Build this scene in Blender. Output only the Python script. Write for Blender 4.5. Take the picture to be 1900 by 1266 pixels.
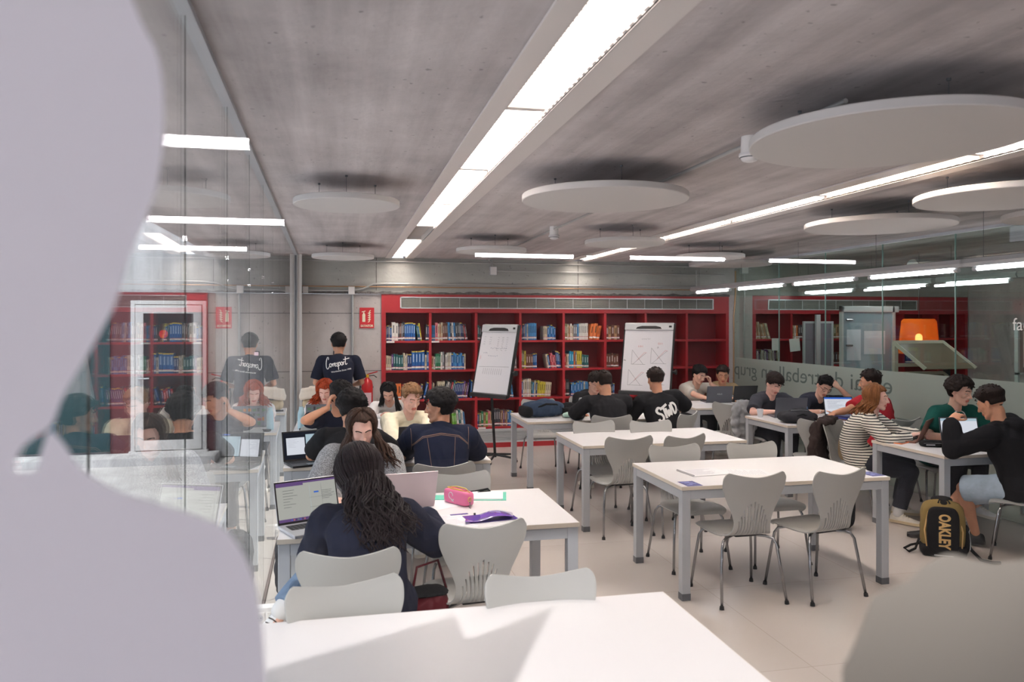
import bpy, bmesh, math, random
from mathutils import Vector, Matrix, noise, Euler
from mathutils.bvhtree import BVHTree
for _o in list(bpy.data.objects):
    bpy.data.objects.remove(_o)
S = bpy.context.scene
COL = S.collection
PI = math.pi
V = Vector
rnd = random.Random(11)

# ------------------------------------------------------------------ camera
YAW = math.radians(12.42)
cam_d = bpy.data.cameras.new('camera')
cam = bpy.data.objects.new('camera', cam_d)
COL.objects.link(cam)
cam.location = (0, 0, 1.8)
cam.rotation_euler = (PI / 2, 0, -YAW)
cam_d.sensor_width = 36
cam_d.lens = 36 * 1430 / 1900
cam_d.shift_y = -34 / 1900
cam_d.clip_start = 0.05
cam_d.dof.use_dof = True
cam_d.dof.focus_distance = 6.5
cam_d.dof.aperture_fstop = 3.4
S.camera = cam

# ------------------------------------------------------------------ colour management
S.view_settings.view_transform = 'Standard'
S.view_settings.look = 'None'
S.view_settings.gamma = 1.0
S.view_settings.use_curve_mapping = False
S.view_settings.exposure = 0.75
S.cycles.max_bounces = 10
S.cycles.transparent_max_bounces = 24
S.cycles.diffuse_bounces = 4
S.cycles.glossy_bounces = 5
S.cycles.sample_clamp_indirect = 6.0
S.cycles.caustics_reflective = False
S.cycles.caustics_refractive = False
S.cycles.use_denoising = True

# ------------------------------------------------------------------ sky and sun
W = bpy.data.worlds.new('sky')
S.world = W
W.use_nodes = True
_bg = W.node_tree.nodes['Background']
_bg.inputs[0].default_value = (0.78, 0.86, 1.0, 1)
_bg.inputs[1].default_value = 1.7
sun_d = bpy.data.lights.new('sun', 'SUN')
sun_d.energy = 2.6
sun_d.angle = math.radians(1.0)
sun_d.color = (1.0, 0.95, 0.88)
sun = bpy.data.objects.new('sun', sun_d)
COL.objects.link(sun)
sun.rotation_euler = V((0.66, 0.35, -1.1)).to_track_quat('-Z', 'Y').to_euler()
LAMP_TROUGH = 30.0     # emission of the ceiling trough diffusers
LAMP_TUBE = 22.0       # emission of the hanging tubes

# ------------------------------------------------------------------ helpers: materials
def lin(c):
    return tuple(((x / 255) / 12.92 if x / 255 <= 0.04045 else ((x / 255 + 0.055) / 1.055) ** 2.4) for x in c)

MATS = {}
def mat(name, rgb, rough=0.5, metal=0.0, var=0.0, vscale=8.0, bump=0.0, bscale=60.0, spec=0.5, stretch=None, coat=0.0, sheen=0.0, emis=None, estr=0.0):
    if name in MATS:
        return MATS[name]
    m = bpy.data.materials.new(name)
    m.use_nodes = True
    nt = m.node_tree
    b = nt.nodes['Principled BSDF']
    c = lin(rgb)
    b.inputs['Base Color'].default_value = (*c, 1)
    b.inputs['Roughness'].default_value = rough
    b.inputs['Metallic'].default_value = metal
    b.inputs['Specular IOR Level'].default_value = spec
    b.inputs['Coat Weight'].default_value = coat
    b.inputs['Sheen Weight'].default_value = sheen
    if emis:
        b.inputs['Emission Color'].default_value = (*lin(emis), 1)
        b.inputs['Emission Strength'].default_value = estr
    if var or bump:
        tc = nt.nodes.new('ShaderNodeTexCoord')
        mp = nt.nodes.new('ShaderNodeMapping')
        if stretch:
            mp.inputs['Scale'].default_value = stretch
        nt.links.new(tc.outputs['Object'], mp.inputs['Vector'])
    if var:
        n = nt.nodes.new('ShaderNodeTexNoise')
        n.inputs['Scale'].default_value = vscale
        n.inputs['Detail'].default_value = 5
        nt.links.new(mp.outputs[0], n.inputs['Vector'])
        r = nt.nodes.new('ShaderNodeValToRGB')
        r.color_ramp.elements[0].position = 0.3
        r.color_ramp.elements[1].position = 0.7
        r.color_ramp.elements[0].color = (*[x * (1 - var) for x in c], 1)
        r.color_ramp.elements[1].color = (*[min(1, x * (1 + var)) for x in c], 1)
        nt.links.new(n.outputs['Fac'], r.inputs[0])
        nt.links.new(r.outputs[0], b.inputs['Base Color'])
    if bump:
        n2 = nt.nodes.new('ShaderNodeTexNoise')
        n2.inputs['Scale'].default_value = bscale
        n2.inputs['Detail'].default_value = 3
        nt.links.new(mp.outputs[0], n2.inputs['Vector'])
        bp = nt.nodes.new('ShaderNodeBump')
        bp.inputs['Strength'].default_value = bump
        bp.inputs['Distance'].default_value = 0.01
        nt.links.new(n2.outputs['Fac'], bp.inputs['Height'])
        nt.links.new(bp.outputs[0], b.inputs['Normal'])
    MATS[name] = m
    return m

def emat(name, rgb, strength):
    m = bpy.data.materials.new(name)
    m.use_nodes = True
    nt = m.node_tree
    nt.nodes.clear()
    e = nt.nodes.new('ShaderNodeEmission')
    o = nt.nodes.new('ShaderNodeOutputMaterial')
    e.inputs[0].default_value = (*lin(rgb), 1)
    e.inputs[1].default_value = strength
    nt.links.new(e.outputs[0], o.inputs[0])
    MATS[name] = m
    return m

def glass_mat(name, tint=(0.93, 0.97, 0.95), base=0.04, rough=0.0):
    """clear architectural glass: see-through plus a mirror that grows at grazing angles"""
    m = bpy.data.materials.new(name)
    m.use_nodes = True
    nt = m.node_tree
    nt.nodes.clear()
    N = nt.nodes.new
    lw = N('ShaderNodeLayerWeight'); lw.inputs['Blend'].default_value = 0.5
    p = N('ShaderNodeMath'); p.operation = 'POWER'; p.inputs[1].default_value = 5
    mu = N('ShaderNodeMath'); mu.operation = 'MULTIPLY_ADD'; mu.inputs[1].default_value = 1 - base; mu.inputs[2].default_value = base
    t = N('ShaderNodeBsdfTransparent'); t.inputs[0].default_value = (*tint, 1)
    g = N('ShaderNodeBsdfGlossy'); g.inputs['Roughness'].default_value = rough; g.inputs[0].default_value = (1, 1, 1, 1)
    mx = N('ShaderNodeMixShader')
    o = N('ShaderNodeOutputMaterial')
    L = nt.links.new
    L(lw.outputs['Facing'], p.inputs[0]); L(p.outputs[0], mu.inputs[0]); L(mu.outputs[0], mx.inputs[0])
    L(t.outputs[0], mx.inputs[1]); L(g.outputs[0], mx.inputs[2]); L(mx.outputs[0], o.inputs[0])
    MATS[name] = m
    return m

def film_mat(name, rgb, trans, clear=0.0, refl=0.5):
    """frosted film: scatters light both ways"""
    m = bpy.data.materials.new(name)
    m.use_nodes = True
    nt = m.node_tree
    nt.nodes.clear()
    N = nt.nodes.new
    d = N('ShaderNodeBsdfDiffuse'); d.inputs[0].default_value = (*[x * refl for x in lin(rgb)], 1)
    t = N('ShaderNodeBsdfTranslucent'); t.inputs[0].default_value = (*[x * trans for x in lin(rgb)], 1)
    a = N('ShaderNodeAddShader')
    c = N('ShaderNodeBsdfTransparent')
    mx = N('ShaderNodeMixShader'); mx.inputs[0].default_value = clear
    o = N('ShaderNodeOutputMaterial')
    L = nt.links.new
    L(d.outputs[0], a.inputs[0]); L(t.outputs[0], a.inputs[1]); L(a.outputs[0], mx.inputs[1]); L(c.outputs[0], mx.inputs[2])
    L(mx.outputs[0], o.inputs[0])
    MATS[name] = m
    return m

def concrete(name, c0, c1, scale=(1, 1, 1), streak=0.6, pits=True, rough=0.75, nscale=3.0, bumps=0.25):
    m = bpy.data.materials.new(name)
    m.use_nodes = True
    nt = m.node_tree
    N = nt.nodes.new; L = nt.links.new
    b = nt.nodes['Principled BSDF']
    b.inputs['Roughness'].default_value = rough
    tc = N('ShaderNodeTexCoord'); mp = N('ShaderNodeMapping'); mp.inputs['Scale'].default_value = scale
    L(tc.outputs['Object'], mp.inputs['Vector'])
    n1 = N('ShaderNodeTexNoise'); n1.inputs['Scale'].default_value = nscale; n1.inputs['Detail'].default_value = 8; n1.inputs['Roughness'].default_value = 0.6
    L(mp.outputs[0], n1.inputs['Vector'])
    n2 = N('ShaderNodeTexNoise'); n2.inputs['Scale'].default_value = 1.3; n2.inputs['Detail'].default_value = 6; n2.inputs['Roughness'].default_value = 0.65
    L(tc.outputs['Object'], n2.inputs['Vector'])
    mixf = N('ShaderNodeMath'); mixf.operation = 'MULTIPLY_ADD'; mixf.inputs[1].default_value = streak
    sc = N('ShaderNodeMath'); sc.operation = 'MULTIPLY'; sc.inputs[1].default_value = 1 - streak
    L(n2.outputs['Fac'], sc.inputs[0]); L(n1.outputs['Fac'], mixf.inputs[0]); L(sc.outputs[0], mixf.inputs[2])
    r = N('ShaderNodeValToRGB')
    r.color_ramp.elements[0].position = 0.36; r.color_ramp.elements[1].position = 0.62
    r.color_ramp.elements[0].color = (*lin(c0), 1); r.color_ramp.elements[1].color = (*lin(c1), 1)
    L(mixf.outputs[0], r.inputs[0])
    last = r.outputs[0]
    if pits:
        v = N('ShaderNodeTexNoise'); v.inputs['Scale'].default_value = 28; v.inputs['Detail'].default_value = 2
        L(tc.outputs['Object'], v.inputs['Vector'])
        rr = N('ShaderNodeValToRGB'); rr.color_ramp.elements[0].position = 0.70; rr.color_ramp.elements[1].position = 0.74
        rr.color_ramp.elements[0].color = (1, 1, 1, 1); rr.color_ramp.elements[1].color = (0.45, 0.44, 0.44, 1)
        L(v.outputs['Fac'], rr.inputs[0])
        mm = N('ShaderNodeMix'); mm.data_type = 'RGBA'; mm.blend_type = 'MULTIPLY'; mm.inputs[0].default_value = 0.8
        L(last, mm.inputs[6]); L(rr.outputs[0], mm.inputs[7])
        last = mm.outputs[2]
    L(last, b.inputs['Base Color'])
    n3 = N('ShaderNodeTexNoise'); n3.inputs['Scale'].default_value = 30; n3.inputs['Detail'].default_value = 6
    L(tc.outputs['Object'], n3.inputs['Vector'])
    bp = N('ShaderNodeBump'); bp.inputs['Strength'].default_value = bumps; bp.inputs['Distance'].default_value = 0.01
    L(n3.outputs['Fac'], bp.inputs['Height']); L(bp.outputs[0], b.inputs['Normal'])
    MATS[name] = m
    return m

# ------------------------------------------------------------------ helpers: meshes
def frame_from(d):
    d = V(d).normalized()
    up = V((0, 0, 1)) if abs(d.z) < 0.95 else V((0, 1, 0))
    s = d.cross(up).normalized()
    return s, s.cross(d).normalized()

class MB:
    def __init__(self):
        self.v = []; self.f = []; self.mi = []; self.m = 0
    def add(self, vs, fs):
        o = len(self.v)
        self.v += [tuple(p) for p in vs]
        self.f += [tuple(o + i for i in f) for f in fs]
        self.mi += [self.m] * len(fs)
        return self
    def box(self, x0, x1, y0, y1, z0, z1):
        v = [(x, y, z) for z in (z0, z1) for y in (y0, y1) for x in (x0, x1)]
        return self.add(v, [(0, 2, 3, 1), (4, 5, 7, 6), (0, 1, 5, 4), (2, 6, 7, 3), (0, 4, 6, 2), (1, 3, 7, 5)])
    def obox(self, c, ax, ay, az):
        """box about c with half-axis vectors"""
        c, ax, ay, az = V(c), V(ax), V(ay), V(az)
        v = [c + ax * i + ay * j + az * k for k in (-1, 1) for j in (-1, 1) for i in (-1, 1)]
        return self.add(v, [(0, 2, 3, 1), (4, 5, 7, 6), (0, 1, 5, 4), (2, 6, 7, 3), (0, 4, 6, 2), (1, 3, 7, 5)])
    def rings(self, rings, cap=True, closed=True):
        n = len(rings[0]); vs = [p for r in rings for p in r]; fs = []
        for i in range(len(rings) - 1):
            for j in range(n if closed else n - 1):
                a = i * n + j; b = i * n + (j + 1) % n
                fs.append((a, b, b + n, a + n))
        if cap:
            fs.append(tuple(range(n - 1, -1, -1)))
            fs.append(tuple((len(rings) - 1) * n + j for j in range(n)))
        return self.add(vs, fs)
    def tube(self, path, r, n=8, cap=True):
        path = [V(p) for p in path]
        rr = r if isinstance(r, (list, tuple)) else [r] * len(path)
        rings = []; s0 = None
        for i, p in enumerate(path):
            d = (path[min(i + 1, len(path) - 1)] - path[max(i - 1, 0)]).normalized()
            if s0 is None:
                s, u = frame_from(d)
            else:
                s = (s0 - d * s0.dot(d))
                s = s.normalized() if s.length > 1e-6 else frame_from(d)[0]
                u = s.cross(d).normalized()
            s0 = s
            rings.append([p + (s * math.cos(2 * PI * k / n) + u * math.sin(2 * PI * k / n)) * rr[i] for k in range(n)])
        return self.rings(rings, cap)
    def cyl(self, a, b, r, r2=None, n=16):
        return self.tube([a, b], [r, r if r2 is None else r2], n)
    def lathe(self, prof, n=24, c=(0, 0, 0), cap=True):
        c = V(c)
        rings = [[c + V((r * math.cos(2 * PI * k / n), r * math.sin(2 * PI * k / n), z)) for k in range(n)] for r, z in prof]
        return self.rings(rings, cap)
    def ell(self, c, rx, ry, rz, n=12, m=8, M=None):
        c = V(c); rings = []
        for i in range(m + 1):
            t = PI * i / m
            ring = []
            for k in range(n):
                p = V((rx * math.sin(t) * math.cos(2 * PI * k / n), ry * math.sin(t) * math.sin(2 * PI * k / n), -rz * math.cos(t)))
                if i in (0, m):
                    p = V((rx * 1e-3 * math.cos(2 * PI * k / n), ry * 1e-3 * math.sin(2 * PI * k / n), -rz * math.cos(t)))
                if M is not None:
                    p = M @ p
                ring.append(c + p)
            rings.append(ring)
        return self.rings(rings)
    def prism(self, pts, z0, z1, fn=None):
        n = len(pts)
        vs = [(x, y, z0) for x, y in pts] + [(x, y, z1) for x, y in pts]
        if fn:
            vs = [fn(p) for p in vs]
        fs = [tuple(range(n - 1, -1, -1)), tuple(range(n, 2 * n))] + [(i, (i + 1) % n, n + (i + 1) % n, n + i) for i in range(n)]
        return self.add(vs, fs)
    def ribbon(self, pts, w, fn, h=0.0015):
        """raised stroke along 2D pts mapped by fn(u, v, height)"""
        n = len(pts); top = []; bot = []
        for i in range(n):
            a = V(pts[max(i - 1, 0)]); b = V(pts[min(i + 1, n - 1)])
            d = (b - a)
            d = d.normalized() if d.length > 1e-9 else V((1, 0))
            q = V((-d.y, d.x)) * (w / 2)
            p = V(pts[i])
            top += [fn(*(p + q), h), fn(*(p - q), h)]
            bot += [fn(*(p + q), 0), fn(*(p - q), 0)]
        vs = top + bot; o = len(top); fs = []
        for i in range(n - 1):
            a = 2 * i
            fs += [(a, a + 1, a + 3, a + 2), (o + a, o + a + 2, o + a + 3, o + a + 1), (a, a + 2, o + a + 2, o + a), (a + 1, o + a + 1, o + a + 3, a + 3)]
        fs += [(0, o, o + 1, 1), (2 * n - 2, 2 * n - 1, o + 2 * n - 1, o + 2 * n - 2)]
        return self.add(vs, fs)
    def mesh(self, name, mats, smooth=None, recalc=True):
        me = bpy.data.meshes.new(name)
        me.from_pydata(self.v, [], self.f)
        for m in (mats if isinstance(mats, (list, tuple)) else [mats]):
            me.materials.append(m)
        me.polygons.foreach_set('material_index', self.mi)
        if recalc:
            bm = bmesh.new(); bm.from_mesh(me)
            bmesh.ops.recalc_face_normals(bm, faces=bm.faces)
            bm.to_mesh(me); bm.free()
        if smooth:
            me.polygons.foreach_set('use_smooth', [True] * len(me.polygons))
            if smooth != 'all':
                me.set_sharp_from_angle(angle=math.radians(smooth))
        me.update()
        return me
    def build(self, name, mats, parent=None, loc=(0, 0, 0), smooth=None, rotz=0.0, bevel=0.0):
        me = self.mesh(name, mats, smooth)
        o = bpy.data.objects.new(name, me)
        COL.objects.link(o)
        o.location = loc
        if rotz:
            o.rotation_euler = (0, 0, rotz)
        if parent:
            o.parent = parent
        if bevel:
            bv = o.modifiers.new('bevel', 'BEVEL'); bv.width = bevel; bv.segments = 2; bv.limit_method = 'ANGLE'; bv.angle_limit = math.radians(40)
        return o

def tag(o, label, cat, group=None, kind=None):
    o['label'] = label; o['category'] = cat
    if group: o['group'] = group
    if kind: o['kind'] = kind
    return o

def thing(name, label, cat, loc=(0, 0, 0), rotz=0.0, group=None):
    o = bpy.data.objects.new(name, None)
    COL.objects.link(o)
    o.location = loc; o.rotation_euler = (0, 0, rotz)
    o.empty_display_size = 0.1
    return tag(o, label, cat, group)

def struct(o, label=None):
    o['kind'] = 'structure'
    if label: o['label'] = label
    return o

CH = {}
def kids(o):
    return [c for c in bpy.data.objects if c.parent == o]
def copy_tree(o, loc=None, rotz=None, label=None, group=None, kidmap=None):
    km = kidmap or CH.setdefault(o.name, None)
    if km is None:
        km = [(c, kids(c)) for c in kids(o)]
        CH[o.name] = km
    r = o.copy(); COL.objects.link(r)
    if loc is not None: r.location = loc
    if rotz is not None: r.rotation_euler = (0, 0, rotz)
    if label: r['label'] = label
    if group: r['group'] = group
    for c, gs in km:
        d = c.copy(); COL.objects.link(d); d.parent = r
        for g in gs:
            e = g.copy(); COL.objects.link(e); e.parent = d
    return r

BENCH = bpy.data.scenes.new('bench')     # an empty side scene, so that evaluating one object stays quick
def evaluated_mesh(o):
    home = o.name in COL.objects
    par = o.parent
    if home: COL.objects.unlink(o)
    o.parent = None
    BENCH.collection.objects.link(o)
    vl = BENCH.view_layers[0]
    vl.update()
    me = bpy.data.meshes.new_from_object(o.evaluated_get(vl.depsgraph))
    BENCH.collection.objects.unlink(o)
    COL.objects.link(o)
    o.parent = par
    return me

def bake(o, name=None):
    """replace the object's mesh by its modified mesh"""
    me = evaluated_mesh(o)
    old = o.data
    o.modifiers.clear()
    o.data = me
    me.name = name or o.name
    bpy.data.meshes.remove(old)
    return o

def text_obj(name, s, size, m, fn, parent=None, extrude=0.0, align='CENTER', width=None, shear=0.0, bold=0.0, xs=1.0):
    """flat lettering as a mesh, its 2D outline mapped by fn(x, y, z)"""
    cu = bpy.data.curves.new(name, 'FONT')
    cu.body = s; cu.size = size; cu.align_x = align; cu.align_y = 'CENTER'; cu.extrude = extrude; cu.shear = shear; cu.offset = bold
    cu.resolution_u = 4
    t = bpy.data.objects.new(name, cu)
    COL.objects.link(t)
    me = evaluated_mesh(t)
    bpy.data.objects.remove(t); bpy.data.curves.remove(cu)
    if width:
        w = max(v.co.x for v in me.vertices) - min(v.co.x for v in me.vertices)
        xs = width / w
    for v in me.vertices:
        v.co = fn(v.co.x * xs, v.co.y, v.co.z)
    me.materials.clear(); me.materials.append(m)
    o = bpy.data.objects.new(name, me)
    COL.objects.link(o)
    if parent: o.parent = parent
    return o
# ================================================================== materials
CEIL = 2.71
WY = 10.94          # face of the back wall
GX = 5.92           # right glass wall
def lgx(y):         # left glass wall, turned very slightly
    return -0.393 - 0.0195 * y
m_ceil = concrete('concrete_ceiling', (156, 149, 149), (212, 204, 204), scale=(2.4, 0.14, 1), streak=0.62, nscale=1.8, bumps=0.3)
m_conc = concrete('concrete_wall', (176, 170, 167), (206, 199, 196), scale=(1, 1, 0.5), streak=0.5, nscale=1.6)
m_beam = concrete('concrete_beam', (150, 150, 145), (180, 180, 174), scale=(0.35, 1, 2.2), streak=0.5, nscale=1.4)
m_patio = concrete('concrete_patio', (176, 174, 176), (222, 220, 222), scale=(3, 1, 0.3), streak=0.7, nscale=2.0)
m_pfloor = concrete('concrete_patio_floor', (178, 174, 174), (216, 212, 212), scale=(1, 1, 1), streak=0.4, nscale=1.2, pits=False)
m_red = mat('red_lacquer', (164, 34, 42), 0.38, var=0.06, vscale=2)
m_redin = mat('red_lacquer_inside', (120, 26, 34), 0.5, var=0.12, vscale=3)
m_white = mat('white_laminate', (228, 225, 225), 0.32, spec=0.4)
m_paint = mat('white_paint', (232, 228, 225), 0.5)
m_edge = mat('cream_edge_band', (214, 202, 186), 0.5)
m_alu = mat('grey_aluminium', (176, 179, 184), 0.38, 0.15)
m_alul = mat('light_aluminium', (206, 208, 210), 0.35, 0.3)
m_alud = mat('dark_grey_plastic', (92, 94, 98), 0.5)
m_steel = mat('chrome_steel', (150, 150, 152), 0.22, 0.9)
m_black = mat('black_plastic', (22, 22, 24), 0.4)
m_blackr = mat('black_rubber', (28, 28, 30), 0.75)
m_shell = mat('grey_chair_shell', (168, 167, 163), 0.40)
m_disc = mat('white_acoustic_felt', (206, 202, 200), 0.95)
m_discE = mat('cream_acoustic_edge', (206, 198, 188), 0.9)
m_trough = mat('white_trough_metal', (222, 214, 210), 0.45)
m_seal = mat('dark_silicone', (70, 72, 72), 0.6)
m_galv = mat('galvanised_conduit', (182, 182, 180), 0.4, 0.4)
m_copper = mat('copper_pipe', (176, 140, 104), 0.4, 0.5)
m_glass = glass_mat('clear_glass', (0.955, 0.975, 0.965))
m_glassr = glass_mat('green_tinted_glass', (0.86, 0.92, 0.885), base=0.05)
m_glassf = glass_mat('front_window_glass', (0.985, 0.985, 0.985), base=0.016)
m_film = film_mat('frosted_film', (247, 243, 248), 0.47, 0.0, 0.43)
m_film2 = film_mat('frosted_film_dimmed', (250, 240, 228), 0.20, 0.0, 0.17)  # same film as above, its dimmer, warmer light put into the colour
m_band = film_mat('frosted_band', (206, 212, 202), 0.5, 0.36, 0.5)
m_diff = emat('lit_diffuser', (255, 246, 238), LAMP_TROUGH)
m_diff2 = emat('lit_diffuser_warm', (255, 236, 214), LAMP_TROUGH * 0.8)
m_tube = emat('lit_tube', (250, 250, 255), LAMP_TUBE)
m_tubeh = emat('lit_tube_hall', (252, 250, 255), LAMP_TUBE * 3.2)
m_diff3 = emat('lit_diffuser_soft', (255, 246, 238), 7.0)
m_off = mat('unlit_diffuser', (190, 180, 168), 0.5)

# floor: pale polished terrazzo tiles
def floor_mat():
    m = bpy.data.materials.new('beige_floor_tiles'); m.use_nodes = True
    nt = m.node_tree; N = nt.nodes.new; L = nt.links.new
    b = nt.nodes['Principled BSDF']; b.inputs['Roughness'].default_value = 0.3; b.inputs['Specular IOR Level'].default_value = 0.5
    tc = N('ShaderNodeTexCoord')
    br = N('ShaderNodeTexBrick'); br.offset = 0.0; br.inputs['Scale'].default_value = 1.0
    br.inputs['Brick Width'].default_value = 1.2; br.inputs['Row Height'].default_value = 1.2
    br.inputs['Mortar Size'].default_value = 0.0022; br.inputs['Mortar Smooth'].default_value = 0.2
    br.inputs['Color1'].default_value = (*lin((196, 187, 180)), 1); br.inputs['Color2'].default_value = (*lin((200, 191, 185)), 1)
    br.inputs['Mortar'].default_value = (*lin((176, 165, 155)), 1)
    L(tc.outputs['Object'], br.inputs['Vector'])
    n = N('ShaderNodeTexNoise'); n.inputs['Scale'].default_value = 90; n.inputs['Detail'].default_value = 4
    L(tc.outputs['Object'], n.inputs['Vector'])
    r = N('ShaderNodeValToRGB'); r.color_ramp.elements[0].position = 0.2; r.color_ramp.elements[1].position = 0.8
    r.color_ramp.elements[0].color = (0.9, 0.89, 0.88, 1); r.color_ramp.elements[1].color = (1, 1, 1, 1)
    L(n.outputs['Fac'], r.inputs[0])
    mm = N('ShaderNodeMix'); mm.data_type = 'RGBA'; mm.blend_type = 'MULTIPLY'; mm.inputs[0].default_value = 0.0
    L(br.outputs['Color'], mm.inputs[6]); L(r.outputs[0], mm.inputs[7]); L(mm.outputs[2], b.inputs['Base Color'])
    n2 = N('ShaderNodeTexNoise'); n2.inputs['Scale'].default_value = 3; n2.inputs['Detail'].default_value = 4
    L(tc.outputs['Object'], n2.inputs['Vector'])
    r2 = N('ShaderNodeMapRange'); r2.inputs[3].default_value = 0.24; r2.inputs[4].default_value = 0.24
    L(n2.outputs['Fac'], r2.inputs[0]); L(r2.outputs[0], b.inputs['Roughness'])
    return m
m_floor = floor_mat()

# ================================================================== shell of the room
def sbox(name, m, *b, **k):
    return struct(MB().box(*b).build(name, m, **k))
sbox('floor', m_floor, -0.62, 10.2, 0.5, 11.3, -0.12, 0.0)
sbox('floor_hall', m_floor, -5.0, 10.2, -9.0, 0.5, -0.12, 0.0)
sbox('ground_patio', m_pfloor, -9.0, -0.62, 0.5, 11.3, -0.14, -0.01)
mb = MB()
for a, b in ((-1.69, 0.668), (0.868, 3.275), (3.455, 10.2)):
    mb.box(a, b, 0.5, 11.4, CEIL, CEIL + 0.12)
mb.box(-1.69, 10.2, 0.5, 11.4, CEIL + 0.12, CEIL + 0.35)
struct(mb.build('ceiling', m_ceil))
sbox('wall_back', m_conc, -0.62, 0.535, WY, 11.3, 0, 2.20)
sbox('wall_back_beam', m_beam, 0.2, 10.2, WY - 0.02, 11.3, 2.225, CEIL)
sbox('wall_back_beam', m_beam, -0.62, 0.2, WY - 0.02, 11.3, 2.225, CEIL)
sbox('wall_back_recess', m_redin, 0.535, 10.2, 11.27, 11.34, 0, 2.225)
sbox('wall_back_column', m_conc, 5.835, 6.235, WY - 0.03, 11.3, 0, 2.225)
sbox('wall_patio_back', m_patio, -9.0, -0.62, WY + 0.02, 11.3, 0, 5.2)
sbox('wall_patio_mirrored_red', mat('patio_reflection_red', (104, 56, 60), 0.5), -2.95, -1.66, WY - 0.01, WY + 0.02, 0.0, 2.2)  # red of the mirrored bookcase put into this panel's colour
sbox('wall_patio_side', m_patio, -9.2, -9.0, -9.0, 11.3, 0, 5.2)
sbox('wall_patio_dark', mat('teal_dark_glazing', (20, 62, 66), 0.15), -6.0, -2.95, WY - 0.03, WY + 0.02, 0.12, 2.25)
sbox('trim_patio_step', m_patio, -6.0, -1.6, WY - 0.45, WY, -0.01, 0.09)
sbox('wall_right', m_conc, 10.2, 10.35, -9.0, 11.4, 0, CEIL + 0.35)
sbox('wall_hall_back', mat('hall_plaster', (120, 116, 112), 0.9), -5.0, 10.2, -9.2, -9.0, 0, 3.4)
sbox('ceiling_hall', mat('hall_ceiling_grey', (96, 94, 94), 0.9), -5.0, 10.2, -9.0, 0.5, 3.3, 3.5)
sbox('wall_front_lintel', m_conc, -0.45, 10.2, 0.5, 0.62, CEIL - 0.02, 3.4)
# ragged joint between the beam and the shelves
mb = MB(); pts = []
x = 0.2
tri = [(-0.58, 2.2)]
for i in range(0, 131):
    xx = -0.58 + i * (6.42 / 130)
    tri.append((xx, 2.232 + 0.018 * noise.noise(V((xx * 6, 0.3, 0))) + 0.022 * noise.noise(V((xx * 19, 2.3, 0)))))
tri.append((5.84, 2.2))
mb.prism([(a, b) for a, b in tri], 0, 0.03, lambda p: (p[0], WY - 0.025 - p[2] * 0.6, p[1]))
struct(mb.build('trim_rough_mortar', mat('rough_mortar', (96, 92, 90), 0.95, var=0.3, vscale=25, bump=0.8, bscale=40)))
# formwork joints on the concrete wall
mb = MB()
for zz in (1.93, 1.13):
    mb.box(-0.6, 0.53, WY - 0.004, WY + 0.01, zz - 0.004, zz + 0.004)
mb.box(0.135, 0.142, WY - 0.004, WY + 0.01, 0, 2.2)
for xx in (0.46, 3.4):
    mb.box(xx, xx + 0.008, WY - 0.024, WY, 2.25, CEIL)
struct(mb.build('trim_formwork_joints', mat('dark_joint', (96, 92, 90), 0.9)))

# ---- left glass wall: panels end to end
seams = [0.55, 1.45, 2.38, 3.35, 4.28, 5.2, 6.12, 7.05, 7.98, 8.9, 9.8, 10.5]
for i in range(len(seams) - 1):
    a, b = seams[i] + 0.003, seams[i + 1] - 0.003
    mb = MB()
    mb.prism([(lgx(a), a), (lgx(b), b), (lgx(b) - 0.010, b), (lgx(a) - 0.010, a)], 0.0, CEIL - 0.02)
    o = mb.build('window_%d' % (i + 1), m_glass); struct(o, 'clear floor to ceiling glass panel')
mb = MB()
for s in seams[1:-1]:
    mb.box(lgx(s) - 0.006, lgx(s) - 0.003, s - 0.003, s + 0.003, 0.0, CEIL - 0.02)
struct(mb.build('trim_glass_joints', m_seal))
mb = MB()
a, b = seams[0], seams[-1]
mb.prism([(lgx(a) + 0.02, a), (lgx(b) + 0.02, b), (lgx(b) - 0.03, b), (lgx(a) - 0.03, a)], CEIL - 0.022, CEIL)
struct(mb.build('trim_glass_head', m_alu))
mb = MB()
mb.prism([(lgx(a) + 0.008, a), (lgx(b) + 0.008, b), (lgx(b) - 0.012, b), (lgx(a) - 0.012, a)], -0.002, 0.006)
struct(mb.build('trim_glass_foot', mat('dirty_joint', (120, 108, 104), 0.8)))
# white post where the glass ends
t = thing('aluminium_post', 'tall white aluminium post ending the left glass wall', 'post', (lgx(10.5), 10.5, 0))
MB().box(-0.035, 0.02, 0.0, 0.05, 0, CEIL).build('profile', m_alul, t, bevel=0.003)
MB().box(-0.012, 0.012, -0.006, 0.0, 0.02, CEIL - 0.02).build('groove', m_alud, t)
MB().box(0.02, 0.075, 0.05, 0.09, 0, CEIL).build('jamb', m_paint, t, bevel=0.003)
mb = MB().box(-0.035, -0.01, 0.09, 0.42, 0, CEIL - 0.02)
mb.build('side_panel', m_alul, t)

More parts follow.
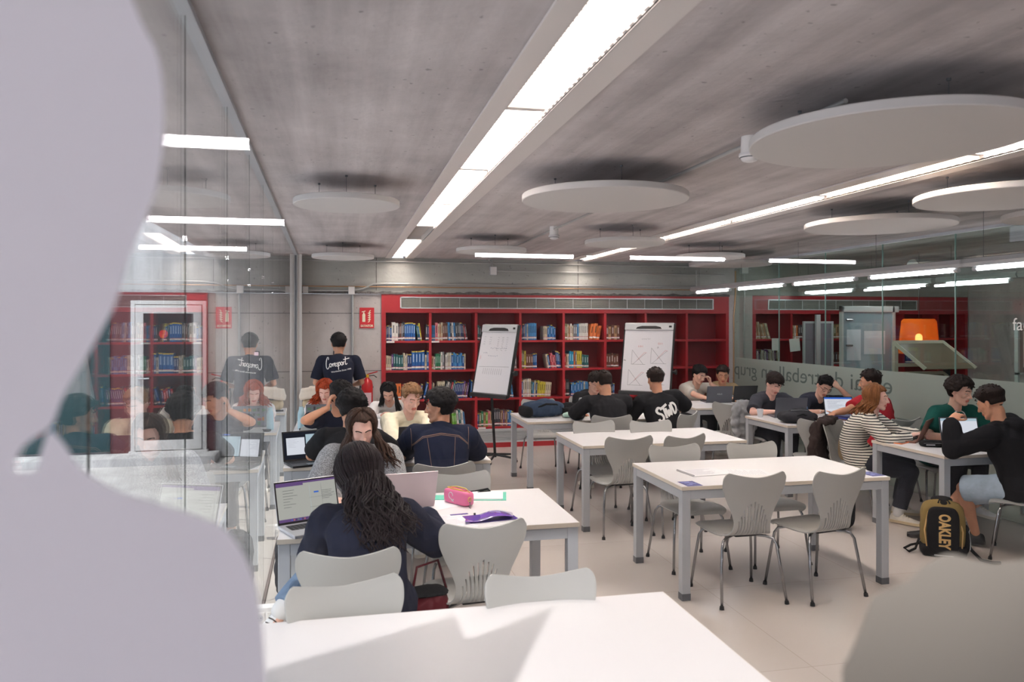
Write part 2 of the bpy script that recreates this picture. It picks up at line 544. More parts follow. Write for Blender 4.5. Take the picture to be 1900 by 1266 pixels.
# ---- patio door
t = thing('door_1', 'white framed glass door with lever handle across the patio', 'door', (-2.69, WY - 0.03, 0.12))
t['kind'] = 'structure'
fr = MB().box(0, 0.05, -0.05, 0, 0, 1.97).box(0.88, 0.93, -0.05, 0, 0, 1.97).box(0.05, 0.88, -0.05, 0, 1.92, 1.97).box(-0.02, 0.95, -0.08, 0.0, -0.05, 0.0)
fr.build('door_frame', m_white, t, bevel=0.004)
lf = MB().box(0.06, 0.16, -0.07, -0.02, 0.01, 1.91).box(0.77, 0.87, -0.07, -0.02, 0.01, 1.91).box(0.16, 0.77, -0.07, -0.02, 1.80, 1.91).box(0.16, 0.77, -0.07, -0.02, 0.01, 0.14)
lf.build('door_leaf', m_white, t, bevel=0.004)
MB().box(0.155, 0.775, -0.05, -0.035, 0.135, 1.805).build('pane', mat('dark_door_glass', (14, 18, 20), 0.06), t)
MB().cyl((0.11, -0.07, 0.95), (0.11, -0.115, 0.95), 0.012).tube([(0.11, -0.11, 0.95), (0.15, -0.115, 0.95), (0.24, -0.115, 0.955)], 0.010).box(0.09, 0.13, -0.078, -0.07, 0.78, 1.0).build('handle', m_alul, t)
MB().cyl((0.40, -0.052, 1.53), (0.40, -0.049, 1.53), 0.055, n=28).build('red_sticker', mat('red_vinyl', (200, 40, 44), 0.5), t)

# ---- right glass wall
rs = [0.62, 1.6, 2.6, 3.55, 4.53, 5.52, 6.503, 7.555, 8.603, 9.655, 10.9]
for i in range(len(rs) - 1):
    o = MB().box(GX, GX + 0.010, rs[i] + 0.003, rs[i + 1] - 0.003, 0.0, CEIL - 0.02).build('window_%d' % (20 + i), m_glassr)
    struct(o, 'green tinted glass panel of the study room')
mb = MB()
for s in rs[1:-1]:
    mb.box(GX - 0.001, GX + 0.011, s - 0.005, s + 0.005, 0.0, CEIL - 0.02)
struct(mb.build('trim_glass_joints', mat('pale_glass_edge', (120, 150, 142), 0.3)))
struct(MB().box(GX - 0.02, GX + 0.03, 0.62, 10.9, CEIL - 0.03, CEIL).build('trim_glass_head', m_alu))
o = MB().box(GX - 0.0012, GX - 0.0002, 0.7, 10.88, 0.76, 1.265).build('frosted_strip', m_band)
tag(o, 'long frosted strip on the right glass wall behind the students', 'film')
o = text_obj('glass_lettering', 'espai de treball en grup', 0.28, mat('clear_letter_green', (92, 104, 98), 0.4), lambda x, y, z: V((GX - 0.003, x, y)), align='CENTER', width=3.5)
o.location = (0, 9.14, 1.09)
tag(o, 'mirrored study room lettering on the frosted strip', 'lettering')
o = text_obj('glass_lettering', 'facultat', 0.16, mat('white_vinyl', (225, 222, 214), 0.5), lambda x, y, z: V((GX - 0.003, -x, y)), align='LEFT')
o.location = (0, 5.83, 1.78)
tag(o, 'white lettering high on the right glass wall at the frame edge', 'lettering')

# ---- front window, through which the room is seen
for i, (a, b) in enumerate([(-0.40, 2.2), (2.2, 4.9), (4.9, 7.6)]):
    o = MB().box(a, b - 0.004, 0.548, 0.556, 0, CEIL - 0.02).build('window_%d' % (40 + i), m_glassf)
    struct(o, 'front glass panel of the reading room')
FY = 0.545
def fpt(px, py, Y=FY):
    u = (px - 950) / 1430; s, c = math.sin(YAW), math.cos(YAW)
    Z = Y / (c - u * s)
    return (Z * (s + u * c), 1.8 - (py - 599) / 1430 * Z)
LB = [(235, -30), (262, 40), (288, 90), (300, 140), (304, 200), (303, 260), (298, 300), (290, 350), (272, 400), (250, 450), (232, 500), (215, 560), (190, 610), (150, 680), (118, 734), (95, 790), (60, 815), (40, 833), (30, 853), (28, 874), (67, 872), (76, 840), (91, 801), (108, 812), (122, 829), (150, 868), (221, 912), (335, 947), (385, 965), (418, 983), (446, 1018), (466, 1058), (478, 1100), (488, 1180), (492, 1290)]
def smooth_poly(pts, k=6):
    out = []
    for i in range(len(pts) - 1):
        p0, p1, p2, p3 = pts[max(i - 1, 0)], pts[i], pts[i + 1], pts[min(i + 2, len(pts) - 1)]
        for j in range(k):
            t = j / k
            out.append(tuple(0.5 * ((2 * p1[a]) + (-p0[a] + p2[a]) * t + (2 * p0[a] - 5 * p1[a] + 4 * p2[a] - p3[a]) * t * t + (-p0[a] + 3 * p1[a] - 3 * p2[a] + p3[a]) * t ** 3) for a in (0, 1)))
    out.append(pts[-1])
    return out
P = [fpt(*p) for p in smooth_poly(LB)]
P = [(P[0][0] - 0.02, 2.35)] + P + [(P[-1][0] + 0.01, 1.2), (-0.395, 1.2), (-0.395, 2.35)]
P = [(max(x, -0.395), z) for x, z in P]
o = MB().prism(P, 0, 0.0006, lambda p: (p[0], FY + p[2], p[1])).build('frosted_vinyl', m_film)
tag(o, 'large pale frosted vinyl shape on the front glass, left edge', 'film', 'frosted vinyl shapes on the front glass')
RB = [(1565, 1290), (1564, 1240), (1577, 1217), (1595, 1172), (1613, 1124.6), (1626, 1104), (1676, 1084), (1714, 1052), (1739, 1035), (1766, 1028.6), (1800, 1036.5), (1839, 1045.5), (1870, 1043), (1900, 1038.7), (1990, 1010), (2060, 1050)]
P = [fpt(*p) for p in smooth_poly(RB)]
P = P + [(P[-1][0] + 0.05, 1.2), (P[0][0] - 0.02, 1.2)]
o = MB().prism(P, 0, 0.0006, lambda p: (p[0], FY + p[2], p[1])).build('frosted_vinyl', m_film2)
tag(o, 'shade-tinted frosted vinyl shape on the front glass, lower right corner', 'film', 'frosted vinyl shapes on the front glass')

# ================================================================== ceiling troughs
def trough(x0, x1, a, b, y0, y1, segs, label, top=0.10, warm=()):
    """x0..x1 outer flange, a..b inner opening"""
    t = thing('ceiling_light_trough', label, 'ceiling light', (x0, y0, CEIL), 0, 'light troughs in the concrete ceiling')
    w = x1 - x0; L = y1 - y0; a -= x0; b -= x0
    fl = MB().box(0, a, 0, L, -0.012, -0.001).box(b, w, 0, L, -0.012, -0.001)
    fl.build('flange', m_trough, t, bevel=0.002)
    mb = MB().box(a - 0.004, a, 0, L, -0.012, top).box(b, b + 0.004, 0, L, -0.012, top)
    # fluted reflector flanks
    n = int(L / 0.06)
    for i in range(n):
        mb.box(a, a + 0.006, i * L / n, (i + 0.55) * L / n, 0.0, top)
        mb.box(b - 0.006, b, i * L / n, (i + 0.55) * L / n, 0.0, top)
    mb.build('reflector', m_trough, t)
    y = 0.0
    for i, s in enumerate(segs):
        l0, l1, on = s
        mb = MB()
        k = max(2, int((l1 - l0) / 0.045))
        mb.box(a + 0.012, b - 0.012, l0 - y0, l1 - y0, top - 0.032, top - 0.02)
        mb.build('diffuser', (m_diff3 if on == 2 else m_diff2 if i in warm else m_diff) if on else m_off, t)
        mb = MB()
        for j in range(1, k):
            yy = l0 - y0 + (l1 - l0) * j / k
            mb.box(a + 0.010, b - 0.010, yy - 0.0035, yy + 0.0035, top - 0.052, top - 0.032)
        mb.box(a + 0.004, b - 0.004, l1 - y0 - 0.02, l1 - y0 + 0.02, top - 0.085, top)
        mb.build('louvre', m_trough, t)['kind'] = 'stuff'
    return t
segs1 = [(0.7, 1.9, 0), (1.9, 3.25, 2), (3.25, 4.6, 1), (4.6, 6.0, 1), (6.0, 7.4, 1), (7.4, 8.6, 0), (8.6, 10.8, 1)]
trough(0.584, 0.981, 0.672, 0.864, 0.64, 10.9, segs1, 'long recessed white light trough running from above the front table to the back wall')
segs2 = [(0.7, 2.2, 0), (2.2, 3.6, 1), (3.6, 5.0, 1), (5.0, 6.4, 1), (6.4, 7.8, 1), (7.8, 9.3, 1), (9.3, 10.8, 1)]
trough(3.16, 3.57, 3.279, 3.451, 0.64, 10.9, segs2, 'long recessed light trough on the right side of the ceiling beside the discs', warm=(2,))

# acoustic discs hung under the concrete
DISCS = [(0.03, 5.07, 0.67, 'first white disc near the left glass wall'), (1.58, 4.52, 1.02, 'large white disc right of the first light trough'),
    (2.21, 2.79, 1.1, 'biggest white disc, closest to the front window'), (1.55, 8.06, 0.75, 'small white disc between the two smoke detectors and the trough'),
    (2.64, 6.98, 0.76, 'white disc just left of the second light trough'), (4.18, 8.26, 0.78, 'smaller of two overlapping discs near the column'),
    (4.95, 9.23, 1.05, 'larger of two overlapping discs near the column'), (4.12, 5.3, 1.1, 'wide white disc above the right glass wall tables'),
    (3.95, 3.95, 1.0, 'white disc cut by the frame edge under the right trough'), (5.1, 4.5, 0.9, 'last white disc at the frame edge beside the right glass wall'),
    (0.01, 9.17, 0.71, 'white disc in front of the standing person')]
def disc(x, y, d, label):
    t = thing('ceiling_disc', 'round ' + label if 'disc' not in label else label, 'acoustic panel', (x, y, 2.55), 0, 'round acoustic discs hung from the ceiling')
    r = d / 2
    prof = [(r * 0.02, 0), (r - 0.004, 0), (r, 0.004), (r, 0.034), (r - 0.004, 0.038), (r * 0.02, 0.038)]
    mb = MB(); mb.lathe(prof, 72)
    o = mb.build('felt_panel', m_disc, t, smooth=35)
    for k in range(3):
        an = k * 2 * PI / 3 + 0.5
        q = (r * 0.62 * math.cos(an), r * 0.62 * math.sin(an))
        MB().cyl((q[0], q[1], 0.036), (q[0], q[1], 0.16), 0.0016, n=5).cyl((q[0], q[1], 0.15), (q[0], q[1], 0.16), 0.008, n=8).build('hanging_wire', m_alud, t)
for x, y, d, l in DISCS:
    disc(x, y, d, l)

# hanging tube lamps
def tube_lamp(p0, p1, label, group, r=0.016, casing=True, bare=False):
    p0, p1 = V(p0), V(p1)
    d = (p1 - p0); L = d.length; d.normalize()
    t = thing('tube_lamp', label, 'lamp', p0, math.atan2(d.y, d.x), group)
    MB().tube([(0.04, 0, 0), (L - 0.04, 0, 0)], r, 10).build('tube', m_tube if casing else m_tubeh, t, smooth='all')
    for q in (0, L - 0.045):
        MB().cyl((q, 0, 0), (q + 0.045, 0, 0), r * 1.15, n=10).build('end_cap', m_alul, t)
    if casing:
        mb = MB()
        pr = [(-0.04, 0.02), (-0.055, 0.05), (-0.04, 0.085), (0.04, 0.085), (0.055, 0.05), (0.04, 0.02)]
        mb.rings([[V((x, a, z)) for a, z in pr] for x in (-0.09, L + 0.09)])
        mb.build('casing', m_alul, t)
        MB().cyl((0.1, 0, 0.08), (0.1, 0, CEIL - p0.z), 0.0018, n=5).build('wire', m_alud, t)
    return t
zt = 2.235
for i, (a, b) in enumerate([(10.32, 9.30), (9.12, 8.02), (7.86, 6.75), (6.57, 5.45), (5.3, 4.2)]):
    tube_lamp((5.0, a, zt), (5.0, b, zt), ['tube lamp closest to the back wall beside the column', 'second hanging tube lamp from the back wall', 'third hanging tube lamp from the back wall', 'fourth hanging tube lamp from the back wall', 'fifth hanging tube lamp, at the frame edge'][i], 'row of hanging tube lamps over the right tables')
for i, (a, b) in enumerate([(10.7, 9.5), (9.25, 8.1), (7.85, 6.9), (6.7, 5.6)]):
    tube_lamp((7.0, a, 2.26), (7.0, b, 2.26), ['far tube lamp behind the glass in the next room', 'second tube lamp behind the glass in the next room', 'third tube lamp behind the glass in the next room', 'near tube lamp behind the glass in the next room'][i], 'tube lamps in the next room')
for i, (a, b, y) in enumerate([(-1.9, -0.31, -2.07), (-1.33, -0.35, -4.5), (-1.88, -0.84, -6.6), (1.29, 2.44, -6.75), (2.50, 2.66, -6.78), (2.97, 4.17, -6.72), (4.64, 5.83, -6.75)]):
    tube_lamp((a, y, 2.5), (b, y, 2.5), ['long tube lamp mirrored highest on the left, over the glass wall', 'tube lamp mirrored second from the top on the left', 'tube lamp mirrored lowest on the left glass side', 'tube lamp mirrored above the first bays of the red bookcase', 'very short tube lamp mirrored beside the longer one', 'tube lamp mirrored in front of the two overlapping discs', 'tube lamp mirrored above the right glass wall'][i], 'hall tube lamps', casing=False, r=0.022)

# conduits, boxes, detectors
def pipe(name, pts, r, m, label, n=8):
    o = MB().tube(pts, r, n).build(name, m, smooth=60)
    return tag(o, label, 'pipe')
yb = WY - 0.05
pipe('conduit', [(-0.55, yb, 2.245), (0.12, yb, 2.245), (0.28, yb, 2.27), (0.42, yb, 2.335), (0.6, yb, 2.345), (5.27, yb, 2.345)], 0.013, m_galv, 'grey conduit rising over the extinguisher sign and along the beam')
pipe('copper_pipe', [(-0.58, yb, 2.30), (5.2, yb, 2.30)], 0.008, m_copper, 'thin copper pipe running under the beam conduit')
pipe('conduit', [(-0.55, yb, 2.655), (5.85, yb, 2.655), (6.2, yb, 2.63)], 0.011, m_galv, 'grey conduit just under the ceiling on the back beam')
pipe('conduit', [(2.15, yb, 2.545), (5.75, yb, 2.53)], 0.010, m_galv, 'grey conduit from the junction box across the back beam')
pipe('conduit', [(1.95, 2.7, 2.68), (1.95, 10.0, 2.68), (2.0, 10.6, 2.68), (2.1, 10.85, 2.66), (2.12, 10.88, 2.57)], 0.011, m_galv, 'grey conduit along the ceiling linking the smoke detectors')
pipe('conduit', [(0.14, yb + 0.02, 2.22), (0.14, yb + 0.02, 1.0), (0.14, yb + 0.02, 0.3)], 0.017, m_galv, 'vertical grey conduit on the wall left of the extinguisher sign')
pipe('conduit', [(5.93, WY - 0.06, 2.6), (5.93, WY - 0.06, 2.25), (5.9, WY - 0.06, 1.9), (5.9, WY - 0.06, 0.6)], 0.012, m_copper, 'cream conduit down the left side of the column')
pipe('conduit', [(6.08, WY - 0.06, 2.6), (6.08, WY - 0.06, 0.3)], 0.013, m_galv, 'white conduit down the middle of the column')
pipe('conduit', [(5.28, yb, 2.34), (5.28, yb, 2.6)], 0.010, m_galv, 'short vertical conduit on the beam above the tube lamps')
for x, z, s, lab in [(0.125, 2.245, 0.055, 'white junction box above the vertical wall conduit'), (2.12, 2.545, 0.06, 'grey junction box in the middle of the beam'), (6.08, 2.63, 0.07, 'grey junction box at the top of the column'), (-0.49, 2.25, 0.045, 'cream junction box beside the aluminium post')]:
    t = thing('junction_box', lab, 'junction box', (x, yb - 0.005, z))
    MB().box(-s * 0.8, s * 0.8, -0.03, 0.04, -s, s).build('box', m_alul, t, bevel=0.004)
    MB().box(-s * 0.72, s * 0.72, -0.036, -0.03, -s * 0.9, s * 0.9).build('lid', m_paint, t, bevel=0.002)
for x, y, lab in [(1.945, 3.43, 'white smoke detector beside the biggest disc'), (1.955, 7.03, 'white smoke detector farther along the ceiling conduit')]:
    t = thing('smoke_detector', lab, 'smoke detector', (x, y, 2.6))
    MB().lathe([(0.001, 0.11), (0.04, 0.11), (0.043, 0.03), (0.04, 0.026), (0.001, 0.026)], 24).build('base', m_paint, t, smooth=40)
    MB().lathe([(0.001, 0.028), (0.05, 0.028), (0.052, 0.015), (0.035, -0.008), (0.02, -0.014), (0.001, -0.014)], 24).build('sensor_head', m_white, t, smooth=40)
    MB().lathe([(0.036, 0.004), (0.047, 0.004), (0.0475, 0.009), (0.036, 0.009)], 24, cap=False).build('vent_ring', m_alud, t)

# twin socket boxes at the foot of the glass
for x, y, lab in [(-0.575, 6.66, 'white double floor socket box beside the glass, farther from the camera'), (-0.44, 4.76, 'white double floor socket box beside the nearest table leg')]:
    t = thing('socket_box', lab, 'socket', (x, y, 0))
    MB().box(-0.075, 0.075, 0, 0.07, 0.0, 0.115).build('housing', m_white, t, bevel=0.003)
    for k in (-1, 1):
        f = MB().box(k * 0.036 - 0.029, k * 0.036 + 0.029, -0.004, 0.0, 0.025, 0.088).build('face_plate', m_paint, t, bevel=0.001)
        MB().cyl((k * 0.036, -0.005, 0.057), (k * 0.036, -0.0035, 0.057), 0.02, n=20).build('socket_well', m_alul, f)
        MB().cyl((k * 0.036 - 0.008, -0.0065, 0.057), (k * 0.036 - 0.008, -0.0045, 0.057), 0.0035, n=8).cyl((k * 0.036 + 0.008, -0.0065, 0.057), (k * 0.036 + 0.008, -0.0045, 0.057), 0.0035, n=8).build('pin_holes', m_black, f)

# extinguisher sign
t = thing('extinguisher_sign', 'red fire extinguisher sign on the concrete wall', 'sign', (0.335, WY - 0.012, 1.867))
MB().box(-0.1, 0.1, 0, 0.008, -0.143, 0.143).build('plate', mat('sign_red', (196, 34, 42), 0.45), t)
m_sw = mat('sign_cream', (240, 234, 205), 0.5)
fs = lambda x, y, z: V((x, -0.0015 - z, y))
text_obj('lettering', 'EXTINTOR', 0.042, m_sw, lambda x, y, z: V((x, -0.002, y - 0.112)), t, bold=0.0012, width=0.17)
mb = MB()
mb.prism([(-0.062, -0.055), (-0.022, -0.055), (-0.022, 0.045), (-0.03, 0.062), (-0.054, 0.062), (-0.062, 0.045)], 0, 0.002, lambda p: (p[0], -0.001 - p[2], p[1]))
mb.box(-0.05, -0.034, -0.003, 0, 0.062, 0.08)
mb.prism([(-0.07, 0.078), (-0.02, 0.09), (-0.02, 0.1), (-0.07, 0.088)], 0, 0.002, lambda p: (p[0], -0.001 - p[2], p[1]))
mb.build('extinguisher_symbol', m_sw, t)
mb = MB()
for k in range(5):
    z0 = -0.06 + k * 0.03
    pp = [(0.015 + 0.04 * s + 0.008 * math.sin(s * 6), z0 + 0.045 * s) for s in [j / 8 for j in range(9)]]
    mb.ribbon(pp, 0.011, lambda u, v, h: (u, -0.001 - h, v))
mb.build('flame_symbol', m_sw, t)
# extinguisher
t = thing('fire_extinguisher', 'red fire extinguisher hanging on the wall beside the bookcase', 'fire extinguisher', (0.335, WY - 0.13, 0.5))
MB().lathe([(0.001, 0), (0.07, 0), (0.078, 0.02), (0.078, 0.44), (0.066, 0.5), (0.03, 0.53), (0.024, 0.545), (0.001, 0.545)], 24).build('cylinder', mat('extinguisher_red', (190, 26, 30), 0.3), t, smooth=40)
MB().box(-0.055, 0.055, -0.08, -0.055, 0.14, 0.34).build('instruction_label', mat('pink_label', (220, 190, 196), 0.5), t)
MB().cyl((0, 0, 0.54), (0, 0, 0.585), 0.024, n=14).build('valve', mat('valve_yellow', (220, 180, 40), 0.4), t)
MB().box(-0.02, 0.02, 0.06, 0.13, 0.36, 0.46).box(-0.085, 0.085, -0.01, 0.085, 0.40, 0.42).build('wall_bracket', m_alud, t)
MB().tube([(0.0, 0, 0.585), (0.05, -0.02, 0.60), (0.14, -0.03, 0.625)], 0.008, 6).build('lever', mat('extinguisher_red', (190, 26, 30), 0.3), t)
MB().tube([(0.02, 0, 0.565), (0.09, -0.03, 0.575), (0.13, -0.04, 0.545)], 0.007, 6).build('handle', m_black, t)
MB().tube([(-0.02, -0.01, 0.56), (-0.09, -0.02, 0.52), (-0.1, -0.02, 0.35), (-0.09, -0.03, 0.2)], 0.009, 8).build('hose', m_black, t)
# small wall panel by the post
t = thing('wall_display', 'small black framed wall display behind the standing person', 'display', (-0.055, WY - 0.02, 1.375))
MB().box(-0.065, 0.065, 0, 0.016, -0.04, 0.04).build('frame', m_black, t, bevel=0.003)
MB().box(-0.052, 0.052, -0.002, 0, -0.028, 0.028).build('screen', emat('display_glow', (220, 190, 200), 0.7), t)
MB().box(-0.012, 0.012, 0.0, 0.014, -1.0, -0.04).build('cable_duct', m_alul, t)
# ================================================================== red bookcases
def bookcase(x0, x1, divs, label, vent, zrows=(1.545, 1.13, 0.715, 0.30)):
    t = thing('bookcase', label, 'bookcase', (0, 0, 0), 0, 'built-in red bookcases on the back wall')
    yf = WY - 0.03; yb_ = 11.265
    mb = MB()
    mb.box(x0, x0 + 0.06, yf, yb_, 0.02, 2.222).box(x1 - 0.05, x1, yf, yb_, 0.02, 2.222)
    mb.box(x0 + 0.06, x1 - 0.05, yf, yb_, 2.19, 2.222)
    mb.build('side_panels', m_red, t)
    mb = MB()
    mb.box(x0 + 0.06, vent[0], yf, yf + 0.02, 1.955, 2.19).box(vent[1], x1 - 0.05, yf, yf + 0.02, 1.955, 2.19)
    mb.box(vent[0], vent[1], yf, yf + 0.02, 2.165, 2.19).box(vent[0], vent[1], yf, yf + 0.02, 1.955, 2.0)
    mb.build('fascia', m_red, t)
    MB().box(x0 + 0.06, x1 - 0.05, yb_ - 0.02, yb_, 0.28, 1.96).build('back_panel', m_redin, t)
    for d in divs:
        MB().box(d - 0.018, d + 0.018, yf + 0.002, yb_ - 0.02, 0.30, 1.955).build('divider', m_red, t)
    for z in zrows:
        MB().box(x0 + 0.06, x1 - 0.05, yf + 0.004, yb_ - 0.02, z - 0.03, z).build('shelf', m_red, t)
    MB().box(x0 + 0.06, x1 - 0.05, yf + 0.002, yb_ - 0.02, 1.94, 1.958).build('top_shelf_board', m_red, t)
    # air grille on top
    g = MB()
    a, b = vent; z0, z1 = 2.0, 2.165
    g.box(a, b, yf - 0.012, yf + 0.004, z1 - 0.014, z1).box(a, b, yf - 0.012, yf + 0.004, z0, z0 + 0.014).box(a, a + 0.016, yf - 0.012, yf + 0.004, z0, z1).box(b - 0.016, b, yf - 0.012, yf + 0.004, z0, z1)
    n = int((b - a) / 0.27)
    for i in range(1, n):
        xx = a + (b - a) * i / n
        g.box(xx - 0.003, xx + 0.003, yf - 0.008, yf + 0.004, z0, z1)
    gr = g.build('air_grille', m_alul, t)
    s = MB()
    for k in range(9):
        zz = z0 + 0.02 + k * 0.0155
        s.add([(a, yf - 0.004, zz), (b, yf - 0.004, zz), (b, yf + 0.012, zz + 0.010), (a, yf + 0.012, zz + 0.010), (a, yf - 0.004, zz + 0.003), (b, yf - 0.004, zz + 0.003), (b, yf + 0.012, zz + 0.013), (a, yf + 0.012, zz + 0.013)], [(0, 1, 2, 3), (4, 7, 6, 5), (0, 4, 5, 1), (2, 6, 7, 3), (0, 3, 7, 4), (1, 5, 6, 2)])
    s.build('grille_blades', mat('grille_grey', (158, 156, 150), 0.5), gr)
    MB().box(a, b, yf + 0.02, yf + 0.06, z0, z1).build('grille_back', mat('grille_dark', (60, 60, 60), 0.9), gr)
    # low grille
    g = MB().box(x0 + 0.06, x1 - 0.05, yf, yf + 0.02, 0.235, 0.27).box(x0 + 0.06, x1 - 0.05, yf, yf + 0.02, 0.07, 0.10)
    for k in range(6):
        zz = 0.112 + k * 0.021
        g.box(x0 + 0.06, x1 - 0.05, yf + 0.003, yf + 0.016, zz, zz + 0.011)
    g.box(x0 + 0.06, x1 - 0.05, yf + 0.02, yf + 0.05, 0.08, 0.26)
    g.build('base_grille', m_alul, t)
    MB().box(x0 + 0.06, x1 - 0.05, yf - 0.002, yf + 0.03, 0.0, 0.07).build('plinth', m_red, t)
    return t
DIV1 = [1.218, 1.877, 2.53, 3.183, 3.827, 4.469, 5.136]
DIV2 = [6.915, 7.59, 8.27, 8.95, 9.6]
bookcase(0.535, 5.835, DIV1, 'long red built-in bookcase behind the two whiteboards', (0.793, 5.575))
bookcase(6.235, 10.18, DIV2, 'red built-in bookcase seen through the right glass wall', (6.50, 9.2))

# ------------------------------------------------------------------ books
BOOKC = {'blue': (28, 92, 160), 'dark blue': (26, 54, 110), 'light blue': (70, 140, 196), 'teal': (38, 96, 98), 'green': (34, 120, 78), 'lime green': (110, 176, 60),
    'white': (226, 222, 214), 'cream': (214, 202, 176), 'grey': (120, 120, 124), 'dark grey': (62, 62, 68), 'black': (28, 28, 30), 'red': (176, 46, 56), 'brown': (112, 70, 54),
    'orange': (222, 120, 60), 'yellow': (214, 196, 70), 'purple': (96, 60, 120), 'pink': (214, 120, 130), 'olive': (124, 122, 84), 'cyan': (20, 140, 180), 'tan': (190, 150, 112)}
m_page = mat('book_pages', (226, 218, 200), 0.8)
m_lab = mat('spine_label_white', (232, 230, 226), 0.5)
m_labr = mat('spine_label_red', (176, 40, 44), 0.5)
m_yel = mat('spine_band_yellow', (214, 186, 70), 0.45)
BOOKM = {}
def book_mesh(col):
    """unit book: x thickness, y depth (spine at y=0), z height"""
    if col in BOOKM: return BOOKM[col]
    base = mat('book_' + col.replace(' ', '_'), BOOKC[col], 0.38, spec=0.5)
    dark = mat('book_title_' + col.replace(' ', '_'), tuple(int(255 - (255 - c) * 0.35) if sum(BOOKC[col]) < 380 else int(c * 0.45) for c in BOOKC[col]), 0.5)
    mb = MB()
    def spine(z0, z1, mi, out=0.0):
        mb.m = mi
        pr = [(-0.5, 0.03), (-0.42, 0.004 - out), (-0.2, -0.012 - out), (0.2, -0.012 - out), (0.42, 0.004 - out), (0.5, 0.03)]
        mb.rings([[V((x, y, z)) for x, y in pr] + [V((0.5, 0.08, z)), V((-0.5, 0.08, z))] for z in (z0, z1)])
    top = 4 if col in ('blue', 'dark blue') else 0
    spine(0, 0.09, 0); spine(0.09, 0.20, 1, 0.003); spine(0.185, 0.205, 2, 0.005); spine(0.20, 0.94, 0); spine(0.94, 1.0, top)
    mb.m = 0
    mb.box(-0.5, -0.44, 0.06, 1, 0, 1).box(0.44, 0.5, 0.06, 1, 0, 1)
    mb.m = 3
    mb.box(-0.44, 0.44, 0.07, 0.98, 0.01, 0.985)
    mb.m = 5
    mb.box(-0.16, 0.16, -0.0165, -0.008, 0.42, 0.84)
    me = mb.mesh('book', [base, m_lab, m_labr, m_page, m_yel, dark])
    BOOKM[col] = me
    return me
ORD = ['first', 'second', 'third', 'fourth', 'fifth', 'sixth', 'seventh', 'eighth', 'ninth', 'tenth', 'eleventh', 'twelfth', 'thirteenth', 'fourteenth', 'fifteenth', 'sixteenth', 'seventeenth', 'eighteenth', 'nineteenth', 'twentieth', 'twenty-first', 'twenty-second', 'twenty-third', 'twenty-fourth']
ROWN = ['top', 'second', 'third', 'bottom']
ZR = (1.545, 1.13, 0.715, 0.30)
NB = [0]
def shelf_row(x0, bay, row, runs, case):
    """runs: (gap, count, colour or colours, height, thickness, lean degrees)"""
    x = x0; k = 0; z = ZR[row]; prev = 0.0
    for gap, n, cols, h, w, lean in runs:
        x += gap
        x += h * max(0.0, math.sin(math.radians(lean)) - math.sin(math.radians(prev)))
        prev = lean
        cols = cols if isinstance(cols, (list, tuple)) else [cols]
        for i in range(n):
            c = cols[i % len(cols)]
            hh = h + rnd.uniform(-0.006, 0.006) if len(cols) == 1 else h + rnd.uniform(-0.022, 0.02)
            ww = w * rnd.uniform(0.85, 1.12); dd = rnd.uniform(0.17, 0.2)
            a = math.radians(lean)
            pitch = ww / max(math.cos(a), 0.5) + 0.0012
            # lean > 0: top tips to the left; stands on the lower corner
            if x + pitch + h * max(0, math.sin(-a)) > x0 + 0.628:
                continue
            xx = x + (ww / 2) * math.cos(a) if a <= 0 else x + (ww / 2) * math.cos(a)
            zz = z + abs(math.sin(a)) * ww / 2 + 0.0005
            o = bpy.data.objects.new('book', book_mesh(c)); COL.objects.link(o)
            o.location = (xx, WY + 0.012 + rnd.uniform(0, 0.012), zz)
            o.rotation_euler = (0, -a, 0)
            o.scale = (ww, dd, hh)
            k += 1; NB[0] += 1
            word = 'leaning' if abs(lean) > 4 else ('tall' if hh > 0.262 else ('short' if hh < 0.215 else 'upright'))
            tag(o, '%s %s book, %s on the %s shelf, %s' % (word, c, ORD[min(k - 1, 23)], ROWN[row], bay), 'book', 'books on the %s shelf, %s' % (ROWN[row], bay))
            x += pitch
    return x
def bay(i):
    return 0.60 if i == 0 else DIV1[i - 1] + 0.022
B = ['first bay from concrete wall', 'second bay from concrete wall', 'third bay from concrete wall', 'fourth bay from concrete wall', 'fifth bay from concrete wall', 'sixth bay from concrete wall', 'seventh bay from concrete wall']
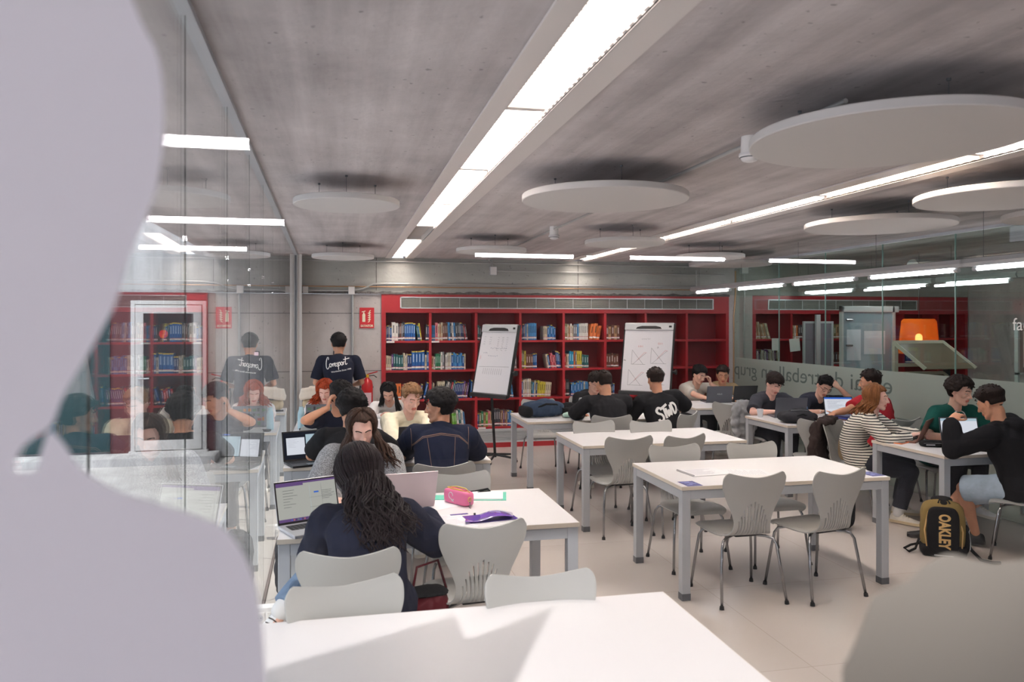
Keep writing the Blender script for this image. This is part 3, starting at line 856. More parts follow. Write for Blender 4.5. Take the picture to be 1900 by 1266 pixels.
R = [
 (0, 0, [(0, 1, 'grey', .2, .012, 0), (0, 3, ['dark blue', 'grey', 'blue'], .215, .02, 0), (0, 2, 'white', .255, .045, 0), (0, 4, ['dark grey', 'brown', 'grey'], .245, .021, 0), (0, 5, 'blue', .25, .029, 0), (.004, 3, ['teal', 'blue', 'yellow'], .235, .02, 8), (.05, 3, ['dark grey', 'dark blue', 'olive'], .24, .026, 0)]),
 (0, 1, [(0, 3, 'cream', .2, .026, 0), (0, 1, 'purple', .225, .028, 0), (0, 4, ['teal', 'teal'], .225, .033, 0), (0, 3, ['cream', 'white'], .22, .019, 0), (0, 2, 'dark blue', .225, .03, 0), (0, 4, 'blue', .268, .043, 0), (0, 1, 'cream', .21, .03, 0), (0, 2, 'blue', .262, .03, 0)]),
 (0, 2, [(.11, 2, 'orange', .22, .045, 0), (0.01, 3, ['red', 'brown'], .2, .03, 0), (0.03, 5, ['red', 'dark blue', 'red'], .21, .028, -6), (0.02, 3, ['blue', 'cream', 'dark grey'], .235, .024, -14), (.0, 3, ['dark grey', 'dark blue'], .17, .028, -10)]),
 (1, 0, [(0, 3, 'light blue', .215, .017, 0), (0, 1, 'pink', .258, .038, 0), (0, 3, ['cream', 'tan'], .25, .023, 0), (0, 3, 'brown', .25, .024, 0), (0, 5, ['light blue', 'dark grey', 'white'], .248, .026, 3), (0, 4, ['dark grey', 'grey', 'dark blue'], .24, .02, 5), (0, 2, ['red', 'dark grey'], .215, .016, 8)]),
 (1, 1, [(0, 2, ['tan', 'white'], .2, .026, 0), (0, 3, 'green', .225, .027, 0), (0, 2, ['white', 'grey'], .235, .026, 0), (.015, 4, ['white', 'white', 'cream'], .225, .02, 0), (0, 7, ['blue', 'light blue', 'light blue'], .222, .025, 0), (0, 1, 'cream', .22, .024, 0)]),
 (1, 2, [(0, 2, ['black', 'cream'], .24, .02, 0), (.02, 4, 'cream', .245, .026, -6), (0, 3, ['black', 'white'], .245, .026, -9), (0, 2, ['red', 'teal'], .245, .026, -11), (0, 5, 'dark blue', .235, .025, -9), (0, 3, ['purple', 'brown'], .23, .024, -9), (.02, 1, 'blue', .255, .026, -3)]),
 (1, 3, [(.29, 3, 'lime green', .2, .02, 4), (0, 3, ['white', 'teal', 'white'], .23, .03, 5), (0, 1, 'light blue', .21, .02, 6)]),
 (2, 0, [(0, 2, ['teal', 'dark grey'], .21, .03, 0), (.09, 1, 'cream', .235, .03, 0), (0, 2, 'dark grey', .23, .03, 0), (0.3, 2, 'cream', .215, .024, 0)]),
 (2, 1, [(.44, 3, ['teal', 'olive', 'dark grey'], .2, .028, 0), (0, 2, 'grey', .18, .028, 0)]),
 (2, 2, [(.42, 2, ['grey', 'dark grey'], .19, .024, 6), (0, 2, ['dark grey', 'light blue'], .19, .022, 7)]),
 (2, 3, [(0, 5, ['blue', 'olive', 'green', 'tan', 'lime green'], .2, .03, 0), (0, 3, ['pink', 'tan'], .205, .028, 0), (0, 3, 'dark grey', .24, .032, 0), (0, 5, ['brown', 'tan', 'purple'], .215, .02, 0), (0, 3, ['blue', 'light blue', 'blue'], .22, .03, 0)]),
 (3, 0, [(0, 3, ['teal', 'dark blue', 'grey'], .225, .022, 0), (0, 2, ['light blue', 'cream'], .24, .02, 0), (0, 5, 'light blue', .248, .024, 0), (.105, 3, 'cream', .2, .02, 0), (0, 5, ['blue', 'light blue'], .21, .024, 0)]),
 (3, 1, [(0, 3, ['olive', 'olive', 'yellow'], .248, .021, 0), (0, 3, 'brown', .21, .034, 0), (0, 2, 'blue', .215, .029, 0), (.13, 2, ['cream', 'blue'], .19, .022, 10), (0, 4, ['red', 'pink'], .21, .021, 7), (0, 4, ['dark blue', 'blue'], .242, .023, 6)]),
 (3, 2, [(0, 2, ['blue', 'white'], .25, .024, 0), (0, 3, ['cream', 'white'], .245, .03, 0), (0, 3, ['teal', 'light blue', 'cream'], .22, .022, -2), (0, 2, ['dark blue', 'yellow'], .235, .025, -3), (0, 3, 'yellow', .215, .028, -4), (0, 3, 'cream', .21, .026, -6)]),
 (3, 3, [(0, 2, ['red', 'cream'], .14, .03, 0)]),
 (4, 0, [(0, 2, 'olive', .24, .024, 0), (0, 4, ['cream', 'tan', 'white'], .22, .022, 0), (0, 2, 'grey', .228, .03, 0), (0, 1, 'light blue', .236, .024, 0), (0, 6, 'white', .245, .024, 0), (.02, 2, 'orange', .24, .05, -8), (0, 2, 'orange', .21, .026, -12)]),
 (4, 1, [(0, 2, ['red', 'tan'], .2, .027, 0), (0, 1, 'white', .205, .02, 0), (0, 2, 'cyan', .244, .038, 0), (0, 2, ['orange', 'grey'], .235, .024, 0), (0, 3, 'yellow', .245, .026, 0), (0, 3, 'teal', .19, .034, 0)]),
 (4, 2, [(0, 1, 'red', .24, .02, 0), (.005, 2, 'black', .24, .026, 0), (.02, 8, ['blue', 'light blue'], .2, .024, 0), (0, 1, 'cream', .2, .02, 0), (0, 2, 'light blue', .205, .024, 0)]),
 (5, 0, [(0, 5, ['brown', 'tan'], .2, .045, 0)]),
 (5, 1, [(0, 5, ['brown', 'brown'], .2, .04, 0)]),
 (5, 2, [(.03, 4, ['dark grey', 'blue'], .17, .026, 0)]),
]
for b_, r_, runs in R:
    shelf_row(bay(b_), B[b_], r_, runs, 1)
def bay2(i): return 6.30 if i == 0 else DIV2[i - 1] + 0.022
C2 = ['first bay behind right glass', 'second bay behind right glass', 'third bay behind right glass', 'fourth bay behind right glass', 'fifth bay behind right glass']
R2 = [
 (0, 0, [(0, 3, ['cream', 'tan'], .25, .024, 5), (.0, 3, ['tan', 'cream'], .24, .024, 11), (.01, 2, 'cream', .25, .02, 16)]),
 (0, 1, [(0, 22, ['cream', 'grey', 'white', 'purple', 'dark grey', 'olive', 'white'], .235, .019, 3)]),
 (1, 0, [(0.02, 3, ['tan', 'white', 'orange'], .225, .032, 0), (0, 3, 'dark grey', .215, .034, 0)]),
 (2, 0, [(0, 7, ['olive', 'tan'], .22, .045, 0)]),
 (2, 1, [(0, 6, ['dark grey', 'brown'], .2, .05, 0)]),
 (3, 0, [(.04, 9, ['white', 'orange', 'yellow', 'light blue', 'cream'], .23, .026, 4)]),
 (3, 1, [(0, 9, ['dark blue', 'purple', 'grey'], .2, .04, 0)]),
 (4, 0, [(0.05, 8, ['white', 'tan', 'dark blue'], .22, .03, 3)]),
 (4, 1, [(0.05, 8, ['dark blue', 'purple'], .2, .035, 0)]),
]
for b_, r_, runs in R2:
    shelf_row(bay2(b_), C2[b_], r_, runs, 2)
for x, z, lab in [(0.66, 1.53, 'small white shelf tag at the start of the top shelf'), (1.29, 1.53, 'small white shelf tag under the second bay'), (1.96, 0.285, 'small white shelf tag low in the third bay'), (1.80, 0.285, 'small green and white shelf tag low in the second bay')]:
    tag(MB().box(x - 0.055, x + 0.055, WY - 0.034, WY - 0.0285, z - 0.012, z + 0.012).build('shelf_tag', m_lab), lab, 'shelf label')
for x, z, w, h, a, lab in [(6.62, 1.46, 0.12, 0.19, 0, 'white paper notice hanging from the top shelf in the next room'), (6.96, 1.45, 0.18, 0.2, -0.1, 'white paper sheet hanging beside the display frame in the next room')]:
    o = MB().box(-w / 2, w / 2, 0, 0.002, -h / 2, h / 2).build('paper_notice', m_lab, loc=(x, WY - 0.045, z))
    o.rotation_euler = (0, a, 0)
    tag(o, lab, 'paper')

# ------------------------------------------------------------------ things in the next room
t = thing('display_frame', 'tall aluminium display frame with pinned papers in the next room', 'display frame', (6.45, 9.0, 0))
mb = MB().box(-0.03, 0.0, -0.03, 0.03, 0, 2.02).box(0.74, 0.77, -0.03, 0.03, 0, 2.02).box(-0.03, 0.77, -0.03, 0.03, 1.94, 2.02).box(0.0, 0.74, -0.02, 0.02, 0.2, 0.24)
mb.box(0.86, 0.89, 0.1, 0.13, 0, 2.02).box(0.77, 0.86, 0.0, 0.12, 1.94, 2.02)
mb.build('frame', m_alul, t, bevel=0.003)
MB().box(0.0, 0.74, -0.004, 0.004, 0.24, 1.94).build('panel', mat('pale_blue_acrylic', (150, 170, 182), 0.15), t)
for a, b, z0, z1 in [(0.06, 0.27, 1.3, 1.71), (0.32, 0.64, 1.38, 1.69)]:
    MB().box(a, b, -0.008, -0.005, z0, z1).build('pinned_paper', mat('bluish_paper', (212, 220, 232), 0.6), t)
for z in (1.84, 1.5):
    MB().cyl((0.03, -0.04, z), (0.12, -0.04, z), 0.014, n=10).build('clamp', m_steel, t)
t = thing('display_frame', 'smaller white framed glass panel with a post in the next room', 'display frame', (6.66, 10.2, 0))
MB().box(-0.0, 0.03, 0, 0.03, 0.3, 1.82).box(0.47, 0.5, 0, 0.03, 0.3, 1.82).box(0.03, 0.47, 0, 0.03, 1.79, 1.82).box(0.03, 0.47, 0, 0.03, 0.3, 0.33).box(0.0, 0.04, -0.1, 0.14, 0.0, 0.3).box(0.46, 0.5, -0.1, 0.14, 0, 0.3).build('frame', m_alul, t)
MB().box(0.03, 0.47, 0.012, 0.018, 0.33, 1.79).build('pane', mat('milky_acrylic', (140, 136, 146), 0.3), t)
MB().box(0.18, 0.25, -0.05, -0.01, 0.0, 1.92).build('post', m_alul, t)
t = thing('reading_stand', 'tilted cream framed reading stand behind the right glass wall', 'stand', (6.34, 7.9, 0))
for z in (1.57, 1.2):
    y0 = 0.0
    P1, P2, P3, P4 = V((0, 0, z)), V((0.68, 0, z)), V((0.86, -0.30, z - 0.30)), V((0.18, -0.30, z - 0.30))
    for a, b in ((P1, P2), (P2, P3), (P1, P4)):
        d = (b - a).normalized(); s_, u_ = frame_from(d)
        MB().obox((a + b) / 2, d * ((b - a).length / 2), s_ * 0.012, u_ * 0.02).build('rim', m_edge, t)
    MB().add([P1 - V((0, 0, .004)), P2 - V((0, 0, .004)), P3, P4, P1 - V((0, 0, .012)), P2 - V((0, 0, .012)), P3 - V((0, 0, .008)), P4 - V((0, 0, .008))], [(0, 1, 2, 3), (4, 7, 6, 5), (0, 4, 5, 1), (1, 5, 6, 2), (2, 6, 7, 3), (3, 7, 4, 0)]).build('tray', mat('smoky_acrylic', (120, 110, 92), 0.25), t)
MB().box(0.72, 0.77, -0.02, 0.04, 0, 1.5).build('post', m_black, t)
MB().box(0.05, 0.72, -0.02, 0.02, 1.28, 1.32).box(0.0, 0.05, -0.02, 0.02, 0, 1.57).build('rail', m_edge, t)
t = thing('lamp_shade', 'glowing orange lamp shade behind the right glass wall', 'lamp', (7.28, 8.6, 1.40))
m_or = film_mat('orange_translucent', (255, 150, 60), 0.7, 0.5, 0.5)
MB().lathe([(0.235, 0.0), (0.245, 0.02), (0.205, 0.42), (0.18, 0.45), (0.02, 0.45), (0.02, 0.444), (0.175, 0.444), (0.198, 0.415), (0.238, 0.02), (0.228, 0.0)], 40, cap=False).build('shade', m_or, t, smooth=50)
MB().ell((0, 0, 0.2), 0.045, 0.045, 0.06).build('bulb', emat('warm_bulb', (255, 190, 110), 5), t, smooth='all')
MB().cyl((0, 0, 0.25), (0, 0, CEIL - 1.3), 0.004, n=6).build('cord', m_black, t)
t = thing('notice_board', 'white framed notice board leaning at the frame edge in the next room', 'notice board', (6.56, 6.05, 1.36))
MB().box(-0.35, 0.35, 0.0, 0.02, -0.04, 0.42).build('board', mat('notice_grey', (150, 150, 146), 0.4), t)
MB().box(-0.37, -0.35, -0.01, 0.03, -0.3, 0.44).box(0.35, 0.37, -0.01, 0.03, -0.3, 0.44).box(-0.37, 0.37, -0.01, 0.03, 0.42, 0.44).box(-0.37, 0.37, -0.01, 0.03, -0.05, -0.03).box(-0.3, -0.27, 0.0, 0.03, -1.36, -0.3).box(0.27, 0.3, 0, 0.03, -1.36, -0.3).build('frame', m_alul, t)
MB().box(-0.3, 0.1, -0.004, 0.0, 0.02, 0.36).build('sheet', m_lab, t)
pipe('air_duct', [(10.0, 9.1, 2.55), (7.6, 9.1, 2.55)], 0.12, m_alul, 'round silver air duct under the ceiling of the next room', n=20)
# ================================================================== tables
def make_table(w, d, label):
    """origin at the near left corner on the floor"""
    t = thing('study_table', label, 'table', (0, 0, 0), 0, 'white study tables with grey aluminium legs')
    MB().box(0, w, 0, d, 0.715, 0.74).build('tabletop', [m_white], t, bevel=0.002)
    e = 0.0015
    mb = MB().box(-e, w + e, -e, 0.001, 0.716, 0.739).box(-e, w + e, d - 0.001, d + e, 0.716, 0.739).box(-e, 0.001, 0, d, 0.716, 0.739).box(w - 0.001, w + e, 0, d, 0.716, 0.739)
    mb.build('edge_band', m_edge, t)
    L = 0.058
    mb = MB()
    for y in (0.006, d - 0.046):
        mb.box(L + 0.004, w - L - 0.004, y, y + 0.04, 0.655, 0.712)
    for x in (0.006, w - 0.046):
        mb.box(x, x + 0.04, L + 0.004, d - L - 0.004, 0.655, 0.712)
    mb.build('frame', m_alu, t, bevel=0.003)
    for x in (0.004, w - L - 0.004):
        for y in (0.004, d - L - 0.004):
            lg = MB().box(x, x + L, y, y + L, 0.012, 0.714).build('leg', m_alu, t, bevel=0.003)
            MB().box(x - 0.001, x + L + 0.001, y - 0.001, y + L + 0.001, 0.0, 0.045).build('foot_cap', m_alud, lg)
    return t
T = make_table(1.54, 0.865, 'white study table')
T2 = make_table(1.20, 0.86, 'white study table')
T3 = make_table(1.16, 0.56, 'white table against the wall carrying the beige bag')
TG = 'white study tables with grey aluminium legs'
def place_table(src, x, y, label, first=[1, 1]):
    if src is T3:
        src.location = (x, y, 0); return src
    k = 0 if src is T else 1
    if first[k]:
        first[k] = 0; src.location = (x, y, 0); src['label'] = label; return src
    return copy_tree(src, (x, y, 0), 0, label)
TBL = {}
for key, src, x, y, lab in [
    ('FG', T, -0.305, 1.975, 'empty white study table in front, its near end cut by the bottom of the picture'),
    ('1', T, -0.311, 3.92, 'white study table with the pink pencil case and purple folder on it'),
    ('2', T, -0.42, 5.84, 'white study table where the cream sweater and denim jacket students sit'),
    ('3', T, -0.47, 7.75, 'white study table with the pale blue flask and stickered laptop'),
    ('4', T3, -0.50, 9.40, 'white table against the wall carrying the beige bag'),
    ('B', T, 2.14, 4.62, 'empty white study table with notebook and blue flyers, nearest in the middle row'),
    ('A', T, 2.02, 6.33, 'bare white study table, second in the middle row'),
    ('C', T, 1.93, 7.98, 'white study table with the blue backpack, third in the middle row'),
    ('F', T2, 4.67, 5.24, 'white study table with orange phone and brown laptop, right row'),
    ('E', T2, 4.48, 7.14, 'white study table with paper cup and dark backpack, right row'),
    ('D', T2, 4.27, 8.82, 'white study table with two open laptops next to the column')]:
    TBL[key] = place_table(src, x, y, lab)

# ================================================================== chairs
def catmull(ps, n):
    out = []
    for i in range(len(ps) - 1):
        p0, p1, p2, p3 = [V(ps[max(0, min(len(ps) - 1, j))]) for j in (i - 1, i, i + 1, i + 2)]
        for j in range(n):
            t = j / n
            out.append(0.5 * ((2 * p1) + (-p0 + p2) * t + (2 * p0 - 5 * p1 + 4 * p2 - p3) * t * t + (-p0 + 3 * p1 - 3 * p2 + p3) * t ** 3))
    out.append(V(ps[-1]))
    return out
def make_chair():
    t = thing('stacking_chair', 'grey moulded chair', 'chair', (0, 0, 0), 0, 'grey moulded plastic chairs')
    # profile: y, z, half width, lateral curl
    prof = [(0.225, 0.415, 0.150, 0), (0.218, 0.436, 0.185, 0), (0.17, 0.449, 0.208, 0.0), (0.08, 0.446, 0.215, 0.004), (0.0, 0.438, 0.212, 0.008), (-0.08, 0.433, 0.19, 0.008),
            (-0.145, 0.440, 0.158, 0.006), (-0.185, 0.472, 0.134, 0.006), (-0.205, 0.53, 0.128, 0.012), (-0.218, 0.60, 0.148, 0.022), (-0.232, 0.68, 0.186, 0.032), (-0.248, 0.76, 0.213, 0.036), (-0.262, 0.83, 0.217, 0.034), (-0.268, 0.862, 0.205, 0.032)]
    R_ = catmull([(a, b, c) for a, b, c, d in prof], 6)
    curl = catmull([(d, 0, 0) for a, b, c, d in prof], 6)
    # columns: narrow slot columns inside the waist
    us = [-1.0, -0.96, -0.9, -0.84]
    ns = 11
    for k in range(ns):
        c = -0.74 + 1.48 * k / (ns - 1)
        us += [c - 0.026, c + 0.026]
    us += [0.84, 0.9, 0.96, 1.0]
    vs = []; nU = len(us); nR = len(R_)
    for i, p in enumerate(R_):
        for u in us:
            y, z, w = p
            back = max(0, min(1, (z - 0.6) / 0.2)) if y < -0.15 else 0
            zz = z
            tt = i / (nR - 1)
            if z > 0.7 and y < 0:
                k = (z - 0.7) / 0.162
                zz = z - 0.036 * k * (1 - abs(u) ** 1.6) - 0.022 * k * max(0, (abs(u) - 0.88) / 0.12) ** 2
            yy = y + curl[i].x * u * u * (1 if y < -0.12 else 0)
            if y >= -0.12:
                zz += curl[i].x * (u * u) * 1.2 - (0.012 * max(0, abs(u) - 0.85) / 0.15)
            vs.append((w * u, yy, zz))
    fs = []
    bend0 = 6 * 6 + 1
    for i in range(nR - 1):
        for j in range(nU - 1):
            if 4 <= j < 4 + 2 * ns and (j - 4) % 2 == 0:
                k = (j - 4) // 2
                cc = abs(k - (ns - 1) / 2) / ((ns - 1) / 2)
                last = bend0 + int(6 * 3.7 * (1 - 0.45 * cc * cc))
                if bend0 <= i < last:
                    continue
            a = i * nU + j
            fs.append((a, a + 1, a + nU + 1, a + nU))
    mb = MB().add(vs, fs)
    o = mb.build('shell', m_shell, t, smooth='all')
    so = o.modifiers.new('s', 'SOLIDIFY'); so.thickness = 0.009; so.offset = 0
    bv = o.modifiers.new('b', 'BEVEL'); bv.width = 0.0025; bv.segments = 2; bv.limit_method = 'ANGLE'; bv.angle_limit = math.radians(50)
    bake(o)
    MB().box(-0.075, 0.075, -0.12, 0.10, 0.416, 0.428).build('mounting_plate', m_black, t, bevel=0.003)
    for sx in (-1, 1):
        for sy, fy in ((1, 0.215), (-1, -0.225)):
            path = [(sx * 0.03, sy * 0.03, 0.412), (sx * 0.14, sy * 0.115, 0.412), (sx * 0.175, sy * 0.145, 0.402), (sx * 0.19, sy * 0.162, 0.37), (sx * 0.205, sy * 0.18, 0.25), (sx * 0.226, fy, 0.012)]
            lg = MB().tube(path, 0.0095, 8).build('leg', m_steel, t, smooth='all')
            MB().cyl((sx * 0.2255, fy * 0.995, 0.022), (sx * 0.227, fy * 1.005, 0.0), 0.013, 0.015, 10).build('foot_cap', m_blackr, lg)
    return t
CHAIR = make_chair()
_ck = [(c, kids(c)) for c in kids(CHAIR)]
_cfirst = [1]
SEATS = {}
def chair(key, x, y, facing, label):
    """x, y: middle of the seat; facing 0 looks to +Y, counter-clockwise"""
    r = math.radians(facing)
    if _cfirst[0]:
        _cfirst[0] = 0
        CHAIR.location = (x, y, 0); CHAIR.rotation_euler = (0, 0, r); CHAIR['label'] = label
        o = CHAIR
    else:
        o = copy_tree(CHAIR, (x, y, 0), r, label, kidmap=_ck)
    SEATS[key] = (x, y, facing)
    return o
for c in [
    ('fgL', 0.06, 2.66, 192, 'grey chair behind the front table, left one of the pair'),
    ('fgR', 0.735, 2.60, 180, 'grey chair behind the front table, right one of the pair'),
    ('T1nl', 0.035, 3.53, -2, 'grey chair under the student with long wavy black hair'),
    ('T1nr', 0.64, 3.86, 5, 'empty grey chair pushed to the purple folder table, slotted back to camera'),
    ('T1fr', 0.71, 4.62, 180, 'empty grey chair on the far side of the purple folder table'),
    ('T1fl', 0.13, 5.05, 180, 'grey chair under the student in the grey sweater'),
    ('T2nl', 0.02, 5.45, 0, 'grey chair under the curly haired student in black, hidden behind others'),
    ('T2nr', 0.66, 5.43, 4, 'grey chair under the student in the denim jacket'),
    ('T2fr', 0.62, 7.08, 180, 'grey chair under the student in the cream sweater'),
    ('T2fl', -0.05, 7.08, 180, 'grey chair under the student holding his ear'),
    ('T3nl', -0.16, 7.50, 0, 'empty grey chair before the stickered laptop'),
    ('T3nr', 0.58, 7.55, 8, 'grey chair with a black backpack hung on its back'),
    ('T3fl', -0.12, 9.0, 180, 'grey chair under the red haired student'),
    ('T3fr', 0.56, 9.0, 180, 'grey chair under the dark haired student by the extinguisher'),
    ('TBnl', 2.55, 4.66, 0, 'grey slotted chair left of two in front of the nearest middle table'),
    ('TBnr', 3.10, 4.63, 10, 'grey slotted chair right of two in front of the nearest middle table'),
    ('TBfl', 2.53, 5.35, 182, 'grey chair behind the nearest middle table, left one'),
    ('TBfr', 3.17, 5.33, 180, 'grey chair behind the nearest middle table, right one'),
    ('TAnl', 2.33, 6.31, 3, 'grey slotted chair tucked to the second middle table, left one'),
    ('TAnr', 2.78, 6.28, 14, 'grey chair tucked to the second middle table, right one'),
    ('TAfl', 2.38, 6.86, 183, 'grey chair behind the second middle table, left one'),
    ('TAfr', 2.92, 6.78, 180, 'grey chair behind the second middle table, right one'),
    ('TCn', 2.72, 7.74, -4, 'grey chair under the broad student in the black sweatshirt'),
    ('TCl', 2.38, 9.06, 180, 'empty grey chair on the far side of the blue backpack table'),
    ('TCr', 3.42, 7.72, 38, 'grey chair under the student with lettering on his back'),
    ('TCf', 3.05, 9.25, 180, 'grey chair under the student with glasses'),
    ('TDn', 4.64, 8.62, -29, 'grey chair draped with a light grey jacket'),
    ('TDfl', 4.83, 10.0, 180, 'grey chair under the student in the off-white T-shirt'),
    ('TDfr', 5.32, 10.0, 180, 'grey chair under the student in the tan T-shirt'),
    ('TEn', 4.69, 6.96, -25, 'grey slotted chair on which the red T-shirt student rests his arm'),
    ('TEfl', 4.95, 8.33, 180, 'grey chair under the student in the charcoal T-shirt'),
    ('TEfr', 5.55, 8.33, 180, 'grey chair under the student holding his forehead'),
    ('TEnr', 5.42, 6.86, 10, 'grey chair under the student in the red T-shirt'),
    ('TFfl', 4.78, 6.48, -140, 'grey chair under the striped shirt student, draped with a dark brown coat'),
    ('TFfr', 5.52, 6.36, 180, 'grey chair under the student in the dark green T-shirt'),
    ('TFn', 5.12, 4.93, 42, 'grey chair under the student in the black hoodie at the frame edge')]:
    chair(*c)

# ================================================================== whiteboards
def flipchart(name_label, x, y, z0, z1, w, yaw, lean, scr, label):
    """board bottom centre at x, y, z0; yaw: facing direction angle from -Y"""
    t = thing('flipchart_whiteboard', label, 'whiteboard', (x, y, 0), yaw)
    H = (z1 - z0) / math.cos(lean)
    def L(u, v, d=0.0):   # u across, v up the board, d out of the face (towards -y local)
        return V((u, math.sin(lean) * v - math.cos(lean) * d, z0 + math.cos(lean) * v + math.sin(lean) * d * -1))
    def slab(u0, u1, v0, v1, d0, d1, m, nm, par=t, bev=0.0):
        vs = [L(u, v, d) for d in (d0, d1) for v in (v0, v1) for u in (u0, u1)]
        return MB().add(vs, [(0, 2, 3, 1), (4, 5, 7, 6), (0, 1, 5, 4), (2, 6, 7, 3), (0, 4, 6, 2), (1, 3, 7, 5)]).build(nm, m, par, bevel=bev)
    h = w / 2
    bd = slab(-h + 0.02, h - 0.02, 0.05, H - 0.10, 0.0, 0.012, mat('whiteboard_face', (224, 222, 226), 0.16), 'board')
    slab(-h, -h + 0.02, 0.02, H - 0.02, -0.03, 0.016, m_black, 'side_rail', bev=0.003)
    slab(h - 0.02, h, 0.02, H - 0.02, -0.03, 0.016, m_black, 'side_rail', bev=0.003)
    slab(-h - 0.005, h + 0.005, 0.0, 0.05, -0.02, 0.05, m_black, 'pen_tray', bev=0.004)
    cl = slab(-h + 0.015, h - 0.015, H - 0.105, H - 0.005, 0.0, 0.03, m_alul, 'paper_clamp', bev=0.006)
    # dark grip opening in the clamp
    mb = MB()
    pp = [(-0.19, H - 0.088), (0.19, H - 0.088), (0.17, H - 0.06), (0.10, H - 0.045), (-0.10, H - 0.045), (-0.17, H - 0.06)]
    vs = [L(u, v, d) for d in (0.030, 0.032) for u, v in pp]
    n = len(pp)
    mb.add(vs, [tuple(range(n)), tuple(range(2 * n - 1, n - 1, -1))] + [(i, (i + 1) % n, n + (i + 1) % n, n + i) for i in range(n)])
    mb.build('grip', m_black, cl)
    slab(h - 0.08, h - 0.04, H - 0.066, H - 0.04, 0.030, 0.032, m_black, 'latch', cl)
    cols = {'b': mat('marker_blue', (70, 84, 120), 0.5), 'r': mat('marker_red', (196, 60, 60), 0.5), 'k': mat('marker_grey', (96, 98, 104), 0.5)}
    for ck in 'brk':
        mb = MB()
        for c, pts in scr:
            if c == ck:
                mb.ribbon([(a * (w - 0.06), 0.06 + b * (H - 0.18)) for a, b in pts], 0.0032, lambda u, v, hh: L(u, v, 0.0122 + hh * 0.5))
        if mb.v:
            mb.build('marker_drawing', cols[ck], bd)
    MB().cyl((0, 0.035, z0 + 0.05), (0, 0.10, 0.05), 0.018, n=12).tube([(0, 0.06, z0 + 0.08), (0, 0.16, z0 + 0.42)], 0.014, 8).build('pole', m_black, t, smooth=40)
    k_ = L(h + 0.035, 0.32, -0.02)
    MB().cyl(k_ - V((0.05, 0, 0)), k_, 0.02, n=14).cyl(k_, k_ + V((0.02, 0, 0)), 0.035, n=16).build('tilt_knob', m_black, t)
    for i in range(5):
        an = i * 2 * PI / 5 + 0.3
        ft = MB().tube([(0.0, 0.10, 0.085), (0.15 * math.cos(an), 0.10 + 0.15 * math.sin(an), 0.07), (0.32 * math.cos(an), 0.10 + 0.32 * math.sin(an), 0.05)], [0.018, 0.016, 0.012], 8).build('base_arm', m_black, t)
        MB().ell((0.31 * math.cos(an), 0.10 + 0.31 * math.sin(an), 0.023), 0.022, 0.022, 0.023).build('caster', m_blackr, ft)
    return t
r2 = random.Random(5)
def scribble(x, y, w, n, c='k', h=0.02):
    out = []
    for i in range(n):
        xx = x + w * i / n
        out.append((c, [(xx + j * w / n / 5, y + r2.uniform(-h, h)) for j in range(4)]))
    return out
scr1 = []
for col in range(3):
    for row in range(7):
        scr1 += scribble(0.0 + col * 0.13, 0.92 - row * 0.035, 0.05, 2, 'k', 0.006)
for row in range(4):
    scr1 += scribble(-0.42, 0.93 - row * 0.04, 0.05, 2, 'k', 0.006) + scribble(-0.25, 0.92 - row * 0.035, 0.07, 2, 'b', 0.008)
scr1 += scribble(-0.18, 0.74, 0.5, 9, 'b', 0.014) + scribble(-0.38, 0.66, 0.14, 4, 'b', 0.012) + scribble(-0.22, 0.61, 0.3, 6, 'b', 0.012)
for row in range(3):
    scr1 += scribble(-0.47, 0.60 - row * 0.02, 0.04, 2, 'r', 0.005)
scr1 += [('k', [(-0.45, 0.42), (0.45, 0.44)])] + [('k', [(-0.3 + i * 0.06, 0.40), (-0.3 + i * 0.06, 0.30)]) for i in range(10)]
def graph(ox, oy, w, h):
    return [('k', [(ox, oy), (ox, oy + h)]), ('k', [(ox, oy), (ox + w, oy)]), ('k', [(ox, oy + h), (ox + w * 0.85, oy)]), ('k', [(ox + w * 0.1, oy), (ox + w, oy + h * 0.8)]), ('r', [(ox + w * 0.4, oy + h * 0.3), (ox + w * 0.9, oy + h * 0.85), (ox + w * 1.05, oy + h * 0.8)])]
scr2 = graph(-0.33, 0.43, 0.3, 0.24) + graph(0.08, 0.45, 0.33, 0.26) + graph(-0.38, 0.08, 0.32, 0.26) + graph(0.1, 0.1, 0.3, 0.22)
scr2 += [('r', [(-0.2 + a * 0.04, 0.72 + b * 0.03) for a, b in p]) for p in ([(0, 0), (0, 1), (.6, .6), (0, 0)], [(1, 0), (1, 1)], [(1.3, 0), (1.4, 1), (1.8, .3), (2.2, 1), (2.3, 0)])]
scr2 += [('r', [(0.22 + a * 0.04, 0.77 + b * 0.03) for a, b in p]) for p in ([(0, 0), (0, 1), (.7, .8), (.7, .2), (0, 0)], [(1.1, 0), (1.2, 1), (1.6, .3), (2, 1), (2.1, 0)])]
scr2 += scribble(-0.14, 0.86, 0.2, 5, 'k', 0.01) + scribble(-0.5, 0.5, 0.05, 3, 'k') + scribble(0.2, 0.72, 0.04, 2, 'k')
flipchart('a', 1.86, 9.80, 0.84, 1.785, 0.69, math.radians(-58), math.radians(12.5), scr1, 'narrow tilted whiteboard with faint blue notes, standing left of the other')
flipchart('b', 4.12, 10.1, 0.80, 1.805, 0.74, math.radians(-40), math.radians(13), scr2, 'wide tilted whiteboard with crossing line graphs in front of the red bookcase')
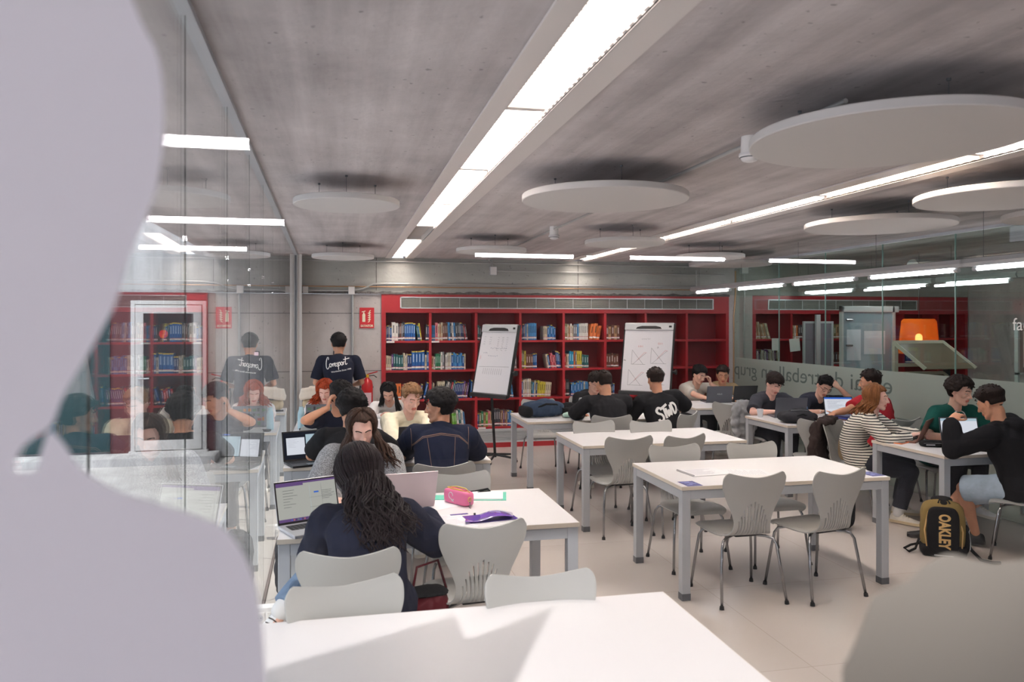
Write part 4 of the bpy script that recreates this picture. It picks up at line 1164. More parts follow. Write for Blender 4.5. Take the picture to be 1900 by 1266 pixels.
# ================================================================== people
UP = V((0, 0, 1))
def ik(a, b, l1, l2, hint):
    a, b, hint = V(a), V(b), V(hint)
    d = b - a; L = d.length
    if L > (l1 + l2) * 0.995:
        d = d.normalized() * (l1 + l2) * 0.995; b = a + d; L = d.length
    dn = d.normalized()
    x = (l1 * l1 - l2 * l2 + L * L) / (2 * L)
    h = math.sqrt(max(0.0, l1 * l1 - x * x))
    q = hint - dn * hint.dot(dn)
    q = q.normalized() if q.length > 1e-5 else frame_from(dn)[0]
    return a + dn * x + q * h, b

def capsule(mb, a, b, ra, rb, n=14):
    a, b = V(a), V(b)
    d = b - a
    if d.length < 1e-6: return
    d.normalize(); s, u = frame_from(d)
    rings = []
    for t in (-0.999, -0.86, -0.5, 0):
        rings.append((a + d * ra * t, ra * math.sqrt(1 - t * t)))
    for t in (0, 0.5, 0.86, 0.999):
        rings.append((b + d * rb * t, rb * math.sqrt(1 - t * t)))
    mb.rings([[c + (s * math.cos(2 * PI * k / n) + u * math.sin(2 * PI * k / n)) * r for k in range(n)] for c, r in rings])

def chain(mb, pts):
    for i in range(len(pts) - 1):
        capsule(mb, pts[i][0], pts[i + 1][0], pts[i][1], pts[i + 1][1])

def cone(mb, a, b, ra, rb, n=18, sx=1.0):
    a, b = V(a), V(b)
    s, u = frame_from(b - a)
    mb.rings([[c + (s * math.cos(2 * PI * k / n) * sx + u * math.sin(2 * PI * k / n)) * r for k in range(n)] for c, r in ((a, ra), (a.lerp(b, 0.5), (ra + rb) / 2), (b, rb))])

def torso(mb, P, M, N, r0, r1, prof, n=22):
    """loft along the bent spine; prof rows: (t, half width, half depth, forward shift)"""
    rings = []
    def cv(t):
        if t < 0: return P + (P - M).normalized() * (-t) * (N - P).length
        return P * (1 - t) ** 2 + (2 * M - 0.5 * P - 0.5 * N) * 2 * t * (1 - t) + N * t * t
    for t, rx, ry, sh in prof:
        p = cv(t); d = (cv(t + 0.02) - cv(t - 0.02)).normalized()
        r = r0.lerp(r1, max(0, min(1, t)))
        r = (r - d * r.dot(d)).normalized(); f = d.cross(r).normalized()
        p = p + f * sh
        rings.append([p + r * rx * math.copysign(abs(math.cos(a)) ** 0.85, math.cos(a)) + f * ry * math.copysign(abs(math.sin(a)) ** 0.95, math.sin(a)) for a in [2 * PI * k / n for k in range(n)]])
    mb.rings(rings)

def remesh(mb, name, voxel, smooth_it=3, mats=None, parent=None, fac=0.5):
    o = mb.build(name, mats or [], parent)
    m = o.modifiers.new('r', 'REMESH'); m.mode = 'VOXEL'; m.voxel_size = voxel; m.adaptivity = 0
    s = o.modifiers.new('s', 'SMOOTH'); s.factor = fac; s.iterations = smooth_it
    bake(o)
    o.data.polygons.foreach_set('use_smooth', [True] * len(o.data.polygons))
    if mats:
        o.data.materials.clear()
        for mm in (mats if isinstance(mats, (list, tuple)) else [mats]):
            o.data.materials.append(mm)
    return o

def sstep(a, b, x):
    t = max(0.0, min(1.0, (x - a) / (b - a))); return t * t * (3 - 2 * t)

SKIN = {}
def skin_mat(name, rgb):
    m = mat('skin_' + name, rgb, 0.5, var=0.05, vscale=20, spec=0.35)
    b = m.node_tree.nodes['Principled BSDF']
    b.inputs['Subsurface Weight'].default_value = 0.12
    b.inputs['Subsurface Radius'].default_value = (0.02, 0.008, 0.005)
    b.inputs['Subsurface Scale'].default_value = 0.4
    lip = mat('lips_' + name, (int(rgb[0] * 0.86), int(rgb[1] * 0.62), int(rgb[2] * 0.62)), 0.45)
    return m, lip
SK = {'fair': skin_mat('fair', (226, 178, 156)), 'pink': skin_mat('pink', (232, 184, 166)), 'tan': skin_mat('tan', (205, 150, 120)), 'olive': skin_mat('olive', (196, 144, 114))}
m_eyew = mat('eye_white', (226, 220, 214), 0.2)
m_iris = mat('eye_dark', (40, 28, 22), 0.2)
m_lash = mat('eyelash', (44, 30, 26), 0.7)

def hairm(name, rgb, rough=0.5):
    m = mat('hair_' + name, tuple(int(c * 0.86) for c in rgb), rough + 0.02, var=0.35, vscale=26, bump=0.35, bscale=120, spec=0.14, stretch=(2.5, 2.5, 0.4))
    return m

def person(label, pos, head, look, pitch=25, roll=0, facing=0, hz=0.51, skin='fair', sc=0.94, shoulder=0.178, hands=None, hand_dir=None, palm=None, elbow=None, feet=None, toes=None, knees=None,
           shirt=None, pants=(30, 32, 40), shoes=(228, 226, 222), hair=None, vox=0.006, twist=0, fem=False, stand=False, curl=25, eyes='down', nobody_legs=False, extra=None, group=None):
    """pos: pelvis x, y. head: centre of the head. look: direction of the face, 0 = +Y, counter-clockwise"""
    fa = math.radians(facing)
    fwd = V((-math.sin(fa), math.cos(fa), 0)); rgt = V((math.cos(fa), math.sin(fa), 0))
    P = V((pos[0], pos[1], hz)); H = V(head)
    la = math.radians(look); pt = math.radians(pitch); rl = math.radians(roll)
    HM = Matrix.Rotation(la, 3, 'Z') @ Matrix.Rotation(-pt, 3, 'X') @ Matrix.Rotation(rl, 3, 'Y')
    hup, hf, hr = HM @ UP, HM @ V((0, 1, 0)), HM @ V((1, 0, 0))
    axis = (H - P).normalized()
    nd = (hup * 0.55 + axis * 0.75 + UP * 0.25).normalized()
    N = H - nd * 0.165 * sc - hf * 0.012
    back = (-fwd + UP * 0.15)
    M, N2 = ik(P, N, 0.255 * sc, 0.285 * sc, back)
    if (N2 - N).length > 0.02:      # too far: slide the pelvis
        P = P + (N - N2); M = M + (N - N2)
    sp = (N - M).normalized()
    ta = math.radians(facing + twist)
    sr = V((math.cos(ta), math.sin(ta), 0)); sr = (sr - sp * sr.dot(sp)).normalized()
    sf = sp.cross(sr).normalized()
    Sc = N - sp * 0.055 * sc
    hands = hands or {}
    J = {}
    for side, sg in (('R', 1), ('L', -1)):
        J['sh' + side] = Sc + sr * sg * shoulder * sc + sf * 0.015
        J['hip' + side] = P + rgt * sg * 0.095 * sc
        hd = hands.get(side)
        if hd is None:
            hd = (P + fwd * 0.46 + rgt * sg * 0.14); hd.z = 0.775
        hint = (elbow or {}).get(side) or (rgt * sg * 0.6 - UP * 0.9 - fwd * 0.25)
        J['el' + side], J['wr' + side] = ik(J['sh' + side], V(hd), 0.285 * (0.5 + sc / 2), 0.25 * (0.5 + sc / 2), hint)
        if stand:
            kn = J['hip' + side] + fwd * 0.02 - UP * 0.42 * sc; an = kn - UP * (kn.z - 0.08)
        else:
            ft = (feet or {}).get(side)
            an = V(ft) if ft else (P + fwd * 0.36 + rgt * sg * 0.12 + UP * (0.085 - hz))
            kn, an = ik(J['hip' + side], an, 0.43 * sc, 0.42 * sc, (knees or {}).get(side) or (fwd * 0.6 + UP))
        J['kn' + side], J['an' + side] = kn, an
    root = V((pos[0], pos[1], 0))
    def off(o):
        o.location = (0, 0, 0)
    # ---------------- body
    mb = MB()
    if fem:
        prof = [(-0.17, 0.10, 0.08, 0), (-0.10, 0.160, 0.11, 0), (0.02, 0.165, 0.115, 0), (0.25, 0.128, 0.092, 0), (0.42, 0.122, 0.09, 0), (0.62, 0.140, 0.105, 0.01), (0.80, 0.150, 0.09, 0), (0.90, 0.125, 0.072, 0), (0.97, 0.075, 0.055, 0), (1.0, 0.05, 0.048, 0)]
    else:
        prof = [(-0.17, 0.10, 0.08, 0), (-0.10, 0.155, 0.11, 0), (0.02, 0.160, 0.115, 0), (0.25, 0.142, 0.10, 0), (0.42, 0.145, 0.102, 0), (0.62, 0.165, 0.115, 0.01), (0.80, 0.172, 0.10, 0), (0.90, 0.145, 0.08, 0), (0.97, 0.085, 0.06, 0), (1.0, 0.055, 0.05, 0)]
    torso(mb, P, M, N, rgt, sr, prof)
    nr = 0.047 if fem else 0.055
    hb = H - hup * 0.06 - hf * 0.018
    chain(mb, [(N - sp * 0.03, nr + 0.012), (N + (hb - N) * 0.4, nr), (hb, nr)])
    for side, sg in (('R', 1), ('L', -1)):
        sh, el, wr = J['sh' + side], J['el' + side], J['wr' + side]
        ar = 0.9 if fem else 1.0
        chain(mb, [(N - sp * 0.02 + sr * sg * 0.03, 0.045), (sh - sr * sg * 0.02, 0.052 * ar)])
        chain(mb, [(sh, 0.056 * ar), (sh.lerp(el, 0.35), 0.048 * ar), (el, 0.037 * ar), (el.lerp(wr, 0.3), 0.039 * ar), (el.lerp(wr, 0.75), 0.029 * ar), (wr, 0.025 * ar)])
        hp, kn, an = J['hip' + side], J['kn' + side], J['an' + side]
        chain(mb, [(hp, 0.088), (hp.lerp(kn, 0.4), 0.078), (kn, 0.054), (kn.lerp(an, 0.3), 0.054), (kn.lerp(an, 0.7), 0.038), (an, 0.034)])
        tdir = V((toes or {}).get(side) or (fwd + rgt * sg * 0.15)).normalized()
        capsule(mb, an - UP * 0.02, an - UP * 0.045 + tdir * 0.08, 0.026, 0.018)
        J['toe' + side] = tdir
        # hand
        d = V((hand_dir or {}).get(side) or (wr - el)).normalized()
        n = V((palm or {}).get(side) or (0, 0, -1))
        n = (n - d * n.dot(d)).normalized()
        th = d.cross(n).normalized() * (1 if side == 'R' else -1)
        hs = sc * (0.93 if fem else 1.0)
        # palm as a flat loft
        rings = []
        for q, w, t in ((-0.01, 0.024, 0.018), (0.02, 0.033, 0.017), (0.06, 0.041, 0.015), (0.088, 0.040, 0.012), (0.096, 0.034, 0.008)):
            c = wr + d * q * hs
            rings.append([c + th * math.cos(2 * PI * k / 14) * w * hs + n * math.sin(2 * PI * k / 14) * t * hs for k in range(14)])
        mb.rings(rings)
        cu = curl[side] if isinstance(curl, dict) else curl
        for fi, (o_, Lf) in enumerate(((0.030, 0.072), (0.010, 0.080), (-0.010, 0.075), (-0.029, 0.060))):
            p = wr + d * 0.086 * hs + th * o_ * hs
            dd = (d + th * o_ * 2.2).normalized()
            ang = 0; pts = [(p - dd * 0.01, 0.0092 * hs)]
            for sgm, fr in enumerate((0.45, 0.31, 0.24)):
                ang += math.radians(cu * (0.8 if sgm == 0 else 1.0) + fi * 3)
                p = p + (dd * math.cos(ang) + n * math.sin(ang)) * Lf * fr * hs
                pts.append((p, (0.0088, 0.0080, 0.0070)[sgm] * hs))
            chain(mb, pts)
        p0 = wr + d * 0.022 * hs + th * 0.022 * hs
        p1 = p0 + (d * 0.6 + th * 0.75 + n * 0.25).normalized() * 0.042 * hs
        p2 = p1 + (d * 0.85 + th * 0.35 + n * 0.35).normalized() * 0.032 * hs
        p3 = p2 + (d * 0.95 + n * 0.3).normalized() * 0.024 * hs
        chain(mb, [(p0, 0.015 * hs), (p1, 0.0115 * hs), (p2, 0.0100 * hs), (p3, 0.0082 * hs)])
    # head
    hsz = sc * (0.98 if fem else 1.03)
    def hp_(x, y, z): return H + (hr * x + hf * y + hup * z) * hsz
    HM4 = HM
    def el_(x, y, z, a, b, c, tilt=None, n=18, m=12):
        Mx = HM4 if tilt is None else HM4 @ tilt
        mb.ell(hp_(x, y, z), a * hsz, b * hsz, c * hsz, n, m, Mx)
    el_(0, -0.014, 0.036, 0.077, 0.095, 0.086)
    el_(0, 0.030, 0.010, 0.066, 0.066, 0.070)
    el_(0, 0.030, -0.040, 0.056, 0.058, 0.066)
    capsule(mb, hp_(-0.012, 0.066, -0.096), hp_(0.012, 0.066, -0.096), 0.020 * hsz, 0.020 * hsz)
    for s_ in (-1, 1):
        chain(mb, [(hp_(s_ * 0.056, 0.0, -0.03), 0.020 * hsz), (hp_(s_ * 0.048, 0.012, -0.068), 0.019 * hsz), (hp_(s_ * 0.022, 0.058, -0.092), 0.020 * hsz)])
        el_(s_ * 0.036, 0.058, -0.020, 0.026, 0.024, 0.024)
        capsule(mb, hp_(s_ * 0.010, 0.090, 0.028), hp_(s_ * 0.044, 0.074, 0.030), 0.0105 * hsz, 0.010 * hsz)
        el_(s_ * 0.013, 0.094, -0.030, 0.010, 0.012, 0.009)
        # ear: shell of two blobs
        T_ = Matrix.Rotation(math.radians(s_ * 22), 3, 'Z')
        el_(s_ * 0.080, -0.010, 0.002, 0.009, 0.020, 0.031, T_)
        el_(s_ * 0.076, -0.004, -0.022, 0.008, 0.012, 0.014, T_)
    chain(mb, [(hp_(0, 0.088, 0.022), 0.0105 * hsz), (hp_(0, 0.100, -0.006), 0.0105 * hsz), (hp_(0, 0.111, -0.026), 0.0125 * hsz)])
    capsule(mb, hp_(-0.017, 0.086, -0.055), hp_(0.017, 0.086, -0.055), 0.0075 * hsz, 0.0075 * hsz)
    capsule(mb, hp_(-0.014, 0.085, -0.067), hp_(0.014, 0.085, -0.067), 0.0085 * hsz, 0.0085 * hsz)
    if extra: extra(mb, 'body', J, locals())
    m_sk, m_lip = SK[skin]
    body = remesh(mb, 'person', vox, 3, [m_sk, m_lip])
    HI = HM.transposed()
    for p in body.data.polygons:
        q = HI @ (V(p.center) - H) / hsz
        if abs(q.x) < 0.026 - abs(q.z + 0.061) * 0.6 and -0.074 < q.z < -0.049 and q.y > 0.075:
            p.material_index = 1
    body.data.transform(Matrix.Translation(-root)); body.location = root
    tag(body, label, 'person', group)
    def part(o):
        o.data.transform(Matrix.Translation(-root)); o.parent = body; o.location = (0, 0, 0)
        return o
    # ---------------- eyes and brows
    hairc = mat('brow_' + (hair or {}).get('name', 'dark'), tuple(int(c * 0.75) for c in (hair or {}).get('rgb', (40, 30, 26))), 0.8)
    for s_ in (-1, 1):
        e = MB()
        if eyes == 'open':
            e.m = 0; e.ell(hp_(s_ * 0.031, 0.0775, 0.006), 0.0130 * hsz, 0.0090 * hsz, 0.0052 * hsz, 14, 8, HM)
            e.m = 1; e.ell(hp_(s_ * 0.031, 0.0845, 0.006), 0.0052 * hsz, 0.0035 * hsz, 0.0052 * hsz, 10, 6, HM)
            e.m = 2; e.ribbon([(s_ * 0.031 + 0.015 * t, 0.0125 - 0.006 * t * t) for t in (-1, -.5, 0, .5, 1)], 0.003, lambda u, v, h: hp_(u, 0.0835 - abs(abs(u) - 0.028) * 0.5 + h * 2, v))
        else:
            e.m = 2
            e.ribbon([(s_ * 0.031 + 0.014 * t, -0.001 + 0.004 * t * t) for t in (-1, -.5, 0, .5, 1)], 0.004, lambda u, v, h: hp_(u, 0.0815 - max(0, abs(u) - 0.028) * 0.55 + h * 2, v))
        part(e.build('eye', [m_eyew, m_iris, m_lash], None, smooth=40))
        b = MB()
        b.ribbon([(s_ * (0.031 + 0.020 * t), 0.034 + 0.003 * (1 - (t - 0.2) ** 2) - (0.004 if t > 0.7 else 0)) for t in (-1, -.6, -.2, .2, .6, 1)], 0.0065, lambda u, v, h: hp_(u, 0.0985 - max(0, abs(u) - 0.012) * 0.52 + h * 2.0, v))
        part(b.build('eyebrow', hairc, None, smooth=40))
    # ---------------- shirt
    if shirt:
        sm = shirt['mat']; loose = shirt.get('loose', 0.014); lg = shirt.get('sleeve', 'short')
        mb = MB()
        hem = shirt.get('hem', -0.14)
        tp = [r for r in prof if r[0] < 0.95]
        rows = [(hem, 0.172 + loose, 0.134 + loose, 0)] + [(t, rx + loose + (0.022 if t < 0.1 else 0.010 if t < 0.5 else 0), ry + loose + (0.022 if t < 0.1 else 0.008 if t < 0.5 else 0), s0) for t, rx, ry, s0 in tp if t > hem + 0.05]
        nk = shirt.get('neck', 0.072)
        rows += [(0.965, nk + 0.02, nk + 0.006, 0.0), (1.0 + shirt.get('collar', 0.0), nk, nk - 0.006, 0.0)]
        torso(mb, P, M, N, rgt, sr, rows)
        for side, sg in (('R', 1), ('L', -1)):
            sh, el, wr = J['sh' + side], J['el' + side], J['wr' + side]
            chain(mb, [(N - sp * 0.035 + sr * sg * 0.04, 0.048 + loose * 0.6), (sh - sr * sg * 0.015, 0.054 + loose)])
            capsule(mb, sh, sh.lerp(el, 0.15), 0.058 + loose, 0.056 + loose)
            if lg == 'short':
                f = shirt.get('frac', 0.62)
                cone(mb, sh, sh.lerp(el, f), 0.056 + loose, 0.052 + loose * 1.3)
            else:
                cw = shirt.get('cuff', 0.036)
                chain(mb, [(sh.lerp(el, 0.1), 0.056 + loose), (sh.lerp(el, 0.55), 0.050 + loose), (el, 0.046 + loose), (el.lerp(wr, 0.35), 0.046 + loose), (el.lerp(wr, 0.8), 0.036 + loose)])
                cone(mb, el.lerp(wr, 0.7), el.lerp(wr, shirt.get('frac', 0.97)), 0.04 + loose, cw)
        if shirt.get('extra'): shirt['extra'](mb, locals())
        so = remesh(mb, shirt.get('name', 'tshirt'), max(vox * 1.25, 0.007), 3, [sm])
        amp = shirt.get('amp', 0.006); so_seed = pos[0] * 3.1
        nrms = [v.normal.copy() for v in so.data.vertices]
        for v, nn in zip(so.data.vertices, nrms):
            c = v.co
            w = noise.noise(V((c.x * 9 + so_seed, c.y * 9, c.z * 7))) * 0.6 + (1 - abs(noise.noise(V((c.x * 14 + so_seed, c.y * 14, c.z * 6 + c.x * 6))) * 2.4)) * 0.35
            v.co = c + nn * w * amp
        if shirt.get('post'): shirt['post'](so, locals())
        part(so)
    # ---------------- trousers
    if pants and not nobody_legs:
        pl = pants if isinstance(pants, dict) else {'rgb': pants}
        pm = mat('cloth_pants_%d_%d_%d' % pl['rgb'], pl['rgb'], 0.85, var=0.12, vscale=14, bump=0.3, bscale=120)
        mb = MB()
        torso(mb, P, M, N, rgt, sr, [(-0.19, 0.09, 0.08, 0), (-0.12, 0.160, 0.118, 0), (0.0, 0.166, 0.120, 0), (0.07, 0.140, 0.100, 0)])
        fr = pl.get('frac', 0.93)
        for side in 'RL':
            hp, kn, an = J['hip' + side], J['kn' + side], J['an' + side]
            w = pl.get('w', 0.012)
            if fr > 0:
                chain(mb, [(hp, 0.094 + w), (hp.lerp(kn, 0.5), 0.080 + w), (kn, 0.060 + w)])
                chain(mb, [(kn, 0.060 + w), (kn.lerp(an, fr * 0.6), 0.053 + w)])
                cone(mb, kn.lerp(an, fr * 0.5), kn.lerp(an, fr), 0.055 + w, 0.048 + w)
            else:
                chain(mb, [(hp, 0.094 + w), (hp.lerp(kn, 0.6), 0.088 + w)])
                cone(mb, hp.lerp(kn, 0.5), hp.lerp(kn, 1 + fr), 0.09 + w, 0.082 + w)
        po = remesh(mb, 'trousers' if fr > 0 else 'shorts', max(vox * 1.4, 0.009), 3, [pm])
        nrms = [v.normal.copy() for v in po.data.vertices]
        for v, nn in zip(po.data.vertices, nrms):
            c = v.co
            v.co = c + nn * noise.noise(V((c.x * 12, c.y * 12, c.z * 10))) * 0.006
        part(po)
        scn = shoes if isinstance(shoes, dict) else {'rgb': shoes}
        s1 = mat('shoe_%d_%d_%d' % scn['rgb'], scn['rgb'], 0.6, var=0.08, vscale=30); s2 = mat('sole_%d_%d_%d' % scn.get('sole', (225, 218, 205)), scn.get('sole', (225, 218, 205)), 0.6)
        for side, sg in (('R', 1), ('L', -1)):
            an = J['an' + side]; td = J['toe' + side]
            up = (an - J['kn' + side]).normalized() * -1
            if td.z == 0 and an.z < 0.12: up = UP
            up = (up - td * up.dot(td)).normalized(); sd = td.cross(up).normalized()
            base = an - up * 0.078
            mb = MB(); n = 16
            rows = [(-0.065, 0.026, 0.055), (-0.055, 0.034, 0.075), (-0.02, 0.037, 0.088), (0.03, 0.038, 0.085), (0.08, 0.043, 0.062), (0.13, 0.047, 0.046), (0.175, 0.042, 0.036), (0.195, 0.028, 0.026)]
            rings = []
            for y, w, h in rows:
                ring = []
                for k in range(n):
                    a = 2 * PI * k / n
                    zz = math.sin(a); xx = math.cos(a)
                    if zz < 0: ring.append(base + td * y + sd * w * math.copysign(abs(xx) ** 0.5, xx) + up * 0.018 * (1 + zz))
                    else: ring.append(base + td * y + sd * w * xx + up * (0.018 + (h - 0.018) * zz))
                rings.append(ring)
            mb.rings(rings)
            sh_o = mb.build('shoe', [s1], None, smooth=60)
            part(sh_o)
            mb = MB()
            mb.rings([[base + td * (y + 0.004 * (1 if y > 0.1 else -1)) + sd * (w + 0.003) * x_ + up * z_ for x_, z_ in ((-1, 0), (1, 0), (1, 0.024), (-1, 0.024))] for y, w, h in rows])
            so_ = mb.build('sole', [s2], None)
            so_.data.transform(Matrix.Translation(-root)); so_.parent = sh_o
            mb = MB()
            for q in (0.035, 0.055, 0.075, 0.095):
                hh = 0.085 - (q - 0.03) * 0.42
                mb.tube([base + td * q + sd * sx + up * (hh + 0.003 - abs(sx) * 0.25) for sx in (-0.022, 0, 0.022)], 0.0028, 5)
            l_ = mb.build('laces', [s2], None); l_.data.transform(Matrix.Translation(-root)); l_.parent = sh_o
            if scn.get('sock'):
                mb = MB(); capsule(mb, an, an + (J['kn' + side] - an).normalized() * 0.07, 0.044, 0.046)
                part(mb.build('sock', mat('sock_grey', scn['sock'], 0.9), None, smooth='all'))
    # ---------------- hair
    if hair:
        hm = hairm(hair['name'], hair['rgb'], hair.get('rough', 0.5))
        mb = MB()
        top = hair.get('top', 0.026); side_t = hair.get('side', 0.010); curlA = hair.get('curl', 0.0); cf = hair.get('freq', 45)
        long_ = hair.get('long', False)
        front_z = hair.get('front', 0.072); nape = hair.get('nape', -0.055)
        na, nb = (72, 48) if vox < 0.0065 else (56, 36)
        A = (0.079, 0.098, 0.094); C0 = V((0, -0.014, 0.032))
        rings = []
        for i in range(nb + 1):
            el = -PI / 2 + PI * i / nb
            ring = []
            for k in range(na):
                az = 2 * PI * k / na      # 0 = face
                dx, dy, dz = math.sin(az) * math.cos(el), math.cos(az) * math.cos(el), math.sin(el)
                base = V((A[0] * dx, A[1] * dy, A[2] * dz * (1.15 if dz < 0 else 1.0))) + C0
                aa = abs(((az + PI) % (2 * PI)) - PI)     # 0 face .. pi back
                if aa < 0.75: zh = front_z + 0.004 * math.sin(az * 5)
                elif aa < 1.25: zh = front_z + (0.012 - front_z) * sstep(0.75, 1.25, aa) - (0.0 if not long_ else 0.05 * sstep(0.9, 1.25, aa))
                elif aa < 1.75: zh = (0.012 if not long_ else -0.05) + ((nape if not long_ else -0.08) - (0.012 if not long_ else -0.05)) * sstep(1.45, 1.75, aa)
                else: zh = nape if not long_ else -0.08
                # clear of the ears
                w = sstep(zh - 0.006, zh + 0.012, base.z)
                hi = sstep(hair.get('fade', 0.03), hair.get('fade', 0.03) + 0.045, base.z)
                t = side_t + (top - side_t) * hi
                if aa < 1.0: t += hair.get('quiff', 0.0) * sstep(0.05, 0.10, base.z)
                nrm = V((dx, dy, dz))
                if curlA:
                    q = base * cf + V((pos[0] * 7, 0, 0))
                    t += curlA * hi * (1.0 - 2.2 * abs(noise.noise(q))) + curlA * 0.4 * noise.noise(q * 2.3)
                else:
                    t += 0.0035 * noise.noise(V((az * 16, el * 2.5, pos[0]))) + 0.004 * hi * noise.noise(base * 30)
                if hair.get('part'):
                    t -= 0.007 * math.exp(-((base.x + hair['part'][0]) / 0.006) ** 2) * (1 if base.y > -0.05 and base.z > 0.05 else 0)
                r = t * w - 0.016 * (1 - w)
                p = base + nrm * r
                ring.append(hp_(*p))
            rings.append(ring)
        mb.rings(rings)
        # fringe tufts for texture
        rr = random.Random(int(pos[0] * 1000 + 7))
        for _ in range(hair.get('tufts', 0 if long_ else 60)):
            az = rr.uniform(-PI, PI); el = rr.uniform(0.25, 1.45)
            d_ = V((math.sin(az) * math.cos(el), math.cos(az) * math.cos(el), math.sin(el)))
            b_ = V((A[0] * d_.x, A[1] * d_.y, A[2] * d_.z)) + C0 + d_ * top * 0.7
            tg = V((rr.uniform(-1, 1), rr.uniform(-0.2, 1), rr.uniform(-0.3, 0.5))); tg = (tg - d_ * tg.dot(d_)).normalized()
            L_ = hair.get('tuft_len', 0.028)
            pts = [hp_(*(b_ + tg * L_ * q + d_ * (0.010 * math.sin(q * PI)) + V((0.003, 0, 0)) * math.sin(q * 9))) for q in (-0.2, 0.2, 0.6, 1.0)]
            mb.tube(pts, [0.004, 0.007, 0.0055, 0.0015], 5)
        # long locks
        for lk in hair.get('locks', []):
            az0, az1, n_, end, spread, wave = lk[:6]
            for j in range(n_):
                f = (j + rr.random()) / n_
                az = math.radians(az0 + (az1 - az0) * f)
                pts = []; rad = []
                lift = rr.uniform(top * 0.75, top + 0.008) + 0.002; fine = lk[7] if len(lk) > 7 else 1.0
                e0 = rr.uniform(1.0, 1.5)
                for s_ in range(6):
                    el = e0 + (-0.55 - e0) * s_ / 5
                    d_ = V((math.sin(az) * math.cos(el), math.cos(az) * math.cos(el), math.sin(el)))
                    b_ = V((A[0] * d_.x, A[1] * d_.y, A[2] * d_.z)) + C0 + d_ * lift
                    pts.append(hp_(*b_)); rad.append(0.009 * fine)
                E = V(end) + V((rr.uniform(-1, 1) * spread, rr.uniform(-1, 1) * spread, rr.uniform(-0.6, 0.6) * spread))
                st = pts[-1]; ph = rr.uniform(0, 6.3)
                side_v = hr
                for s_ in range(1, 11):
                    q = s_ / 10
                    p = st.lerp(E, q) + (hup * -0.0) + side_v * math.sin(ph + q * 11) * wave * (0.3 + q) + hf * math.cos(ph + q * 9) * wave * 0.6
                    p = p + (UP * 0.04 * math.sin(q * PI) if len(lk) > 6 and lk[6] else V((0, 0, 0)))
                    pts.append(p); rad.append((0.0095 - 0.007 * q * q) * fine)
                mb.tube(pts, rad, 5)
        part(mb.build('hair', [hm], None, smooth='all'))
    return body, locals()

def cloth(name, rgb, **k):
    d = dict(rough=0.9, var=0.05, vscale=12, bump=0.10, bscale=220, spec=0.15)
    d.update(k)
    return mat('cloth_' + name, rgb, **d)
def striped_cloth():
    m = bpy.data.materials.new('cloth_breton_stripes'); m.use_nodes = True
    nt = m.node_tree; N = nt.nodes.new; L = nt.links.new
    b = nt.nodes['Principled BSDF']; b.inputs['Roughness'].default_value = 0.9
    tc = N('ShaderNodeTexCoord'); w = N('ShaderNodeTexWave'); w.wave_type = 'BANDS'; w.bands_direction = 'Z'
    w.inputs['Scale'].default_value = 13.5; w.inputs['Distortion'].default_value = 1.0; w.inputs['Detail'].default_value = 1; w.inputs['Detail Scale'].default_value = 0.6
    r = N('ShaderNodeValToRGB'); r.color_ramp.interpolation = 'CONSTANT'
    r.color_ramp.elements[0].position = 0.0; r.color_ramp.elements[1].position = 0.32
    r.color_ramp.elements[0].color = (*lin((30, 28, 32)), 1); r.color_ramp.elements[1].color = (*lin((226, 218, 204)), 1)
    L(tc.outputs['Object'], w.inputs['Vector']); L(w.outputs['Fac'], r.inputs[0]); L(r.outputs[0], b.inputs['Base Color'])
    return m
def heather(name, a, b_):
    m = bpy.data.materials.new(name); m.use_nodes = True
    nt = m.node_tree; N = nt.nodes.new; L = nt.links.new
    b = nt.nodes['Principled BSDF']; b.inputs['Roughness'].default_value = 0.95
    tc = N('ShaderNodeTexCoord'); n = N('ShaderNodeTexNoise'); n.inputs['Scale'].default_value = 170; n.inputs['Detail'].default_value = 3
    r = N('ShaderNodeValToRGB'); r.color_ramp.elements[0].position = 0.4; r.color_ramp.elements[1].position = 0.6
    r.color_ramp.elements[0].color = (*lin(a), 1); r.color_ramp.elements[1].color = (*lin(b_), 1)
    bp = N('ShaderNodeBump'); bp.inputs['Strength'].default_value = 0.5; bp.inputs['Distance'].default_value = 0.006
    L(tc.outputs['Object'], n.inputs['Vector']); L(n.outputs['Fac'], r.inputs[0]); L(r.outputs[0], b.inputs['Base Color']); L(n.outputs['Fac'], bp.inputs['Height']); L(bp.outputs[0], b.inputs['Normal'])
    return m

# a design printed on a garment: the 2D outline is laid onto the cloth
def print_on(body, garment, origin, U, Vv, Nn, items, m, name='print', lift=0.0035):
    """items: list of ('text', string, size, dx, dy, width, shear) or ('line', pts, width)"""
    me = garment.data
    bv = BVHTree.FromPolygons([tuple(v.co) for v in me.vertices], [tuple(p.vertices) for p in me.polygons])
    root = body.location
    o = V(origin) - root; U = V(U).normalized(); Vv = V(Vv).normalized(); Nn = V(Nn).normalized()
    def fn(u, v, h=0.0):
        p = o + U * u + Vv * v + Nn * 0.35
        hit = bv.ray_cast(p, -Nn, 0.8)
        if hit[0] is None:
            return o + U * u + Vv * v
        return hit[0] + Nn * (lift + h)
    mb = MB()
    for it in items:
        if it[0] == 'line':
            pts = it[1]; den = []
            for a, b in zip(pts[:-1], pts[1:]):
                L_ = math.dist(a, b); k = max(1, int(L_ / 0.008))
                den += [(a[0] + (b[0] - a[0]) * j / k, a[1] + (b[1] - a[1]) * j / k) for j in range(k)]
            den.append(pts[-1])
            mb.ribbon(den, it[2], fn, 0.0008)
    if mb.v:
        q = mb.build(name, m, body)
    for it in items:
        if it[0] == 'text':
            _, s, size, dx, dy, width, shear = it
            text_obj(name, s, size, m, lambda x, y, z: fn(x + dx, y + dy, 0.0006), body, width=width, shear=shear, bold=size * 0.02)
